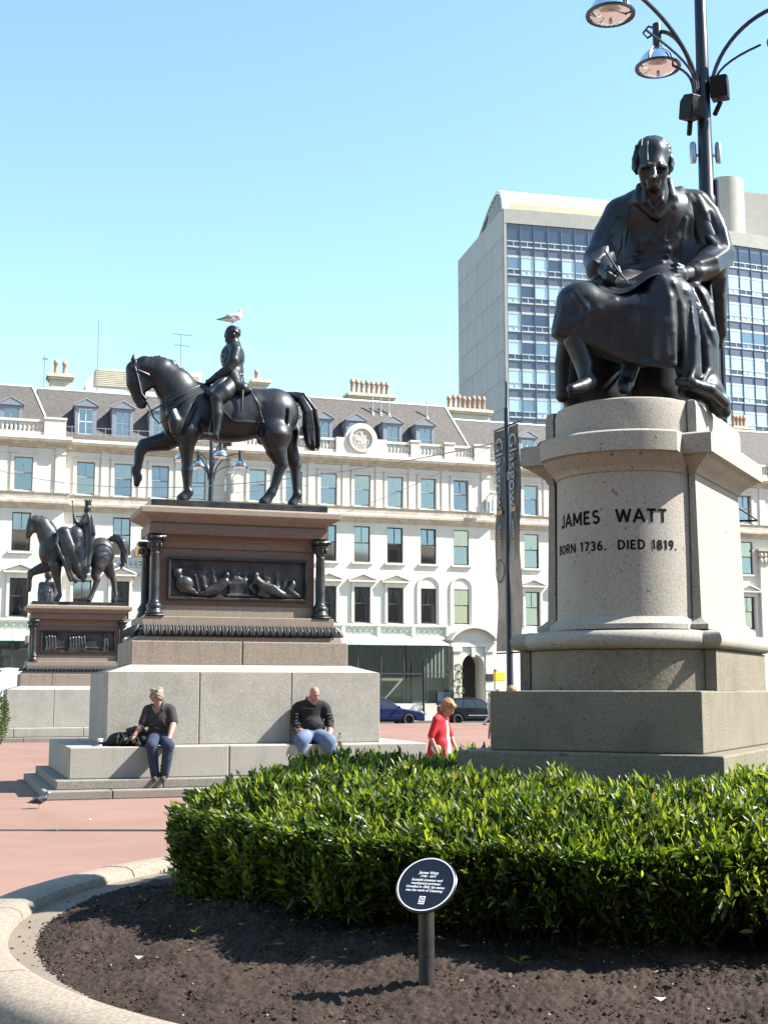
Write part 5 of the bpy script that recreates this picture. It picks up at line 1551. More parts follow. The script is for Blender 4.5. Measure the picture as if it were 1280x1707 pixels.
    CH([(815, 900, 9.18), (850, 1100, 9.16), (880, 1300, 9.14)], [90, 84, 62], .05); CH([(895, 920, 9.36), (940, 1120, 9.34), (955, 1320, 9.32)], [92, 88, 74], .05)
    EL((930, 1370, 9.30), (110, 62, 110), .05); CH([(990, 1385, 9.32), (1030, 1445, 9.30), (1048, 1478, 9.30)], [62, 56, 44], .04)
    CH([(830, 1330, 9.08), (900, 1345, 9.02), (985, 1370, 9.06), (1060, 1440, 9.2)], [26, 30, 30, 26], .03)
    C((700, 900, 9.90), (690, 1400, 9.90), 230, 240, .08); C((350, 1000, 9.72), (285, 1390, 9.66), 110, 70, .06); C((440, 1000, 9.8), (420, 1420, 9.78), 170, 190, .06)
    CH([(258, 1120, 9.36), (238, 1250, 9.38), (236, 1400, 9.38)], [46, 44, 38], .04); C((300, 1000, 9.3), (262, 1200, 9.42), 60, 46, .05)
    EL((560, 1385, 8.95), (165, 130, 190), .05, sub=True)
    # shawl and lapels, folds, hems laid on the surface
    for uv, q in (([(612, 372), (580, 440), (552, 530), (538, 620), (528, 720)], 20), ([(838, 345), (800, 440), (740, 530), (680, 600), (622, 655)], 26), ([(880, 385), (872, 480), (815, 590), (760, 670), (720, 725)], 22),
                  ([(920, 385), (955, 470), (958, 580), (1020, 640)], 22), ([(945, 380), (1010, 455), (1055, 560), (1078, 640)], 20), ([(898, 400), (892, 500), (884, 600), (850, 700)], 17), ([(860, 500), (850, 600), (830, 690)], 14),
                  ([(620, 655), (690, 676), (772, 655)], 22), ([(590, 700), (680, 702), (760, 690)], 16), ([(580, 745), (660, 728), (740, 720)], 14),
                  ([(500, 500), (462, 590), (425, 680)], 16), ([(480, 600), (450, 680), (395, 720)], 15), ([(365, 745), (400, 722), (455, 735)], 14), ([(530, 560), (520, 640), (500, 720)], 13),
                  ([(1075, 660), (1010, 705), (930, 728), (880, 765)], 18), ([(1085, 720), (1020, 755), (940, 770), (890, 800)], 16), ([(1060, 800), (1045, 900), (1050, 1000), (1058, 1090)], 16), ([(985, 830), (990, 930), (1000, 1030)], 15),
                  ([(740, 795), (776, 900), (795, 1080), (806, 1235)], 22), ([(800, 830), (840, 960), (852, 1120), (848, 1290)], 19), ([(858, 868), (920, 960), (985, 1075), (1006, 1140)], 18), ([(880, 960), (905, 1100), (905, 1260), (880, 1330)], 17), ([(930, 1010), (965, 1140), (975, 1270), (940, 1350)], 16),
                  ([(640, 890), (600, 1020), (585, 1190)], 19), ([(500, 915), (420, 960), (330, 1010), (255, 1040)], 20), ([(300, 880), (352, 950), (340, 1040), (290, 1105)], 20), ([(240, 950), (228, 1020), (205, 1075)], 14)):
        fold(uv, q)
    for uv, q in (([(820, 930), (826, 1080), (830, 1240)], 12), ([(880, 930), (880, 1060), (876, 1220)], 12), ([(940, 960), (936, 1100), (936, 1240)], 12),
                  ([(900, 430), (925, 520), (925, 620)], 12), ([(985, 470), (1010, 560), (1040, 620)], 10), ([(845, 430), (812, 520), (770, 600)], 11), ([(905, 850), (965, 960), (1000, 1050)], 14), ([(600, 560), (610, 640), (600, 690)], 10)):
        fold(uv, q, .02, True)
    c.build('robe', M['bronze'], t)
    # --- drawing board bent over the lap, pen
    bd = MB(); edge = [(395, 838, 9.06), (440, 866, 9.02), (500, 884, 8.99), (565, 874, 8.98), (625, 830, 8.97), (690, 778, 8.98), (760, 768, 9.02), (850, 800, 9.06)]
    back = [(455, 786, 9.34), (500, 800, 9.34), (545, 806, 9.34), (600, 790, 9.36), (650, 758, 9.38), (705, 730, 9.40), (760, 722, 9.42), (850, 748, 9.40)]
    A = [W(*p) for p in edge]; B = [W(*p) for p in back]; d = np.array([0, 0, -.028]); n = len(A)
    bd.add(A + B + [a + d for a in A] + [b + d for b in B], [(i, i + 1, n + i + 1, n + i) for i in range(n - 1)] + [(2 * n + i, 3 * n + i, 3 * n + i + 1, 2 * n + i + 1) for i in range(n - 1)]
           + [(i, 2 * n + i, 2 * n + i + 1, i + 1) for i in range(n - 1)] + [(n + i, n + i + 1, 3 * n + i + 1, 3 * n + i) for i in range(n - 1)] + [(0, n, 3 * n, 2 * n), (n - 1, 3 * n - 1, 4 * n - 1, 2 * n - 1)])
    o = bd.build('drawing_board', M['bronze'], t, True)
    sb = o.modifiers.new('sub', 'SUBSURF'); sb.levels = sb.render_levels = 2; sb.subdivision_type = 'CATMULL_CLARK'
    pn = MB(); pn.tube([W(452, 668, 9.22), W(505, 752, 9.13), W(572, 832, 9.05)], [r(6), r(7), r(3)], 6); pn.build('pen', M['bronze'], t, True)
    for pts_, q in (([(668, 108, 9.385), (667, 150, 9.37), (668, 204, 9.338)], 3.2), ([(699, 280, 9.258), (700, 292, 9.258)], 7), ([(640, 96, 9.44), (636, 130, 9.41)], 3), ([(730, 100, 9.42), (736, 128, 9.40)], 3)):
        k = MB(); k.tube([W(*p_) for p_ in pts_], r(q), 6); k.build('bird_dropping', M['gull_dirt'], t, True)
    return t
seated_bronze()

# ------------------------------------------------------------------ the horse and rider
def plane_map(o, zb, px0, py0, k):
    """photograph region coordinates -> local (along, across, up) on an upright plane in the grid direction"""
    def f(u, v, t=0.0):
        s, z = on_plane(px0 + u / k, py0 + v / k, np.array(o) + gW * t, GRID_YAW)
        return np.array([s, t, z - zb])
    return f
def rider_bronze():
    ctr = P0 + gU * 3.5 + gW * 2.65
    zb = 5.14
    t = thing('bronze_statue', 'dark bronze horse with raised foreleg and upright bare-headed rider on the wide-relief pedestal', 'statue', (ctr[0], ctr[1], zb), GRID_YAW)
    W = plane_map(ctr, zb, 190, 500, 3.459); r = lambda x: x / 296.0
    c = Clay((-2.35, -.62, -.05), (2.1, .62, 3.15), .018)
    CH = lambda c, pts, rad, k=.05, **kw: c.chain([W(*p) for p in pts], [r(x) for x in rad] if not isinstance(rad, (int, float)) else r(rad), k, **kw)
    EL = lambda c, p, rad, k=.05, **kw: c.ell(W(*p), [r(rad[0]), rad[2], r(rad[1])], k, **kw)
    # trunk
    EL(c, (640, 668, 0), (290, 150, .40), .12); EL(c, (420, 655, 0), (150, 165, .38), .12); EL(c, (920, 655, 0), (145, 145, .42), .12); EL(c, (500, 590, 0), (120, 110, .28), .12); EL(c, (790, 620, 0), (170, 110, .36), .1)
    # neck and head
    CH(c, [(430, 620, 0), (350, 500, 0), (270, 415, 0), (180, 385, 0), (130, 395, 0)], [125, 112, 84, 60, 46], .08, flat=(0, 1, 0, .72))
    CH(c, [(118, 405, 0), (125, 480, 0), (146, 560, 0), (158, 596, 0)], [46, 50, 38, 31], .05, flat=(0, 1, 0, .72)); EL(c, (182, 470, 0), (46, 56, .085), .05); EL(c, (165, 612, 0), (20, 14, .05), .02)
    for s in (-1, 1):
        CH(c, [(118, 372, s * .06), (114, 345, s * .075), (114, 312, s * .07)], [12, 15, 4], .015); EL(c, (102, 432, s * .115), (12, 8, .02), .01); EL(c, (148, 590, s * .07), (8, 6, .02), .01, sub=True)
        EL(c, (430, 720, s * .3), (70, 110, .13), .08); EL(c, (930, 740, s * .27), (95, 120, .16), .08)
    # legs
    CH(c, [(430, 760, -.24), (420, 850, -.24), (423, 945, -.23), (423, 985, -.23), (425, 1080, -.23), (432, 1108, -.23), (418, 1130, -.23)], [66, 44, 31, 33, 22, 27, 26], .07)
    CH(c, [(416, 1126, -.23), (396, 1147, -.23)], [26, 33], .01)
    CH(c, [(370, 770, .22), (300, 815, .22), (178, 838, .22), (150, 880, .22), (140, 960, .22), (128, 985, .22), (135, 1015, .22)], [72, 54, 38, 31, 23, 27, 23], .07)
    CH(c, [(138, 1020, .22), (132, 1062, .22)], [25, 17], .01); EL(c, (148, 1030, .22), (16, 16, .06), .02)
    CH(c, [(930, 790, -.26), (935, 860, -.26), (966, 945, -.25), (950, 990, -.25), (925, 1080, -.25), (908, 1112, -.25), (892, 1138, -.25)], [92, 62, 38, 30, 24, 28, 26], .08)
    CH(c, [(890, 1138, -.25), (868, 1168, -.25)], [26, 33], .01)
    CH(c, [(990, 780, .26), (1000, 850, .26), (1045, 950, .26), (1046, 995, .26), (1052, 1090, .26), (1058, 1122, .26), (1045, 1150, .26)], [80, 60, 37, 29, 23, 28, 25], .08)
    CH(c, [(1044, 1150, .26), (1030, 1178, .26)], [25, 31], .01)
    CH(c, [(850, 810, 0), (880, 830, 0)], [26, 18], .04)
    for s in (-1, 1):
        CH(c, [(470, 610, s * .36), (430, 690, s * .42), (400, 770, s * .38)], [10, 14, 10], .05, sub=True); CH(c, [(860, 600, s * .40), (830, 690, s * .44), (850, 770, s * .40)], [10, 14, 10], .06, sub=True)
        CH(c, [(230, 455, s * .16), (300, 540, s * .26), (350, 640, s * .33)], [10, 14, 10], .05, sub=True); CH(c, [(995, 640, s * .36), (985, 740, s * .36)], [8, 10], .05, sub=True)
        CH(c, [(330, 640, s * .30), (350, 700, s * .34), (350, 760, s * .32)], [26, 34, 24], .07)
    c.box((-2.3, -.6, -.2), (2.05, .6, .0), 0, True)
    body = c
    hb = c.build('horse', M['bronze'], t)
    # mane
    m = Clay((-2.2, -.2, 1.6), (-.4, .2, 3.1), .016)
    CH(m, [(122, 378, 0), (180, 352, 0), (260, 348, 0), (340, 374, 0), (410, 436, 0), (460, 505, 0)], [16, 23, 26, 26, 24, 14], .02, flat=(0, 1, 0, .55))
    m.disp(lambda X, Y, Z: .004 * np.sin(X * 70 + 6 * np.sin(Z * 9)))
    m.build('mane', M['bronze'], t)
    # tail of long locks
    m = Clay((.9, -.35, .6), (2.3, .35, 2.3), .016)
    CH(m, [(985, 548, 0), (1050, 545, 0), (1105, 590, 0), (1140, 680, 0), (1148, 780, 0), (1142, 850, 0)], [22, 34, 38, 40, 36, 20], .04)
    for k in range(16):
        q = k / 15 - .5; tt = -.15 * abs(math.cos(k * 2.1)) * (1 if k % 4 else -1)
        CH(m, [(1000, 542 + 20 * q, tt * .3), (1080 + 30 * q, 560 - 30 * q, tt), (1128 + 62 * q, 640 - 16 * q, tt * 1.2), (1138 + 84 * q, 740, tt), (1146 + 74 * q, 820 + 20 * math.sin(k * 3), tt), (1150 + 50 * q, 872 - 16 * (k % 3), tt * .7)], [8, 11, 12, 12, 10, 4], .004)
    m.build('tail', M['bronze'], t)
    # saddle cloth: a skin a little proud of the flank
    sc_ = Clay((-.5, -.62, .9), (1.1, .62, 2.4), .018)
    i0 = np.rint((sc_.lo - body.lo) / body.h).astype(int)
    X = np.meshgrid(*sc_.ax, indexing='ij')
    idx = [np.clip(np.rint((X[i] - body.lo[i]) / body.h).astype(int), 0, body.n[i] - 1) for i in range(3)]
    bf = body.F[idx[0], idx[1], idx[2]]
    def poly_sd(Xs, Zs, pts):
        d = np.full(Xs.shape, -9.0)
        n = len(pts)
        for i in range(n):
            a, b = np.array(pts[i]), np.array(pts[(i + 1) % n]); e = b - a; nn = np.array([e[1], -e[0]]) / np.hypot(*e)
            d = np.maximum(d, (Xs - a[0]) * nn[0] + (Zs - a[1]) * nn[1])
        return d
    def flat_poly(uv):
        p = [W(u, v, -.3)[[0, 2]] for u, v in uv]
        ar = sum(p[i][0] * p[(i + 1) % len(p)][1] - p[(i + 1) % len(p)][0] * p[i][1] for i in range(len(p)))
        return p if ar > 0 else p[::-1]
    pol = flat_poly([(600, 500), (790, 520), (830, 600), (862, 718), (680, 712), (610, 650)])
    sc_.F = np.maximum(bf - .028, poly_sd(X[0], X[2], pol)).astype(np.float32)
    rimp = poly_sd(X[0], X[2], pol)
    sc_.F = np.minimum(sc_.F, np.maximum(np.maximum(bf - .04, rimp), -(rimp + .035)))
    sc_.build('saddle_cloth', M['bronze'], t)
    # bridle, reins, breast strap
    def strap(pts, rad, name):
        q = MB(); q.tube([W(*p) for p in pts], [r(x) for x in rad] if not isinstance(rad, (int, float)) else r(rad), 6); q.build(name, M['bronze'], t, True)
    for s in (-1, 1):
        strap([(122, 385, s * .13), (140, 450, s * .14), (160, 540, s * .11), (190, 575, s * .09)], 7, 'bridle')
        strap([(140, 405, s * .15), (200, 430, s * .14), (228, 460, s * .10)], 6, 'bridle')
        strap([(150, 520, s * .105), (120, 530, s * .09)], 6, 'bridle')
        strap([(190, 590, s * .09), (215, 640, s * .2), (290, 600, s * .3), (400, 545, s * .34), (480, 500, s * .25), (540, 480, s * .1)], 5, 'rein')
        strap([(205, 612, s * .08), (230, 680, s * .12), (262, 712, s * .16), (290, 695, s * .2)], 4, 'rein')
    strap([(300, 690, -.33), (340, 620, -.40), (430, 560, -.36), (490, 520, -.28)], 7, 'breast_strap')
    # rider: body in one skin
    c = Clay((-.95, -.62, .75), (.75, .62, 3.75), .0145)
    EL(c, (682, 192, 0), (40, 46, .135), .02); CH(c, [(668, 205, 0), (660, 232, 0)], [30, 20], .03); CH(c, [(650, 190, 0), (642, 208, 0)], [8, 7], .015); EL(c, (640, 210, 0), (6, 6, .02), .01); CH(c, [(648, 222, -.0), (656, 226, 0)], 6, .01); EL(c, (692, 200, -.13), (8, 12, .02), .01); EL(c, (692, 200, .13), (8, 12, .02), .01)
    CH(c, [(688, 225, 0), (692, 262, 0)], [32, 38], .03)
    EL(c, (684, 330, 0), (66, 80, .27), .05); EL(c, (690, 410, 0), (52, 70, .21), .06); EL(c, (690, 470, 0), (62, 55, .25), .06); CH(c, [(694, 275, -.2), (694, 275, .2)], [34, 34], .06)
    for s in (-1, 1):
        CH(c, [(704, 292, s * .28), (690, 350, s * .34), (662, 398, s * .33), (600, 440, s * .26), (556, 470, s * .14)], [34, 33, 29, 24, 18], .03)
        EL(c, (545, 480, s * .1), (18, 16, .05), .02)
        for k in range(4): CH(c, [(548, 470 + 8 * k, s * .1), (532, 474 + 8 * k, s * .07), (536, 484 + 7 * k, s * .04)], [6, 6, 5], .006)
        CH(c, [(548, 464, s * .09), (534, 462, s * .06)], [7, 5], .006)
        CH(c, [(680, 490, s * .2), (630, 535, s * .40), (590, 568, s * .47)], [58, 52, 40], .05)
        CH(c, [(590, 572, s * .47), (594, 660, s * .49), (590, 740, s * .50), (584, 775, s * .51)], [34, 35, 24, 22], .03)
        CH(c, [(584, 782, s * .51), (545, 780, s * .52), (515, 772, s * .53)], [20, 17, 11], .02); CH(c, [(590, 790, s * .51), (598, 800, s * .51)], [12, 11], .01)
    c.build('rider', M['bronze'], t)
    # coat skirt, collar, hair, sword, stirrup
    k = Clay((-.7, -.6, 1.4), (.9, .6, 3.2), .016)
    EL(k, (684, 332, 0), (69, 84, .285), .05); EL(k, (692, 415, 0), (56, 72, .23), .05)
    for s in (-1, 1):
        CH(k, [(680, 440, s * .17), (700, 490, s * .30), (745, 510, s * .36), (785, 522, s * .36)], [50, 44, 34, 14], .05); CH(k, [(640, 455, s * .2), (600, 510, s * .36), (555, 535, s * .42), (535, 520, s * .38)], [40, 36, 26, 14], .05)
        for j in range(4): CH(k, [(690 + 8 * j, 450, s * .25), (710 + 18 * j, 490, s * .36), (725 + 20 * j, 520, s * .385)], [7, 9, 6], .012)
    CH(k, [(640, 432, -.2), (690, 442, -.25), (742, 430, -.2)], 9, .012); CH(k, [(668, 262, -.09), (720, 258, -.07)], 12, .02)
    for j in range(5): EL(k, (622 + 2 * abs(j - 2), 300 + 26 * j, -.12), (5, 5, .03), .006)
    k.build('coat', M['bronze'], t)
    q = Clay((-.35, -.25, 2.75), (.45, .25, 3.75), .012)
    EL(q, (690, 188, 0), (42, 44, .145), .02); EL(q, (648, 206, 0), (36, 46, .16), .02, sub=True); EL(q, (690, 152, 0), (30, 8, .09), .02, sub=True); q.disp(lambda X, Y, Z: .005 * np.sin(Z * 80 + 30 * X)); q.build('hair', M['bronze'], t)
    strap([(735, 455, -.36), (742, 520, -.44), (736, 640, -.47)], [7, 9, 6], 'sword'); strap([(665, 400, -.35), (690, 450, -.32), (685, 505, -.33)], [8, 6, 3], 'sash')
    for s in (-1, 1): strap([(600, 560, s * .5), (560, 700, s * .53), (545, 760, s * .55), (520, 795, s * .55), (570, 800, s * .55), (590, 770, s * .55)], 5, 'stirrup')
    return t
rider_bronze()

def queen_bronze():
    ctr = P1 + gU * 3.5 + gW * 2.65
    zb = 5.14 - .28
    t = thing('bronze_statue', 'smaller far bronze of a crowned woman riding side-saddle in a long cloak with sceptre', 'statue', (ctr[0], ctr[1], zb), GRID_YAW)
    s0, z0 = on_plane(150 * 0 + 475 / 3.711, 800 + 765 / 3.711, ctr, GRID_YAW)
    W0 = plane_map(ctr, 0, 0, 800, 3.711)
    dz = W0(500, 765, 0)[2]
    W = lambda u, v, q=0.0: W0(u, v, q) - np.array([0, 0, dz])
    r = lambda x: x / 158.0
    CH = lambda c, pts, rad, k=.06, **kw: c.chain([W(*p) for p in pts], [r(x) for x in rad] if not isinstance(rad, (int, float)) else r(rad), k, **kw)
    EL = lambda c, p, rad, k=.06, **kw: c.ell(W(*p), [r(rad[0]), rad[2], r(rad[1])], k, **kw)
    c = Clay((-2.4, -.62, -.05), (2.2, .62, 3.6), .026)
    EL(c, (460, 460, 0), (170, 82, .40), .1); EL(c, (330, 450, 0), (80, 92, .37), .1); EL(c, (625, 455, 0), (80, 90, .42), .1); EL(c, (370, 410, 0), (60, 66, .28), .1)
    CH(c, [(335, 430, 0), (295, 340, 0), (265, 280, 0), (225, 258, 0), (205, 255, 0)], [70, 58, 46, 34, 26], .06, flat=(0, 1, 0, .72))
    CH(c, [(203, 262, 0), (190, 310, 0), (176, 352, 0)], [28, 26, 16], .04, flat=(0, 1, 0, .72)); EL(c, (218, 300, 0), (26, 30, .085), .04)
    for s in (-1, 1): CH(c, [(200, 248, s * .05), (192, 234, s * .06), (182, 222, s * .06)], [8, 9, 3], .02)
    CH(c, [(345, 530, -.22), (352, 600, -.22), (362, 650, -.22), (372, 700, -.22), (372, 718, -.22), (352, 745, -.22)], [38, 24, 17, 12, 14, 17], .08)
    CH(c, [(300, 535, .22), (230, 562, .22), (192, 580, .22), (186, 620, .22), (184, 660, .22), (182, 685, .22)], [38, 26, 20, 13, 14, 12], .08)
    CH(c, [(622, 490, -.16), (608, 540, -.20), (590, 590, -.23), (602, 620, -.24), (580, 690, -.24), (566, 722, -.24), (552, 745, -.24)], [50, 40, 26, 20, 13, 14, 17], .10)
    CH(c, [(640, 490, .16), (662, 530, .22), (682, 580, .24), (702, 612, .24), (712, 680, .24), (718, 715, .24), (705, 750, .24)], [50, 40, 28, 20, 13, 14, 17], .10)
    c.box((-2.3, -.6, -.2), (2.1, .6, 0), 0, True)
    c.build('horse', M['bronze_far'], t)
    m = Clay((.8, -.35, .8), (2.3, .35, 2.7), .026)
    CH(m, [(672, 378, 0), (715, 362, 0), (752, 390, 0), (770, 440, 0), (768, 500, 0), (752, 552, 0)], [12, 22, 25, 24, 20, 6], .03); m.disp(lambda X, Y, Z: .012 * np.sin(X * 40 + 20 * Z)); m.build('tail', M['bronze_far'], t)
    m = Clay((-2.2, -.2, 1.5), (-.3, .2, 3.4), .026); CH(m, [(215, 238, 0), (265, 240, 0), (320, 275, 0), (360, 330, 0)], [10, 14, 15, 10], .02, flat=(0, 1, 0, .5)); m.build('mane', M['bronze_far'], t)
    c = Clay((-1.3, -.75, .7), (.9, .55, 3.75), .02)
    EL(c, (545, 178, 0), (19, 24, .12), .02); CH(c, [(535, 185, 0), (528, 198, 0)], [14, 8], .02); CH(c, [(545, 195, 0), (543, 225, 0)], [12, 16], .02)
    EL(c, (535, 255, 0), (34, 42, .24), .04); EL(c, (530, 315, 0), (34, 45, .22), .05)
    CH(c, [(540, 232, -.22), (500, 282, -.30), (472, 262, -.32), (458, 222, -.32)], [17, 15, 12, 8], .02); EL(c, (458, 215, -.32), (7, 8, .05), .01)
    CH(c, [(540, 232, .22), (505, 290, .3), (455, 300, .2)], [17, 15, 10], .02)
    CH(c, [(530, 340, 0), (440, 350, -.25), (400, 330, -.42)], [45, 45, 32], .05); CH(c, [(405, 330, -.45), (440, 420, -.5), (480, 540, -.5), (500, 600, -.48)], [30, 34, 30, 20], .05)
    c.build('rider', M['bronze_far'], t)
    c = Clay((-1.5, -.8, .6), (1.1, .5, 3.5), .02)
    for a in ([(548, 225), (562, 300), (560, 420), (545, 560)], [(570, 235), (578, 290), (580, 340)], [(540, 300), (535, 420), (525, 560)], [(400, 320), (380, 380), (410, 480), (450, 600), (470, 630)], [(430, 320), (430, 400), (470, 500), (510, 610)], [(360, 340), (350, 400), (390, 490), (440, 620)], [(470, 340), (480, 430), (510, 530), (530, 600)], [(500, 340), (505, 430), (520, 520), (540, 570)], [(445, 340), (455, 450), (490, 560), (520, 625)]):
        n = len(a); CH(c, [(u, v, -.50 - .08 * math.sin(3 * i / n)) for i, (u, v) in enumerate(a)], [11] * (n - 1) + [13], .03)
    CH(c, [(400, 340, -.34), (430, 430, -.40), (480, 560, -.42)], [46, 50, 30], .06); CH(c, [(470, 340, -.36), (480, 450, -.42), (505, 590, -.42)], [46, 46, 30], .06); CH(c, [(540, 250, -.1), (545, 350, -.3), (535, 540, -.40)], [34, 40, 24], .06)
    c.build('cloak', M['bronze_far'], t)
    q = MB(); q.lathe([(.11, 0), (.13, .05), (.12, .16)], W(547, 160, 0), 12, False)
    for k in range(6): q.ball(W(547, 160, 0) + np.array([.12 * math.cos(k), .12 * math.sin(k), .18]), .03, 6, 4)
    q.build('crown', M['bronze_far'], t, True)
    q = MB(); q.tube([W(460, 290, -.32), W(450, 140, -.32)], [.022, .018], 6); q.ball(W(450, 138, -.32), .04, 6, 4); q.build('sceptre', M['bronze_far'], t, True)
    return t
queen_bronze()

# far standing figure seen from behind between the far horse's legs
def far_standing():
    D = 60.0
    p = at_depth(78, 1012, D)
    pz = float(p[2])
    pd = thing('column_pedestal', 'tall stone pedestal mostly hidden behind the far horse pedestal', 'pedestal', (p[0], p[1], 0), GRID_YAW)
    k = MB(); k.box(-.9, .9, -.9, .9, 0, 1.0); k.box(-.7, .7, -.7, .7, 1.0, pz - .35 - 1.3); k.box(-.85, .85, -.85, .85, pz - 1.65, pz - 1.3); k.build('block', M['granite'], pd, bevel=.02)
    t = thing('bronze_statue', 'standing bronze man seen from behind beneath the far horse', 'statue', (p[0], p[1], pz - 1.3), 0)
    u = lambda x, y, d=0.0: np.array([(x - 78) / 36.7, d, (1012 - y) / 36.7 + 1.3])
    c = Clay((-.75, -.5, -.05), (.75, .5, 3.2), .026)
    c.ell(u(80, 958), (.19, .2, .24), .02); c.cone(u(80, 964), u(79, 970), .1, .13, .03)
    c.chain([u(69, 977), u(80, 974), u(90, 977)], [.14, .17, .14], .04); c.ell(u(79, 988), (.34, .25, .40), .05)
    for s in (-1, 1): c.chain([u(79 + s * 10, 975), u(79 + s * 12, 990), u(79 + s * 11, 1005, -.1)], [.15, .13, .1], .04)
    c.chain([u(79, 995), u(78, 1030)], [.34, .36], .06); c.chain([u(74, 1030), u(74, 1058)], [.2, .12], .04); c.chain([u(83, 1030), u(83, 1058)], [.2, .12], .04)
    for k in range(6): c.chain([u(70 + 3.4 * k, 985, -.24), u(69 + 3.8 * k, 1035, -.30)], [.03, .045], .03)
    c.box((-.45, -.4, -.05), (.45, .4, .06), .0)
    c.build('figure', M['bronze_far'], t)
far_standing()
# ------------------------------------------------------------------ lamp posts
M['lamp_metal'] = mat('lantern_reflector', (.4, .36, .30), .3, .7, var=.1)
def lamp_post(lab, loc, yaw, heads, flood=True):
    """heads: (dx, dy, z of the rim, rim radius)"""
    t = thing('street_lamp', lab, 'street lamp', loc, yaw, None)
    top = 11.6
    p = MB(); p.lathe([(.2, 0), (.2, .5), (.15, .6), (.13, 1.1), (.115, 1.2), (.115, 7.9), (.12, 7.95), (.12, 8.05), (.1, 8.1), (.085, 9.6), (.07, top), (.0, top + .1)], n=20); p.build('post', M['lamp_blue'], t, True)
    q = MB(); q.tube([(.115, -.03, 1.5), (.12, -.03, 8.3)], .04, 8); q.build('cable_duct', M['lamp_blue'], t, True)
    for dx, dy, z, rr in heads:
        L = math.hypot(dx, dy); ux, uy = dx / L, dy / L
        a = MB(); pts = []
        for k in range(15):                              # a swan-neck arm rising from the post
            q = k / 14
            x = .10 + (L - .10) * (1 - math.cos(q * math.pi / 2)) ** .9
            pts.append((ux * x, uy * x, z - .55 + 1.05 * math.sin(q * math.pi / 2)))
        a.tube(pts, .028, 8)
        pts2 = [(ux * (.13 + .0 * k) + ux * (L * .55) * (k / 8) ** 2, uy * .13 + uy * (L * .55) * (k / 8) ** 2, z - .62 + .62 * (k / 8) ** .6) for k in range(9)]
        a.tube(pts2, .018, 6)
        a.tube([(ux * L, uy * L, z + .55), (ux * (L + .12), uy * (L + .12), z + .62), (ux * (L + .2), uy * (L + .2), z + .55), (ux * (L + .14), uy * (L + .14), z + .46), (ux * L, uy * L, z + .5)], .016, 6)
        a.build('arm', M['lamp_blue'], t, True)
        ln = MB(); ln.lathe([(.055, .62), (.06, .6), (.06, .27), (.085, .26), (.085, .2), (.0, .2)], (dx, dy, z), 14); 
        lo = ln.build('lantern', M['lamp_blue'], t, True)
        g = MB(); g.lathe([(.0, .24), (.11, .235), (.18, .19), (.245, .10), (.265, .0)], (dx, dy, z), 20, False); g.build('lantern_dome', M['lamp_glass'], lo, True)
        g = MB(); g.lathe([(.14, .22), (.16, .12), (.13, .05), (.06, .03)], (dx, dy, z), 16, False); g.build('reflector', M['lamp_metal'], lo, True)
        g = MB(); g.lathe([(.262, -.015), (.305, -.02), (.31, .005), (.262, .02), (.262, -.015)], (dx, dy, z), 24, False); g.build('rim', M['lamp_blue'], lo, True)
        g = MB(); g.lathe([(.26, -.005), (.2, -.05), (.1, -.075), (.0, -.08)], (dx, dy, z), 20, False); g.build('bowl', M['lamp_glass'], lo, True)
        g = MB(); g.lathe([(.022, -.12), (.024, -.05), (.0, -.05)], (dx, dy, z), 8); g.ball((dx, dy, z + .02), .05, 8, 6, (1, 1, 1.6)); g.build('bulb', M['lamp_metal'], lo, True)
        g = MB(); g.tube([(dx - uy * .285 * math.cos(a_), dy + ux * .285 * math.cos(a_), z + .27 * math.sin(a_)) for a_ in np.linspace(0, math.pi, 13)], .017, 6); g.build('hoop', M['lamp_blue'], lo, True)
    if flood:
        for dx, dy, z, tlt in ((-.19, -.14, float(at_depth(1155, 183, 16.4)[2]), .5), (.19, -.10, float(at_depth(1195, 148, 16.4)[2]), -.4)):
            b = MB(); b.prism([(-.15, -.14), (.13, -.18), (.16, .1), (.08, .2), (-.12, .19)], -.13, .13, 'x')
            o = b.build('floodlight', M['black_iron'], t, bevel=.015); o.scale = (.85, .85, .85); o.location = (dx, dy, z); o.rotation_euler = (.25, .0, tlt)
            b2 = MB(); b2.tube([(0, .0, -.2), (-dx * .6, -dy * .5 + .05, -.36)], .04, 6); b2.box(-.11, .11, -.155, -.15, -.12, .08); b2.build('bracket', M['black_iron'], o)
        for dx in (-.16, .17):
            b = MB(); b.lathe([(.035, 0), (.045, .05), (.045, .24), (.03, .28)], (dx, 0, 8.55), 10); b.tube([(dx, 0, 8.65), (dx * .5, 0, 8.65)], .02, 5); b.build('loudspeaker', M['steel'], t, True)
    return t
LPX = float(at_depth(1172, 170, 16.5)[0])
LPD = 16.5
def lamp_head(u, v, z):
    q = at_height(u, v, z)
    return (q[0] - LPX, q[1] - LPD, z, .30)
lamp_post('dark blue lamp post with twin floodlights towering behind the seated bronze', (LPX, 16.5, 0), 0,
          [lamp_head(1017, 24, 10.05), lamp_head(1096, 112, 10.05), lamp_head(1318, 66, 10.05)])
lamp_post('distant dark lamp post with glass lanterns seen between the legs of the nearer bronze horse', (at_depth(352, 800, 48)[0], 48, 0), R(20),
          [(-1.2, -.5, 10.0, .305), (1.15, .3, 10.0, .305), (-.3, .9, 10.0, .305), (.1, -1.0, 10.1, .305)], False)

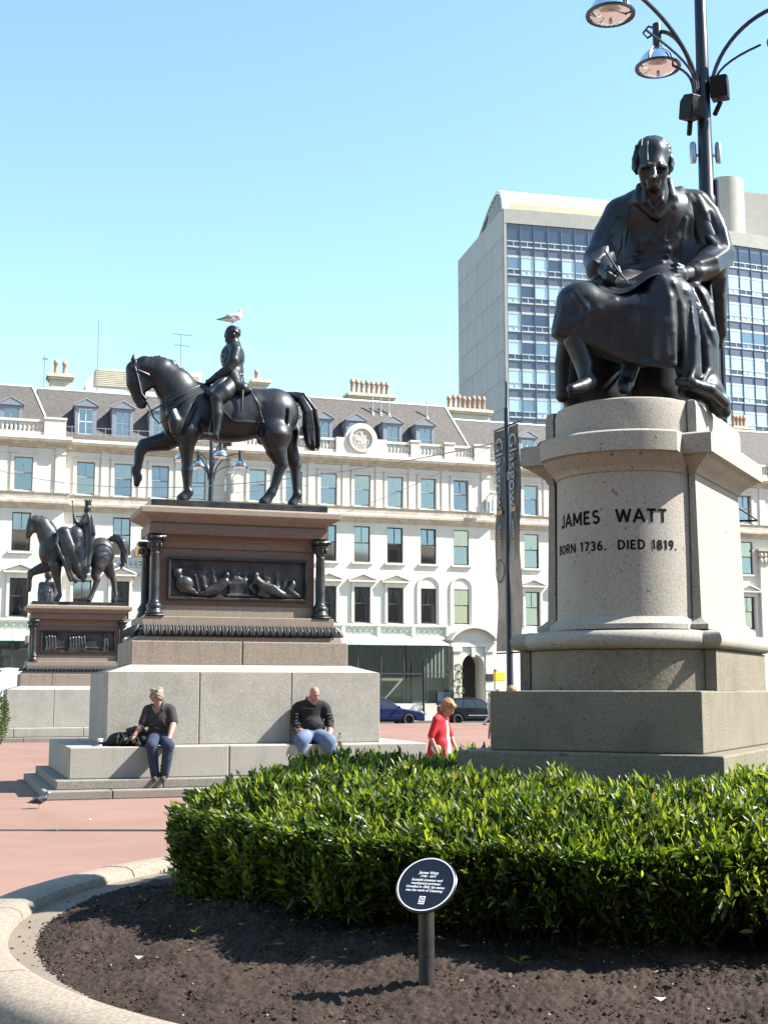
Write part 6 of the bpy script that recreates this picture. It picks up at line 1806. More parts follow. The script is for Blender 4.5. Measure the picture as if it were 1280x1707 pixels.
# ------------------------------------------------------------------ banner pole
M['banner_grey'] = mat('charcoal_banner', (.045, .043, .045), .65, var=.2, vscale=3)
m, nt, b = _nt('printed_banner')
tc = nt.nodes.new('ShaderNodeTexCoord'); sp = nt.nodes.new('ShaderNodeSeparateXYZ'); nt.links.new(tc.outputs['Object'], sp.inputs[0])
mr_ = nt.nodes.new('ShaderNodeMapRange'); mr_.inputs[1].default_value = 2.5; mr_.inputs[2].default_value = 7.2; nt.links.new(sp.outputs[2], mr_.inputs[0])
c_ = _ramp(nt, mr_.outputs[0], [(.0, (.26, .22, .19)), (.18, (.36, .31, .26)), (.42, (.30, .27, .22)), (.52, (.16, .11, .06)), (.58, (.05, .047, .046)), (1.0, (.05, .048, .048))])
n_ = _noise(nt, 2.0, 5, .6, _coord(nt, (2, 2, .7)))
c_ = _mix(nt, c_, (.16, .07, .045), _ramp(nt, n_.outputs[0], [(.5, (0, 0, 0)), (.7, (.5,) * 3)]))
nt.links.new(c_, b.inputs['Base Color']); b.inputs['Roughness'].default_value = .6
M['banner'] = m
M['banner_print'] = mat('faded_banner_print', (.33, .32, .31), .6, var=.1)
bp = at_depth(850, 1150, 28)
BPZ = float(at_depth(848, 712, 28)[2])
ban = thing('banner_pole', 'slim dark pole with two tall printed city banners beside the cream hotel', 'banner pole', (bp[0], 28, 0))
k = MB(); k.lathe([(.11, 0), (.11, .9), (.075, 1.0), (.068, 4), (.058, BPZ + .4), (.03, BPZ + .45), (.022, BPZ + 1.0), (.0, BPZ + 1.02)], n=14); k.build('pole', M['lamp_blue'], ban, True)
bd_ = np.array([.37, -.93]); bn = np.array([.93, .37])
zt_, zb_ = BPZ - .22, float(at_depth(848, 1085, 28)[2])
for sg in (-1, 1):
    k = MB()
    for z in (BPZ + .02, zb_ - .04): k.tube([(0, 0, z), (bd_[0] * sg * .6, bd_[1] * sg * .6, z)], .02, 6)
    k.build('banner_arm', M['lamp_blue'], ban, True)
    m_ = MB(); nz_ = 14; nx_ = 5
    P_ = lambda i, j: (bd_[0] * sg * (.1 + .46 * i / nx_) + bn[0] * .03 * math.sin(j * .9 + i), bd_[1] * sg * (.1 + .46 * i / nx_) + bn[1] * .03 * math.sin(j * .9 + i), zb_ + (zt_ + .2 - zb_) * j / nz_)
    off = np.array([bn[0], bn[1], 0]) * .006
    for i in range(nx_):
        for j in range(nz_):
            q = [P_(i, j), P_(i + 1, j), P_(i + 1, j + 1), P_(i, j + 1)]
            m_.quad(*[tuple(np.array(a) + off) for a in q]); m_.quad(*[tuple(np.array(a) - off) for a in q[::-1]])
    bo = m_.build('banner', M['banner'], ban, True)
    ang = math.atan2(bd_[1], bd_[0])
    for txt, size, z0_, mt in (('Glasgow', .46, zt_ - .75, M['banner_print']), ('Scotland' if sg < 0 else 'with style', .22, zt_ - 2.25, M['banner_print'])):
        te = text_mesh(txt, size, mt, 0, .0, space=1.0)
        for v in te.vertices:                             # reads from the top downwards, on the face turned to the square
            x, y, _ = v.co
            q = bd_ * sg * .32 + bd_ * (y)
            v.co = (q[0] - bn[0] * .048, q[1] - bn[1] * .048, z0_ - x)
        inst('lettering', te, bo)
    q = MB()
    for (wd, hh, zz) in ((.16, .1, zt_ - 1.66),):
        cpos = bd_ * sg * .32
        a_, b_ = cpos - bd_ * .13, cpos + bd_ * .13
        q.quad((a_[0] - bn[0] * .047, a_[1] - bn[1] * .047, zz), (b_[0] - bn[0] * .047, b_[1] - bn[1] * .047, zz), (b_[0] - bn[0] * .047, b_[1] - bn[1] * .047, zz + .1), (a_[0] - bn[0] * .047, a_[1] - bn[1] * .047, zz + .1))
    q.build('printed_bar', M['gold'] if 'gold' in M else M['sign_orange'], bo)
    if sg < 0:
        q = MB(); cpos = bd_ * sg * .32
        for kk in range(24):
            a0, a1 = 2 * math.pi * kk / 24, 2 * math.pi * (kk + 1) / 24
            f_ = lambda rr, a: (cpos[0] + bd_[0] * rr * .8 * math.cos(a) - bn[0] * .047, cpos[1] + bd_[1] * rr * .8 * math.cos(a) - bn[1] * .047, zb_ + 1.72 + rr * math.sin(a))
            q.quad(f_(.26, a0), f_(.26, a1), f_(.22, a1), f_(.22, a0))
        q.build('printed_ring', M['banner_grey'], bo)

# ------------------------------------------------------------------ the oval sign in the bed
sz = .42
sp_ = at_height(711, 1633, .42)
for _ in range(4): sz = float(soil_h(sp_[0], sp_[1])); sp_ = at_height(711, 1633, sz)
SD_ = float(sp_[1])
sign = thing('information_sign', 'dark oval information sign with white lettering on a short metal post', 'sign', (sp_[0], SD_, sz))
dcen = at_depth(710, 1474, SD_ - .03) - np.array([sp_[0], SD_, sz])
k = MB(); hh = float(dcen[2]); k.lathe([(.036, -.15), (.036, hh - .03), (.0, hh - .03)], (0, 0, 0), 16); k.build('post', M['post'], sign, True)
nrm_ = Vector((-.30, -.70, .64)).normalized()
hx = Vector((.92, -.39, 0)).normalized(); hx = (hx - nrm_ * hx.dot(nrm_)).normalized(); hy = nrm_.cross(hx)
Mx = Matrix((hx, hy, nrm_)).transposed().to_4x4(); Mx.translation = Vector(dcen)
rs = .143
def disc(name, r0, r1, z0, z1, m, parent, n=48):
    q = MB(); q.lathe([(r1, z0), (r1, z1), (r0, z1)] if r0 else [(r1 * .96, z0), (r1, z0 + .004), (r1, z1 - .003), (r1 - .003, z1)], (0, 0, 0), n, not r0)
    return q.build(name, m, parent, True)
pl_o = disc('plate', 0, rs, -.016, .0, M['plaque'], sign); pl_o.matrix_local = Mx
q = MB(); q.lathe([(rs * .915, .0005), (rs * .915, .0022), (rs * .95, .0022), (rs * .95, .0005)], (0, 0, 0), 56, False); q.build('white_border', M['print_white'], pl_o)
lines = [('James Watt', .0195, .058), ('1736 - 1819', .0155, .040), ('Scottish inventor and', .0172, .0205), ('mechanical engineer.', .0172, .003), ('Unveiled in 1832, his statue', .0165, -.015), ('was the work of Chantrey.', .0165, -.033)]
for txt, size, y in lines:
    inst('lettering', text_mesh(txt, size, M['print_white'], 0, .0004, shear=.15), pl_o, (0, y, .0013))
q = MB(); q.quad((-.014, -.102, .0012), (.014, -.102, .0012), (.014, -.062, .0012), (-.014, -.062, .0012)); em = q.build('emblem', M['print_white'], pl_o)
q = MB(); q.lathe([(.011, .0015), (.0, .0015)], (0, -.076, 0), 16, False); q.quad((-.012, -.097, .0015), (.012, -.097, .0015), (.012, -.093, .0015), (-.012, -.093, .0015)); q.build('emblem_mark', M['plaque'], em)
q = MB(); q.lathe([(.0065, .0018), (.004, .0018)], (0, -.076, 0), 12, False); q.quad((-.001, -.084, .0018), (.001, -.084, .0018), (.001, -.068, .0018), (-.001, -.068, .0018)); q.build('emblem_detail', M['print_white'], em)

# ------------------------------------------------------------------ people
M['skin'] = mat('skin', (.32, .165, .115), .5, var=.08, vscale=6)
M['skin_pink'] = mat('ruddy_skin', (.38, .175, .135), .45, var=.08, vscale=6)
M['hair_grey'] = mat('grey_blond_hair', (.20, .165, .125), .6, var=.25, vscale=20)
M['hair_ginger'] = mat('ginger_hair', (.25, .125, .05), .6, var=.25, vscale=20)
M['cloth_charcoal'] = mat('charcoal_cotton', (.028, .024, .026), .9, var=.2, vscale=5)
M['cloth_black'] = mat('black_fleece', (.006, .0055, .006), .85, var=.25, vscale=6)
M['leather'] = mat('black_leather', (.012, .012, .013), .4, var=.3, vscale=8)
M['denim'] = mat('dark_denim', (.018, .028, .055), .9, var=.25, vscale=7)
M['denim_pale'] = mat('pale_denim', (.085, .125, .21), .9, var=.2, vscale=7)
M['cloth_red'] = mat('red_jacket', (.42, .008, .016), .75, var=.12, vscale=6)
M['cloth_white'] = mat('white_cotton', (.5, .49, .48), .85, var=.06)
M['cloth_grey'] = mat('grey_cotton', (.25, .25, .27), .9, var=.1)
M['shoe'] = mat('brown_shoe', (.05, .035, .028), .6, var=.2)
M['lips'] = mat('lips', (.35, .12, .1), .5)
M['eye'] = mat('eye_dark', (.03, .02, .02), .3)
def frame_map(px0, py0, k, D):
    o = at_depth(px0, py0, D)
    def f(u, v, d=0.0, rel=None):
        return at_depth(px0 + u / k, py0 + v / k, D + d) - rel
    return f
def fingers(c, W, r, base, tips, rad=.0095, k=.004):
    for a, b, d in tips: c.chain([W(*a), W(*b), W(*d)], [rad, rad * .95, rad * .8], k)
def head(c, ctr, look, s=1.0, nose=.022):
    """head of height about .23 m looking along the unit vector look"""
    L = Vector(look).normalized(); up = Vector((0, 0, 1)); sd = L.cross(up).normalized(); up = sd.cross(L)
    o = Vector(ctr)
    P_ = lambda f, u, q=0.0: np.array(o + (L * f + up * u + sd * q) * s)
    Rm = np.array(Matrix((sd, L, up)).transposed())
    c.ell(P_(-.012, .03), (.075 * s, .095 * s, .09 * s), .02, rot=Rm)
    c.ell(P_(.025, -.04), (.058 * s, .068 * s, .075 * s), .03, rot=Rm)
    c.cone(P_(.05, -.085), P_(.06, -.095), .03 * s, .022 * s, .025)
    c.chain([P_(.085, .018), P_(.102, -.02), P_(.108, -.034)], [.010 * s, .013 * s, .016 * s], .012)
    c.chain([P_(.08, .022, -.03), P_(.082, .026, 0), P_(.08, .022, .03)], [.01 * s, .011 * s, .01 * s], .015)
    for q in (-1, 1):
        c.ell(P_(.085, .002, q * .031), (.014 * s, .01 * s, .010 * s), .01, sub=True, rot=Rm)
        c.ell(P_(-.005, -.015, q * .077), (.012 * s, .022 * s, .032 * s), .01, rot=Rm)
        c.ell(P_(.05, -.03, q * .04), (.022 * s, .025 * s, .025 * s), .02, rot=Rm)
    c.chain([P_(.083, -.058, -.022), P_(.092, -.057, 0), P_(.083, -.058, .022)], [.008 * s, .011 * s, .008 * s], .01)
    c.chain([P_(.094, -.061, -.02), P_(.101, -.06, 0), P_(.094, -.061, .02)], .0032 * s, .005, True)
    return P_, Rm
def face_bits(parent, P_):
    for q in (-1, 1):
        m_ = MB(); m_.ball(P_(.078, .002, q * .031), .011, 8, 6); m_.build('eye', M['eye'], parent, True)
    m_ = MB(); m_.tube([P_(.087, -.060, -.024), P_(.0975, -.060, 0), P_(.087, -.060, .024)], .0045, 6); m_.build('lips', M['lips'], parent, True)

# --- grey-haired man on the left end of the seat
def man_left():
    fo = P0 + gW * .6
    s_, z_ = on_plane(20 + 1000 / 4, 1245, fo, GRID_YAW)
    base2 = fo + gU * s_
    Df = float(base2[1])                                 # depth of the seat's front edge there
    base = np.array([base2[0], base2[1], .28])
    t = thing('person', 'grey-haired man in charcoal shirt and jeans sitting on the stone ledge, looking left', 'person', base)
    W = lambda u, v, d=0.0: at_depth(20 + u / 4, 1100 + v / 4, Df + d) - base
    r = lambda x: x * Df / 2200 / 4
    lo = W(820, 830, 0) - np.array([.1, .7, .06]); hi = W(1130, 160, 0) + np.array([.1, .75, .1])
    c = Clay(lo, hi, .0095)
    look = Vector((-.86, -.45, -.05))
    P_, Rm = head(c, W(962, 232, .12), look)
    def arms(c, k, sleeve_only=False, bare_only=False):
        pass
    c.chain([W(975, 270, .13), W(985, 310, .16)], [r(24), r(30)], .03)
    c.chain([W(920, 335, .18), W(985, 325, .2), W(1050, 330, .18)], [r(34), r(42), r(34)], .05); c.ell(W(985, 400, .17), (r(74), .12, r(90)), .05); c.ell(W(980, 490, .18), (r(66), .12, r(50)), .05)
    c.chain([W(905, 340, .17), W(880, 425, .14), W(845, 470, .08), W(815, 508, .02)], [r(27), r(23), r(18), r(13)], .03)
    c.ell(W(806, 520, 0), (.042, .032, .035), .015)
    for k in range(4): c.chain([W(808 - 4 * k, 515 + 5 * k, -.02 + .016 * k), W(790 - 3 * k, 528 + 5 * k, -.03 + .016 * k), W(784 - 2 * k, 542 + 4 * k, -.025 + .016 * k)], [.0105, .0095, .008], .004)
    c.chain([W(812, 512, -.03), W(802, 528, -.055), W(797, 540, -.05)], [.011, .01, .008], .004)
    c.chain([W(1062, 340, .16), W(1078, 420, .1), W(1062, 480, -.06), W(1050, 520, -.16)], [r(27), r(23), r(18), r(13)], .03)
    c.ell(W(1046, 533, -.19), (.036, .045, .03), .015)
    for k in range(4): c.chain([W(1034 + 8 * k, 535, -.21), W(1030 + 9 * k, 548, -.24), W(1031 + 9 * k, 560, -.235)], [.0105, .0095, .008], .004)
    c.chain([W(1030, 526, -.19), W(1022, 536, -.22), W(1020, 545, -.225)], [.011, .01, .008], .004)
    for a, b_, d_ in (((950, 525, .14), (932, 570, -.30), (956, 765, -.24)), ((1015, 525, .14), (1045, 568, -.30), (1016, 765, -.22))):
        c.chain([W(*a), W(*b_)], [r(40), r(30)], .04); c.chain([W(*b_), W(b_[0] + (d_[0] - b_[0]) * .4, b_[1] + 80, b_[2] + .03), W(*d_)], [r(28), r(26), r(16)], .03)
    c.build('body', M['skin'], t)
    face_bits(t, P_)
    h = Clay(W(900, 270, 0) - np.array([.05, .2, .02]), W(1025, 160, 0) + np.array([.08, .35, .05]), .008)
    h.ell(P_(-.03, .045), (.090, .104, .086), .02, rot=Rm); h.ell(P_(-.06, -.04), (.09, .07, .09), .03, rot=Rm); h.ell(P_(.09, -.035), (.068, .055, .08), .02, sub=True, rot=Rm)
    for q in (-1, 1): h.ell(P_(-.02, -.01, q * .075), (.028, .055, .07), .02, rot=Rm)
    h.ell(P_(.06, .08), (.07, .045, .03), .02, rot=Rm)
    h.disp(lambda X, Y, Z: .0035 * np.sin(X * 75 + 30 * Y + 9 * np.sin(Z * 30)) + .004 * np.sin(Z * 110 + 50 * X + 4 * np.sin(Y * 60))); h.build('hair', M['hair_grey'], t)
    c = Clay(lo, hi, .0105)
    c.chain([W(920, 335, .18), W(985, 325, .2), W(1050, 330, .18)], [r(37), r(44), r(37)], .05); c.ell(W(985, 400, .17), (r(82), .135, r(92)), .05); c.ell(W(980, 485, .18), (r(78), .135, r(52)), .05)
    c.chain([W(905, 340, .17), W(878, 420, .145)], [r(33), r(33)], .04); c.chain([W(1062, 340, .16), W(1076, 412, .115)], [r(33), r(33)], .04)
    c.ell(W(966, 320, .02), (.055, .09, .10), .02, sub=True); c.cone(W(968, 330, .03), W(975, 372, .04), .035, .006, .01, True)
    c.chain([W(930, 290, .1), W(945, 335, .03), W(968, 378, .03)], [.012, .017, .008], .012); c.chain([W(1010, 278, .12), W(1005, 330, .03), W(975, 380, .03)], [.016, .017, .008], .012)
    for uv in (((900, 470), (960, 455), (1010, 470)), ((905, 440), (950, 430), (990, 445)), ((1000, 400), (1030, 440), (1040, 490)), ((930, 380), (925, 430), (915, 490))): c.chain([W(u, v, .05) for u, v in uv], [.008, .014, .006], .015)
    for a, b_ in (((858, 415, .14), (898, 425, .14)), ((1055, 410, .11), (1098, 412, .11))): c.cone(W(*a), W(*b_), .026, .026, .015)
    c.build('shirt', M['cloth_charcoal'], t)
    c = Clay(lo, hi, .0105)
    c.ell(W(982, 518, .16), (r(76), .15, r(34)), .03)
    for a, b_, d_ in (((950, 525, .14), (932, 572, -.31), (956, 772, -.24)), ((1015, 525, .14), (1046, 570, -.31), (1018, 770, -.22))):
        c.chain([W(*a), W(*b_)], [r(46), r(37)], .04); mid = W(b_[0] + (d_[0] - b_[0]) * .4, b_[1] + 85, b_[2] + .03)
        c.chain([W(*b_), mid, W(*d_)], [r(36), r(34), r(28)], .03)
        for k in range(3): c.cone(W(d_[0] - 26, d_[1] - 18 - 22 * k, d_[2] - .05), W(d_[0] + 24, d_[1] - 12 - 24 * k, d_[2] - .06), .010, .012, .015)
        c.chain([W(b_[0] - 24, b_[1] + 22, b_[2] - .04), W(b_[0] + 20, b_[1] + 34, b_[2] - .05)], .012, .015)
    c.build('jeans', M['denim'], t)
    for x, dd in ((955, -.24), (1010, -.22)):
        c = Clay(W(x - 45, 830, dd - .16) - .02, W(x + 45, 760, dd + .16) + .03, .008)
        c.chain([W(x + 4, 785, dd + .05), W(x, 792, dd - .06), W(x - 4, 799, dd - .16)], [.045, .045, .036], .03); c.box(W(x - 40, 840, dd - .3), W(x + 40, 813, dd + .3), .005, True); c.build('shoe', M['shoe'], t)
    return t
man_left()

# --- bald man leaning on the block wall
def man_right():
    wo = P0 + gW * 1.3
    s_, z_ = on_plane(526, 1238, wo, GRID_YAW)
    b2 = wo + gU * s_ - gW * .28
    Df = float(b2[1])
    base = np.array([b2[0], b2[1], .79])
    t = thing('person', 'bald man in black fleece and pale jeans sitting against the block wall', 'person', base)
    W = lambda u, v, d=0.0: at_depth(440 + u / 6.4, 1110 + v / 6.4, Df + d) - base
    r = lambda x: x * Df / 2200 / 6.4
    lo = W(250, 860, 0) - np.array([.08, .75, .3]); hi = W(860, 190, 0) + np.array([.1, .35, .1])
    c = Clay(lo, hi, .0105)
    look = Vector((.55, -.75, -.38))
    P_, Rm = head(c, W(540, 300, -.04), look, 1.03)
    c.chain([W(520, 350, .03), W(510, 410, .06)], [r(48), r(60)], .03); 
    c.ell(W(510, 500, .06), (r(118), .12, r(126)), .06); c.ell(W(520, 640, .0), (r(122), .15, r(100)), .06); c.chain([W(385, 440, .06), W(510, 420, .07), W(622, 435, .06)], [r(40), r(56), r(40)], .05)
    c.chain([W(350, 450, .05), W(322, 590, .02), W(380, 690, -.14), W(430, 720, -.24)], [r(48), r(42), r(34), r(24)], .03)
    c.chain([W(660, 450, .05), W(700, 590, .03), W(706, 680, -.12), W(700, 722, -.24)], [r(48), r(42), r(34), r(24)], .03)
    c.ell(W(448, 728, -.28), (.05, .045, .03), .015); c.ell(W(700, 742, -.29), (.042, .05, .028), .015)
    for k in range(4): c.chain([W(465 + 3 * k, 712 + 9 * k, -.31), W(486 + 3 * k, 722 + 10 * k, -.33), W(500, 738 + 8 * k, -.32)], [.0105, .0095, .008], .004)
    c.chain([W(440, 712, -.3), W(462, 706, -.325), W(478, 712, -.33)], [.011, .01, .008], .004)
    for k in range(4): c.chain([W(682 + 15 * k, 752, -.32), W(684 + 17 * k, 772, -.355), W(688 + 17 * k, 792, -.35)], [.0105, .0095, .008], .004)
    c.chain([W(672, 732, -.3), W(658, 746, -.33), W(654, 760, -.33)], [.011, .01, .008], .004)
    for s_q, kx, kv, fx in ((-1, 400, 790, 390), (1, 690, 800, 740)):
        c.chain([W(520 + s_q * 60, 760, -.05), W(kx, kv, -.5)], [r(85), r(62)], .05); c.chain([W(kx, kv, -.5), W(fx, kv + 230, -.42)], [r(56), r(36)], .04)
    c.build('body', M['skin_pink'], t)
    face_bits(t, P_)
    g = MB()
    for q in (-1, 1): g.tube([P_(.088 + .0 * a, .002 + .017 * math.sin(a), q * .031 + .022 * math.cos(a)) for a in np.linspace(0, 2 * math.pi, 13)], .0022, 5)
    g.tube([P_(.1, .006, -.01), P_(.102, .008, 0), P_(.1, .006, .01)], .002, 5)
    for q in (-1, 1): g.tube([P_(.086, .006, q * .053), P_(.0, .008, q * .08)], .002, 5)
    g.build('spectacles', M['steel'], t, True)
    c = Clay(lo, hi, .0115)
    c.ell(W(510, 500, .06), (r(128), .14, r(132)), .06); c.ell(W(520, 640, .0), (r(134), .17, r(104)), .06); c.chain([W(375, 432, .06), W(510, 415, .07), W(630, 427, .06)], [r(54), r(70), r(54)], .06)
    c.chain([W(350, 455, .05), W(322, 590, .02), W(385, 688, -.14)], [r(52), r(46), r(36)], .04); c.chain([W(662, 455, .05), W(702, 590, .03), W(708, 672, -.11)], [r(52), r(45), r(36)], .04)
    c.chain([W(455, 378, .05), W(475, 408, -.06), W(540, 420, -.07), W(590, 395, -.02)], [.02, .022, .022, .02], .015); c.ell(W(528, 372, -.05), (.05, .06, .055), .01, sub=True)
    for uv in (((395, 440), (470, 460), (560, 462), (640, 442)), ((420, 640), (500, 610), (600, 625)), ((430, 690), (520, 670), (640, 690)), ((410, 560), (470, 580), (520, 570))): c.chain([W(u, v, -.13) for u, v in uv], [.009, .015, .015, .008][:len(uv)], .02)
    for k in range(6): c.cone(W(300, 520 + 34 * k, -.06), W(368, 512 + 34 * k, -.08), .012, .010, .015); c.cone(W(668, 520 + 28 * k, -.05), W(738, 528 + 26 * k, -.05), .011, .011, .015)
    c.build('fleece', M['cloth_black'], t)
    q = MB(); q.tube([W(460, 375, .06), W(452, 352, .04), W(462, 330, .02)], .018, 8); q.build('shirt_collar', M['denim_pale'], t, True)
    for sx in (-1, 1):
        k_ = MB(); 
        for j in range(6):
            u = 350 if sx < 0 else 706
            k_.quad(*[W(u + a, 500 + 34 * j + b_, -.125 if sx < 0 else -.105) for a, b_ in ((-14, 10), (16, 4), (18, 14), (-12, 22))])
        k_.build('sleeve_print', M['cloth_grey'], t)
    c = Clay(lo, hi, .0115)
    c.ell(W(520, 740, .0), (r(150), .2, r(60)), .04)
    for s_q, kx, kv, fx in ((-1, 400, 790, 390), (1, 690, 800, 740)):
        c.chain([W(520 + s_q * 60, 762, -.05), W(kx, kv, -.5)], [r(95), r(74)], .05); c.chain([W(kx, kv, -.5), W(fx, kv + 230, -.42)], [r(70), r(52)], .04)
        for j in range(3): c.cone(W(kx + 40 - 60 * (s_q > 0), kv - 70 + 26 * j, -.36), W(kx - 30, kv - 50 + 20 * j, -.5), .012, .010, .02)
    c.build('jeans', M['denim_pale'], t)
    return t
man_right()

def walker(lab, D, pxc, pyf, height, face, tones, stride=.3, bow=.0, only=None, seed=1, hairm=None):
    """an upright figure: feet at pyf, walking along `face` (unit x, y)"""
    gp = at_depth(pxc, pyf, D)
    base = np.array([gp[0], D, 0.0])
    t = thing('person', lab, 'person', base, math.atan2(face[1], face[0]))
    h = height; S = h / 1.7
    c = Clay((-.55, -.42, -.02), (.55, .42, 1.8 * S), .0125)
    P = lambda x, y, z: (x * S, y * S, z * S)
    look = Vector((math.cos(bow), 0, -math.sin(bow)))
    hx_ = .05 + .16 * bow
    P_, Rm = head(c, P(hx_, 0, 1.58 - .05 * bow), look, S)
    c.chain([P(hx_ - .03, 0, 1.5), P(.0 + .04 * bow, 0, 1.4)], [.05 * S, .06 * S], .03)
    tors = lambda c, e: (c.chain([P(.02, -.15, 1.37), P(.03, 0, 1.4), P(.02, .15, 1.37)], [(.065 + e) * S, (.08 + e) * S, (.065 + e) * S], .05), c.ell(P(.01, 0, 1.2), ((.12 + e) * S, (.17 + e) * S, (.22 + e) * S), .05), c.ell(P(0, 0, .98), ((.125 + e) * S, (.17 + e) * S, (.17 + e) * S), .06))
    tors(c, 0)
    arms = [((.02, -.2, 1.36), (-.06, -.25, 1.1), (.05, -.24, .87)), ((.02, .2, 1.36), (.1, .25, 1.1), (.2, .22, .9))]
    for a, b_, d_ in arms:
        c.chain([P(*a), P(*b_), P(*d_)], [.05 * S, .04 * S, .028 * S], .03); c.ell(P(d_[0] + .01, d_[1], d_[2] - .05), (.03, .02, .045), .015)
        for k in range(4): c.chain([P(d_[0] - .015 + .016 * k, d_[1], d_[2] - .08), P(d_[0] - .005 + .016 * k, d_[1], d_[2] - .125), P(d_[0] + .008 + .014 * k, d_[1], d_[2] - .15)], [.010, .009, .008], .004)
        c.chain([P(d_[0] + .03, d_[1], d_[2] - .04), P(d_[0] + .05, d_[1], d_[2] - .09)], [.011, .008], .004)
    legs = [((0, -.09, .92), (.12 * stride / .3, -.09, .5), (.5 * stride, -.09, .09)), ((0, .09, .92), (.06, .09, .5), (-.6 * stride, .09, .13))]
    for a, b_, d_ in legs: c.chain([P(*a), P(*b_), P(*d_)], [.085 * S, .055 * S, .038 * S], .04)
    c.build('body', M[tones['skin']], t)
    face_bits(t, P_)
    q = Clay((-.25, -.25, 1.3 * S), (.4, .25, 1.85 * S), .01)
    q.ell(P_(-.03, .05), (.098 * S, .112 * S, .092 * S), .02, rot=Rm); q.ell(P_(-.05, -.03), (.098 * S, .075 * S, .095 * S), .03, rot=Rm); q.ell(P_(.095, -.045), (.068 * S, .06 * S, .085 * S), .02, sub=True, rot=Rm); q.ell(P_(.055, .075), (.075 * S, .045 * S, .035 * S), .02, rot=Rm)
    q.disp(lambda X, Y, Z: .005 * np.sin(X * 75 + 30 * Y + 9 * np.sin(Z * 30)) + .004 * np.sin(Z * 110 + 50 * X + 4 * np.sin(Y * 60)))
    if tones['hair'] != 'skin_pink': q.build('hair', M[tones['hair']], t)
    c = Clay((-.55, -.42, .4), (.55, .42, 1.5 * S), .0135)
    tors(c, .012); c.ell(P(hx_ + .03, 0, 1.5), (.08, .07, .08), .02, sub=True)
    if tones.get('long'):
        c.chain([P(0, 0, 1.0), P(-.03, 0, .74)], [.15 * S, .18 * S], .05)
        for k in range(9): c.chain([P(-.12 + .03 * k, -.14 + .01 * (k % 3), 1.05), P(-.16 + .04 * k, -.17, .74)], [.008, .016], .02)
        c.box(P(-.5, -.4, .3), P(.5, .4, .76), .01, True)
    for (a, b_, d_), e in zip(arms, (1, 1)): c.chain([P(*a), P(*[a[i] + (b_[i] - a[i]) * tones.get('sleeve', .75) for i in range(3)])], [.060 * S, .055 * S], .04)
    c.build('jacket' if tones.get('long') else 'shirt', M[tones['top']], t)
    if tones.get('long'):
        c = Clay((0, -.25, .6), (.45, .25, 1.5 * S), .0135); c.ell(P(.09, 0, 1.16), (.065, .06, .22), .02); c.chain([P(.10, 0, 1.05), P(.11, 0, .82)], [.065, .075], .04); c.build('blouse', M['cloth_white'], t)
    c = Clay((-.55, -.42, -.02), (.55, .42, 1.2 * S), .0135)
    c.ell(P(0, 0, .95), (.135 * S, .185 * S, .13 * S), .05)
    for a, b_, d_ in legs: c.chain([P(*a), P(*b_), P(*d_)], [.1 * S, .072 * S, .06 * S], .04)
    c.build('trousers', M[tones['legs']], t)
    for a, b_, d_ in legs:
        c = Clay(P(d_[0] - .15, d_[1] - .1, -.02), P(d_[0] + .25, d_[1] + .1, .25), .0125); c.chain([P(d_[0] - .03, d_[1], d_[2] - .04), P(d_[0] + .08, d_[1], d_[2] - .05), P(d_[0] + .17, d_[1], d_[2] - .055)], [.042, .04, .03], .02); c.build('shoe', M[tones.get('shoe', 'shoe')], t)
    return t
walker('woman in a red jacket with short ginger hair walking right behind the hedge, head bowed', 19.6, 733, 1344, 1.60, (.93, -.36), dict(skin='skin', hair='hair_ginger', top='cloth_red', legs='cloth_white', long=True, sleeve=.9), .25, .62)
Dp_ = 66.0
walker('distant walker in white trousers and pale shirt passing the dark hatchback', Dp_, 816, 1152 + 1.7 * 2200 / Dp_, 1.62, (.95, .31), dict(skin='skin', hair='hair_grey', top='cloth_white', legs='cloth_white', shoe='cloth_grey', sleeve=.5), .5, .05)
walker('person whose pinkish bald head just shows over the left end of the large plinth', 27.0, 836, 1152 + 1.7 * 2200 / 27, 1.76, (-.6, -.8), dict(skin='skin_pink', hair='skin_pink', top='cloth_grey', legs='denim', sleeve=.9), .15, .1)
walker('red-haired person mostly hidden behind the plinth beside the banner pole', 27.6, 853, 1152 + 1.7 * 2200 / 27.6, 1.80, (.4, .9), dict(skin='skin', hair='hair_ginger', top='cloth_black', legs='denim', sleeve=.9), .15, .1)

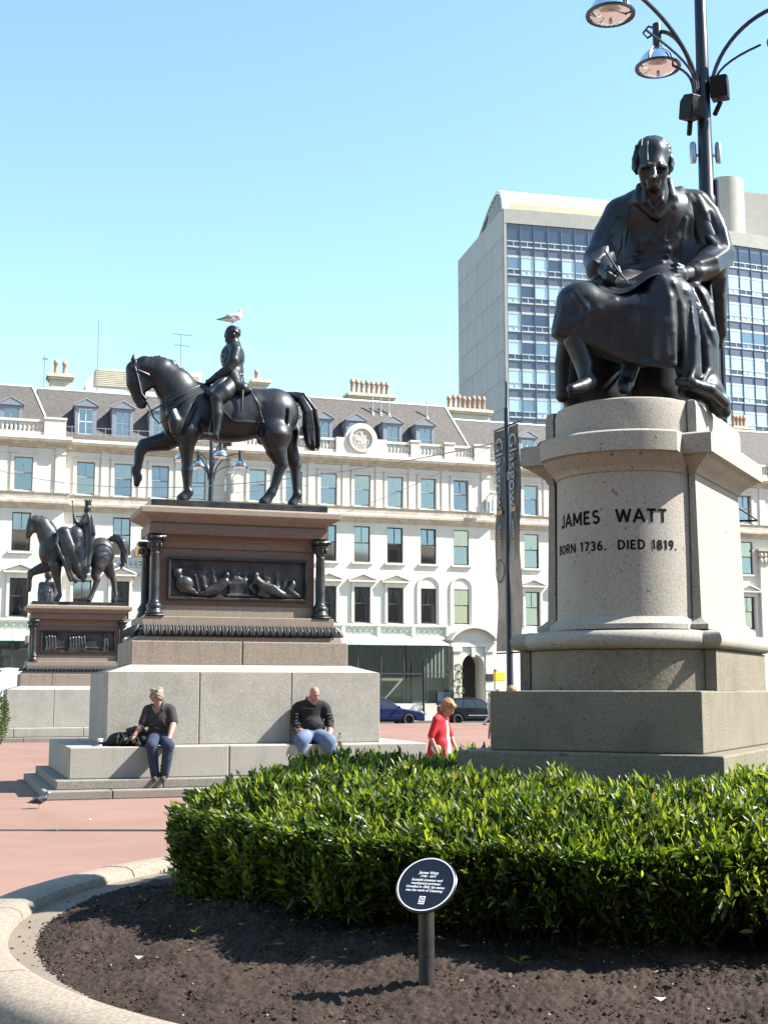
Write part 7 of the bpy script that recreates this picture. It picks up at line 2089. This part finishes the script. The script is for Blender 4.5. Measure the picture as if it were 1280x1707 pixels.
# --- jacket and bag beside the seated man, cup, bottle
def ledge_point(u, v, w=.95, z=.79):
    o = P0 + gW * w
    q = o + gU * on_plane(u, v, o, GRID_YAW)[0]
    return (q[0], q[1], z)
def bag():
    p = ledge_point(214, 1243)
    t = thing('jacket', 'crumpled black jacket heaped on the ledge beside the grey-haired man', 'jacket', p)
    c = Clay((-.5, -.3, -.02), (.5, .35, .42), .011)
    c.ell((-.13, 0, .10), (.22, .16, .13), .04); c.ell((.12, .05, .13), (.2, .15, .15), .05); c.ell((.28, -.05, .09), (.12, .12, .10), .04); c.chain([(-.3, -.03, .04), (-.4, -.05, .02)], [.07, .04], .03)
    for k in range(16):
        a = random.random() * 6.28; x0, y0 = random.uniform(-.25, .28), random.uniform(-.17, -.0)
        c.chain([(x0, y0, .24 - abs(x0) * .3), (x0 + .08 * math.cos(a), y0 - .06, .14), (x0 + .13 * math.cos(a), y0 - .09, .05)], [.012, .02, .014], .02)
    c.chain([(.2, -.18, .02), (.3, -.24, -.03), (.34, -.26, -.0)], [.05, .045, .04], .03)
    c.box((-.6, -.5, -.1), (.6, .6, .0), .0, True)
    c.build('cloth', M['cloth_black'], t)
    q = Clay((-.2, -.2, .12), (.4, .3, .42), .011); q.chain([(-.02, .02, .26), (.1, .05, .29), (.22, .04, .26), (.3, 0, .22)], [.035, .04, .045, .03], .02); q.disp(lambda X, Y, Z: .008 * np.sin(X * 120) * np.sin(Z * 110 + Y * 60)); q.build('fur_trim', mat('brown_fur', (.10, .06, .045), .95, var=.4, vscale=30), t)
    q = MB()
    for k in range(5): q.quad((-.06 + .035 * k, -.158, .10 + .012 * (k % 2)), (-.035 + .035 * k, -.158, .10), (-.035 + .035 * k, -.15, .14), (-.06 + .035 * k, -.15, .145))
    q.build('sleeve_print', M['cloth_grey'], t)
bag()
p = ledge_point(167.5, 1235)
cup = thing('paper_cup', 'white paper cup with a dark sleeve standing on the left corner of the ledge', 'cup', p)
k = MB(); k.lathe([(.03, 0), (.042, .105), (.045, .108), (.045, .12), (.038, .125), (0, .125)], n=16); k.build('cup', M['white'], cup, True)
k = MB(); k.lathe([(.034, .03), (.0405, .075)], n=16, cap=False); k.build('sleeve', M['plaque'], cup, True)
k = MB(); k.lathe([(.047, .108), (.047, .118), (.04, .13), (0, .13)], n=16); k.build('lid', M['white'], cup, True)
p = at_height(566.5, 1243, .79); p = at_depth(566.5, 1240, 22.3); p[2] = .79
btl = thing('plastic_bottle', 'small clear bottle with yellow drink beside the bald man', 'bottle', p)
k = MB(); k.lathe([(.035, 0), (.037, .02), (.037, .13), (.03, .16), (.014, .19), (.014, .2)], n=14); k.build('bottle', M['lamp_glass'], btl, True)
k = MB(); k.lathe([(.033, .004), (.034, .09), (0, .09)], n=14); k.build('drink', mat('yellow_drink', (.6, .45, .06), .3), btl, True)
k = MB(); k.lathe([(.016, .195), (.016, .22), (0, .22)], n=12); k.build('cap', M['cloth_black'], btl, True)

# ------------------------------------------------------------------ birds
M['gull_white'] = mat('gull_white', (.75, .75, .73), .7, var=.05)
M['gull_grey'] = mat('gull_grey', (.36, .37, .38), .7, var=.1)
M['bird_dark'] = mat('dark_feathers', (.014, .014, .022), .7, var=.3, vscale=12)
M['pigeon_grey'] = mat('pigeon_grey', (.03, .03, .045), .6, var=.3, vscale=12)
M['leg_pink'] = mat('bird_leg', (.5, .2, .14), .6)
def bird(lab, cat, loc, yaw, L, mats, up=.12):
    t = thing('seagull' if cat == 'seagull' else 'pigeon', lab, cat, loc, yaw)
    S = L / .42
    P = lambda x, y, z: (x * S, y * S, (z + up) * S)
    c = Clay(np.array(P(-.24, -.1, -.08)), np.array(P(.25, .1, .24)), .0065 * S)
    c.chain([P(.09, 0, .06), P(0, 0, .03), P(-.1, 0, .01)], [.055 * S, .07 * S, .04 * S], .03 * S); c.chain([P(.1, 0, .07), P(.13, 0, .12), P(.135, 0, .155)], [.045 * S, .033 * S, .032 * S], .03 * S)
    c.chain([P(-.1, 0, .01), P(-.19, 0, -.005)], [.03 * S, .015 * S], .02 * S); c.build('body', mats[0], t)
    for s in (-1, 1):
        w = Clay(np.array(P(-.27, -.1, -.06)), np.array(P(.15, .1, .14)), .006 * S)
        w.chain([P(.08, s * .055, .06), P(-.05, s * .062, .045), P(-.15, s * .03, .015)], [.03 * S, .034 * S, .02 * S], .02 * S, flat=(0, 1, 0, .5)); w.build('wing', mats[1], t)
        w = MB(); w.tube([P(-.13, s * .03, .02), P(-.25, s * .012, -.005)], [.014 * S, .004 * S], 6); w.build('wing_tip', mats[2], t, True)
        w = MB(); w.tube([P(0, s * .025, -.03), P(.005, s * .025, -up + .005)], .005 * S, 5); w.tube([P(-.01, s * .025, -up + .005), P(.04, s * .03, -up + .004)], .005 * S, 5); w.build('leg', M['leg_pink'], t)
        w = MB(); w.ball(P(.155, s * .026, .165), .006 * S, 6, 4); w.build('eye', M['eye'], t)
    w = MB(); w.tube([P(.16, 0, .155), P(.195, 0, .15), P(.215, 0, .142)], [.011 * S, .009 * S, .004 * S], 6); w.build('beak', mats[3], t, True)
ctr_ = P0 + gU * 3.5 + gW * 2.65
s_, z_ = on_plane(190 + 682 / 3.459, 500 + 148 / 3.459, ctr_, GRID_YAW)
gp = ctr_ + gU * s_
bird('white seagull with grey wings perched on the bronze rider\'s head', 'seagull', (gp[0], gp[1], z_ - .01), R(10), .50, (M['gull_white'], M['gull_grey'], M['bird_dark'], M['leg_pink']), .10)
pg = at_height(66, 1348, 0)
bird('dark pigeon standing on the red paving before the stone steps', 'pigeon', pg, R(35), .34, (M['pigeon_grey'], M['bird_dark'], M['bird_dark'], M['eye']), .12)

# ------------------------------------------------------------------ vehicles
def car(lab, cat, loc, yaw, paint, kind):
    t = thing('parked_car' if cat == 'car' else 'parked_van', lab, cat, loc, yaw)
    if kind == 'saloon':
        L, Wd, wb, wx, wr = 4.45, 1.76, 2.62, .92, .315
        low = [(0, .32), (.05, .55), (.12, .72), (.6, .80), (1.25, .90), (2.4, .94), (3.5, .96), (4.2, .98), (4.42, .85), (4.45, .5), (4.38, .3)]
        roofp = [(1.25, .90), (2.05, 1.38), (2.5, 1.45), (3.2, 1.42), (3.75, 1.2), (4.2, .98)]
    elif kind == 'hatch':
        L, Wd, wb, wx, wr = 3.75, 1.66, 2.45, .72, .30
        low = [(0, .32), (.04, .55), (.1, .72), (.5, .82), (.98, .92), (2.2, .96), (3.2, .98), (3.62, .98), (3.74, .8), (3.75, .45), (3.68, .3)]
        roofp = [(.98, .92), (1.7, 1.38), (2.1, 1.47), (2.9, 1.46), (3.4, 1.33), (3.64, .98)]
    else:
        L, Wd, wb, wx, wr = 5.2, 1.95, 3.2, .95, .34
        low = [(0, .35), (.03, .7), (.1, .95), (.55, 1.15), (.95, 1.25), (2.2, 1.3), (4.5, 1.3), (5.15, 1.3), (5.2, .9), (5.2, .5), (5.15, .35)]
        roofp = [(.95, 1.25), (1.75, 2.2), (2.3, 2.5), (3.4, 2.58), (5.0, 2.52), (5.17, 1.3)]
    H2 = Wd / 2
    def hull(poly, w0, w1, name, m, inset=.0):
        n = len(poly)
        zmin, zmax = min(p[1] for p in poly), max(p[1] for p in poly)
        k = MB(); rows = []
        for sg, f in ((-1, 1), (-1, .96), (1, .96), (1, 1)): pass
        def half(z): return w0 + (w1 - w0) * (z - zmin) / max(zmax - zmin, 1e-6)
        a = [(-(p[0] - L / 2), -half(p[1]), p[1]) for p in poly]; b_ = [(-(p[0] - L / 2), half(p[1]), p[1]) for p in poly]
        k.add(a + b_, [tuple(range(n)), tuple(reversed(range(n, 2 * n)))] + [(i, i + n, (i + 1) % n + n, (i + 1) % n) for i in range(n)])
        o = k.build(name, m, t, True, bevel=.045, seg=3)
        return o
    # lower body with wheel arches cut from its outline
    out = list(low)
    def arch(cx_):
        return [(cx_ + (wr + .06) * math.cos(a), .30 + (wr + .05) * math.sin(a)) for a in np.linspace(0, math.pi, 9)]
    bottom = [(L - .1, .24)] + arch(wx + wb) + arch(wx) + [(.1, .24)]
    body = hull(out + [p for p in bottom], H2, H2 - .05, 'body', paint)
    hull(roofp + [(roofp[-1][0], roofp[-1][1] - .02), (roofp[0][0], roofp[0][1] - .02)], H2 - .08, H2 - .22, 'cabin', paint)
    # side windows, screens
    zb, zt = roofp[0][1] + .03, max(p[1] for p in roofp) - .10
    def side_x(z, front):
        pts = roofp[:3] if front else roofp[-3:]
        zs = [p[1] for p in pts]; xs = [p[0] for p in pts]
        if not front: zs, xs = zs[::-1], xs[::-1]
        return float(np.interp(z, zs, xs))
    half = lambda z: (H2 - .08) + ((H2 - .22) - (H2 - .08)) * (z - roofp[0][1] + .02) / (max(p[1] for p in roofp) - roofp[0][1] + .02)
    x0b, x0t, x1t, x1b = side_x(zb, True) + .12, side_x(zt, True) + .12, side_x(zt, False) - .1, side_x(zb, False) - .15
    cuts = [0, .36, .72, 1] if kind != 'van' else [0, .3]
    for sg in (-1, 1):
        for q0, q1 in zip(cuts, cuts[1:]):
            g_ = .025
            A = (x0b + (x1b - x0b) * q0 + g_, zb), (x0b + (x1b - x0b) * q1 - g_, zb), (x0t + (x1t - x0t) * q1 - g_, zt), (x0t + (x1t - x0t) * q0 + g_, zt)
            k = MB(); k.quad(*[(-(x - L / 2), sg * (half(z) + .006), z) for x, z in (A if sg < 0 else A[::-1])][::-1]); k.build('side_window', M['pane_car2'], t)
    for (a, b_), nm in (((roofp[0], roofp[1]), 'windscreen'), ((roofp[-1], roofp[-2]), 'rear_window')):
        d = np.array([b_[0] - a[0], b_[1] - a[1]]); nrm2 = np.array([-d[1], d[0]]) / np.hypot(*d); nrm2 = nrm2 if (nrm2[0] < 0) == (nm == 'windscreen') else -nrm2
        p0, p1 = np.array(a) + d * .08 + nrm2 * .012, np.array(a) + d * .95 + nrm2 * .012
        k = MB(); k.quad((-(p0[0] - L / 2), -half(p0[1]) + .1, p0[1]), (-(p0[0] - L / 2), half(p0[1]) - .1, p0[1]), (-(p1[0] - L / 2), half(p1[1]) - .1, p1[1]), (-(p1[0] - L / 2), -half(p1[1]) + .1, p1[1])); k.build(nm, M['pane_car2'], t)
    # wheels
    ty = MB(); ty.lathe([(wr * .62, -.1), (wr * .95, -.1), (wr, -.07), (wr, .07), (wr * .95, .1), (wr * .62, .1), (wr * .62, -.1)], n=24, cap=False)
    rm = MB(); rm.lathe([(wr * .64, -.085), (wr * .6, -.06), (wr * .55, -.055)], n=24, cap=False); rm.lathe([(.05, -.09), (.06, -.05), (0, -.05)], n=10)
    for k_ in range(5):
        a = 2 * math.pi * k_ / 5; rm.prism([(.03, -.03), (wr * .6, -.022), (wr * .6, .022), (.03, .03)], -.08, -.06, 'z')
        n0 = 8; pts = rm.v[-n0:]; rm.v[-n0:] = [(p[0] * math.cos(a) - p[1] * math.sin(a), p[0] * math.sin(a) + p[1] * math.cos(a), p[2]) for p in pts]
    tm, rmm = ty.mesh('tyre', M['rubber'], True), rm.mesh('rim', M['chrome'])
    hb_ = MB(); hb_.lathe([(wr * .6, -.03), (0, -.03)], n=20, cap=False); hbm = hb_.mesh('wheel', M['rubber'])
    for x in (wx, wx + wb):
        for sg in (-1, 1):
            o = inst('wheel', hbm, t, (-(x - L / 2), sg * (H2 - .11), wr), (math.pi / 2 if sg < 0 else -math.pi / 2, 0, 0))
            inst('tyre', tm, o); inst('rim', rmm, o)
    # lights, handles, mirrors, bumpers, sill trim
    for sg in (-1, 1):
        k = MB(); k.ball((L / 2 - .16, sg * (H2 - .2), .66 if kind != 'van' else .95), .16, 8, 6, (.9, 1, .55)); k.build('headlight', M['headlamp'], t, True)
        k = MB(); k.box(-L / 2 - .012, -L / 2 + .16, sg * (H2 - .03) - .1 * (sg > 0), sg * (H2 - .03) + .1 * (sg < 0), .72, .98); k.build('tail_light', M['taillamp'], t, bevel=.02)
        k = MB(); k.ball((L / 2 - roofp[0][0] - .25, sg * (H2 + .09), roofp[0][1] + .08), .1, 8, 6, (.7, 1, .7)); k.build('mirror', paint, t, True)
        for hx_ in ((L / 2 - 2.45), (L / 2 - 3.3)):
            if abs(hx_) < L / 2 - .4: k = MB(); k.box(hx_ - .1, hx_ + .1, sg * (H2 - .02) - .025, sg * (H2 - .02) + .025, .80, .83); k.build('door_handle', paint, t)
        k = MB(); k.box(-L / 2 + 1.2, L / 2 - 1.3, sg * (H2 - .012) - .015, sg * (H2 - .012) + .015, .50, .54); k.build('rubbing_strip', M['chrome'] if kind == 'hatch' else M['rubber'], t)
    k = MB(); k.box(-L / 2 - .03, -L / 2 + .1, -H2 + .08, H2 - .08, .36, .52); k.build('bumper', paint, t, bevel=.03)
    k = MB(); k.box(-L / 2 + .9, L / 2 - .9, -H2 + .12, H2 - .12, .2, .34); k.build('underbody', M['rubber'], t)
    return t
M['pane_car2'] = mat('car_window', (.02, .03, .033), .08, var=.05, spec=.6)
M['headlamp'] = mat('headlamp_glass', (.55, .58, .6), .15, var=.05, coat=.5)
M['taillamp'] = mat('tail_lamp_red', (.5, .02, .02), .2, coat=.5)
M['paint_blue'] = mat('dark_blue_car_paint', (.006, .011, .055), .3, 0, var=.03, coat=.15, spec=.2)
M['paint_black'] = mat('black_violet_car_paint', (.006, .005, .010), .3, 0, var=.03, coat=.15, spec=.2)
M['paint_white'] = mat('white_van_paint', (.72, .73, .74), .3, var=.03, coat=.8)
CW = -8.35
car('dark blue saloon parked nose right behind the grey block wall', 'car', hp(-.78 - 2.22, CW, -.118), GRID_YAW, M['paint_blue'], 'saloon')
car('black hatchback parked tail towards the blue saloon, by the arched entrance', 'car', hp(.5 + 1.9, CW, -.118), GRID_YAW, M['paint_black'], 'hatch')
car('white van parked at the far left edge before the terrace', 'van', hp(-23.0, CW + .2, -.118), GRID_YAW + math.pi, M['paint_white'], 'van').scale = (1, 1, 1.14)

# ------------------------------------------------------------------ things along the hotel pavement
def shrub(lab, loc, h, r0, n, name='shrub', spheres=None):
    t = thing(name, lab, 'shrub', loc)
    k = MB(); k.tube([(0, 0, 0), (.02, 0, h * .5), (0, .02, h * .92)], [.03, .025, .01], 6); k.build('stem', M['twig'], t, True)
    if spheres is None:
        d = rng.normal(size=(n, 3)); d /= np.linalg.norm(d, axis=1)[:, None]
        p = d * (rng.random((n, 1)) ** .4) * np.array([r0, r0, h * .5]) + np.array([0, 0, h * .52])
    else:
        ii = rng.integers(0, len(spheres), n); S_ = np.array(spheres)[ii]
        d = rng.normal(size=(n, 3)); d /= np.linalg.norm(d, axis=1)[:, None]
        p = S_[:, :3] + d * S_[:, 3:4]
    V, Fc = leaf_cloud(p, d + np.array([0, 0, .4]), rng.uniform(.07, .13, n), rng.uniform(0, .3, n))
    o = bpy.data.objects.new('foliage', np_mesh('foliage', V, Fc, M['leaf'], True)); COL.objects.link(o); o.parent = t; o['kind'] = 'stuff'
tp = hp(3.55, -3.1); 
shrub('slim clipped topiary with balls of leaves left of the arched entrance', tp, 3.3, .3, 1500, 'topiary', [(0, 0, .5, .28), (.1, 0, .95, .22), (-.12, 0, 1.35, .22), (.12, 0, 1.75, .2), (-.08, 0, 2.15, .2), (.05, 0, 2.6, .18), (.0, 0, 3.05, .17)])
tp2 = at_depth(-14, 1190, 40)
shrub('bright green shrub at the far left edge beside the far pedestal', (tp2[0], 40, 0), 1.75, .5, 3000)
q0 = hp(1.35, -3.2)
bo = thing('slim_bollard', 'thin black post standing on the pavement before the conservatory', 'post', q0)
k = MB(); k.lathe([(.06, 0), (.06, 3.0), (.045, 3.02), (.045, 3.45), (.0, 3.5)], n=10); k.build('post', M['black_iron'], bo, True)
mb_ = thing('menu_stand', 'dark menu stand with pale panel outside the entrance', 'menu stand', hp(2.75, -3.0), GRID_YAW)
k = MB(); k.box(-.55, .55, -.05, .05, .9, 1.75); k.build('board', M['cloth_black'], mb_, bevel=.02); k = MB(); k.box(-.48, .48, -.06, -.05, 1.1, 1.65); k.build('panel', M['tower_dark'], mb_)
k = MB(); k.box(-.45, -.38, -.04, .04, 0, .9); k.box(.38, .45, -.04, .04, 0, .9); k.build('stand_frame', M['cloth_black'], mb_)
ys = at_depth(832, 1135, 60)
yo_ = thing('parking_machine', 'small white and yellow street machine beside the banner pole', 'street machine', (ys[0], 60, 0), GRID_YAW)
M['yellow'] = mat('yellow_sign', (.75, .5, .03), .5)
k = MB(); k.box(-.08, .08, -.08, .08, 0, 1.55); k.build('post', M['steel'], yo_); k = MB(); k.box(-.24, .24, -.12, .12, 1.55, 2.15); k.build('cabinet', M['white'], yo_, bevel=.02); k = MB(); k.box(-.25, .25, -.13, .13, 2.15, 2.55); k.build('sign_cap', M['yellow'], yo_, bevel=.02)
k = MB(); k.ball((-.18, 0, 2.62), .1, 8, 6); k.build('beacon', M['sign_orange'], yo_, True)

# ------------------------------------------------------------------ wires strung across the square
def wire(lab, a, b_, sag, rad=.012):
    t = thing('overhead_wire', lab, 'wire', a, 0, 'decoration wires strung before the hotel')
    a, b_ = Vector(a), Vector(b_)
    k = MB(); k.tube([(b_ - a) * q - Vector((0, 0, sag * 4 * q * (1 - q))) for q in np.linspace(0, 1, 25)], rad, 4, False); k.build('cable', M['steel'], t, True)
tp_ = Vector((bp[0], 28, BPZ - .3))
wire('thin overhead wire running from the banner pole up left past the hotel cornice', tp_, at_depth(-60, 765, 62), 1.2, .013)
wire('thin lower overhead wire crossing the top floor windows from left', at_depth(-40, 820, 70), at_depth(520, 808, 70), .5, .012)
wire('thin overhead wire slanting between the upper windows left of the banner pole', at_depth(500, 880, 66), at_depth(870, 715, 66), .4, .012)
arm = thing('wall_arm', 'dark triangular bracket projecting before the hotel at the far right edge', 'bracket', at_depth(1262, 868, 60))
k = MB(); k.tube([(0, 0, 0), (-1.9, .3, .02)], .05, 6); k.tube([(-.02, 0, .03), (-1.9, .3, 1.35)], .035, 6); k.build('strut', M['black_iron'], arm, True)
k = MB(); k.tube([(-1.9, .3, -float(at_depth(1262, 868, 60)[2])), (-1.9, .3, 1.6)], .07, 8); k.build('mast', M['black_iron'], arm, True)

# ------------------------------------------------------------------ litter and seams on the square
M['paper'] = mat('paper_scrap', (.7, .7, .68), .8)
def scrap(u, v, z, lab, s=.04, m='paper'):
    p = at_height(u, v, z)
    if z > .1:
        for _ in range(3):
            q = float(soil_h(p[0], p[1])) + .02 if np.hypot(*(p[:2] - SOILC)) < 3.8 else .25
            p = at_height(u, v, q)
    t = MB(); a = random.random() * 3
    pts = [(s * math.cos(a + k * 1.57) * (1 if k % 2 else .6), s * math.sin(a + k * 1.57) * (1 if k % 2 else .6), .004 + .012 * (k % 2)) for k in range(4)]
    t.quad(*pts); t.add([(x, y, z_ - .003) for x, y, z_ in pts], [(3, 2, 1, 0)])
    o = t.build('litter', M[m]); o.location = p
    tag(o, lab, 'litter')
# crumbs of soil spilled on the apron
nc_ = 500
a_ = np.radians(rng.uniform(165, 300, nc_)); r_ = 3.97 + .16 * rng.random(nc_) ** 2
xc, yc = SOILC[0] + r_ * np.cos(a_), SOILC[1] + r_ * np.sin(a_)
sz_ = .003 + .009 * rng.random(nc_) ** 3
V = np.array(ico)[None] * (1 + .4 * (rng.random((nc_, 12, 1)) - .5)) * sz_[:, None, None] + np.stack([xc, yc, .243 + sz_ * .5], -1)[:, None, :]
o = bpy.data.objects.new('soil_crumbs', np_mesh('soil_crumbs', V.reshape(-1, 3), (np.array(icf)[None] + (np.arange(nc_) * 12)[:, None, None]).reshape(-1, 3), M['soil'], True)); COL.objects.link(o); o['kind'] = 'stuff'
scrap(95, 1385, 0, 'white scrap of paper on the red paving between pigeon and kerb', .05)
scrap(150, 1367, 0, 'pale fleck of litter lying on the thin pole shadow', .03)
scrap(139, 1481, .25, 'white scrap of paper on the sunny apron inside the kerb', .03)
scrap(47, 1518, .25, 'small red fleck on the shaded apron inside the kerb', .025, 'cloth_red')
scrap(232, 1598, .3, 'pale scrap at the edge of the soil beside the apron', .022)
scrap(1100, 1668, .3, 'pale leaf scrap lying on the sunlit soil at the right', .025)
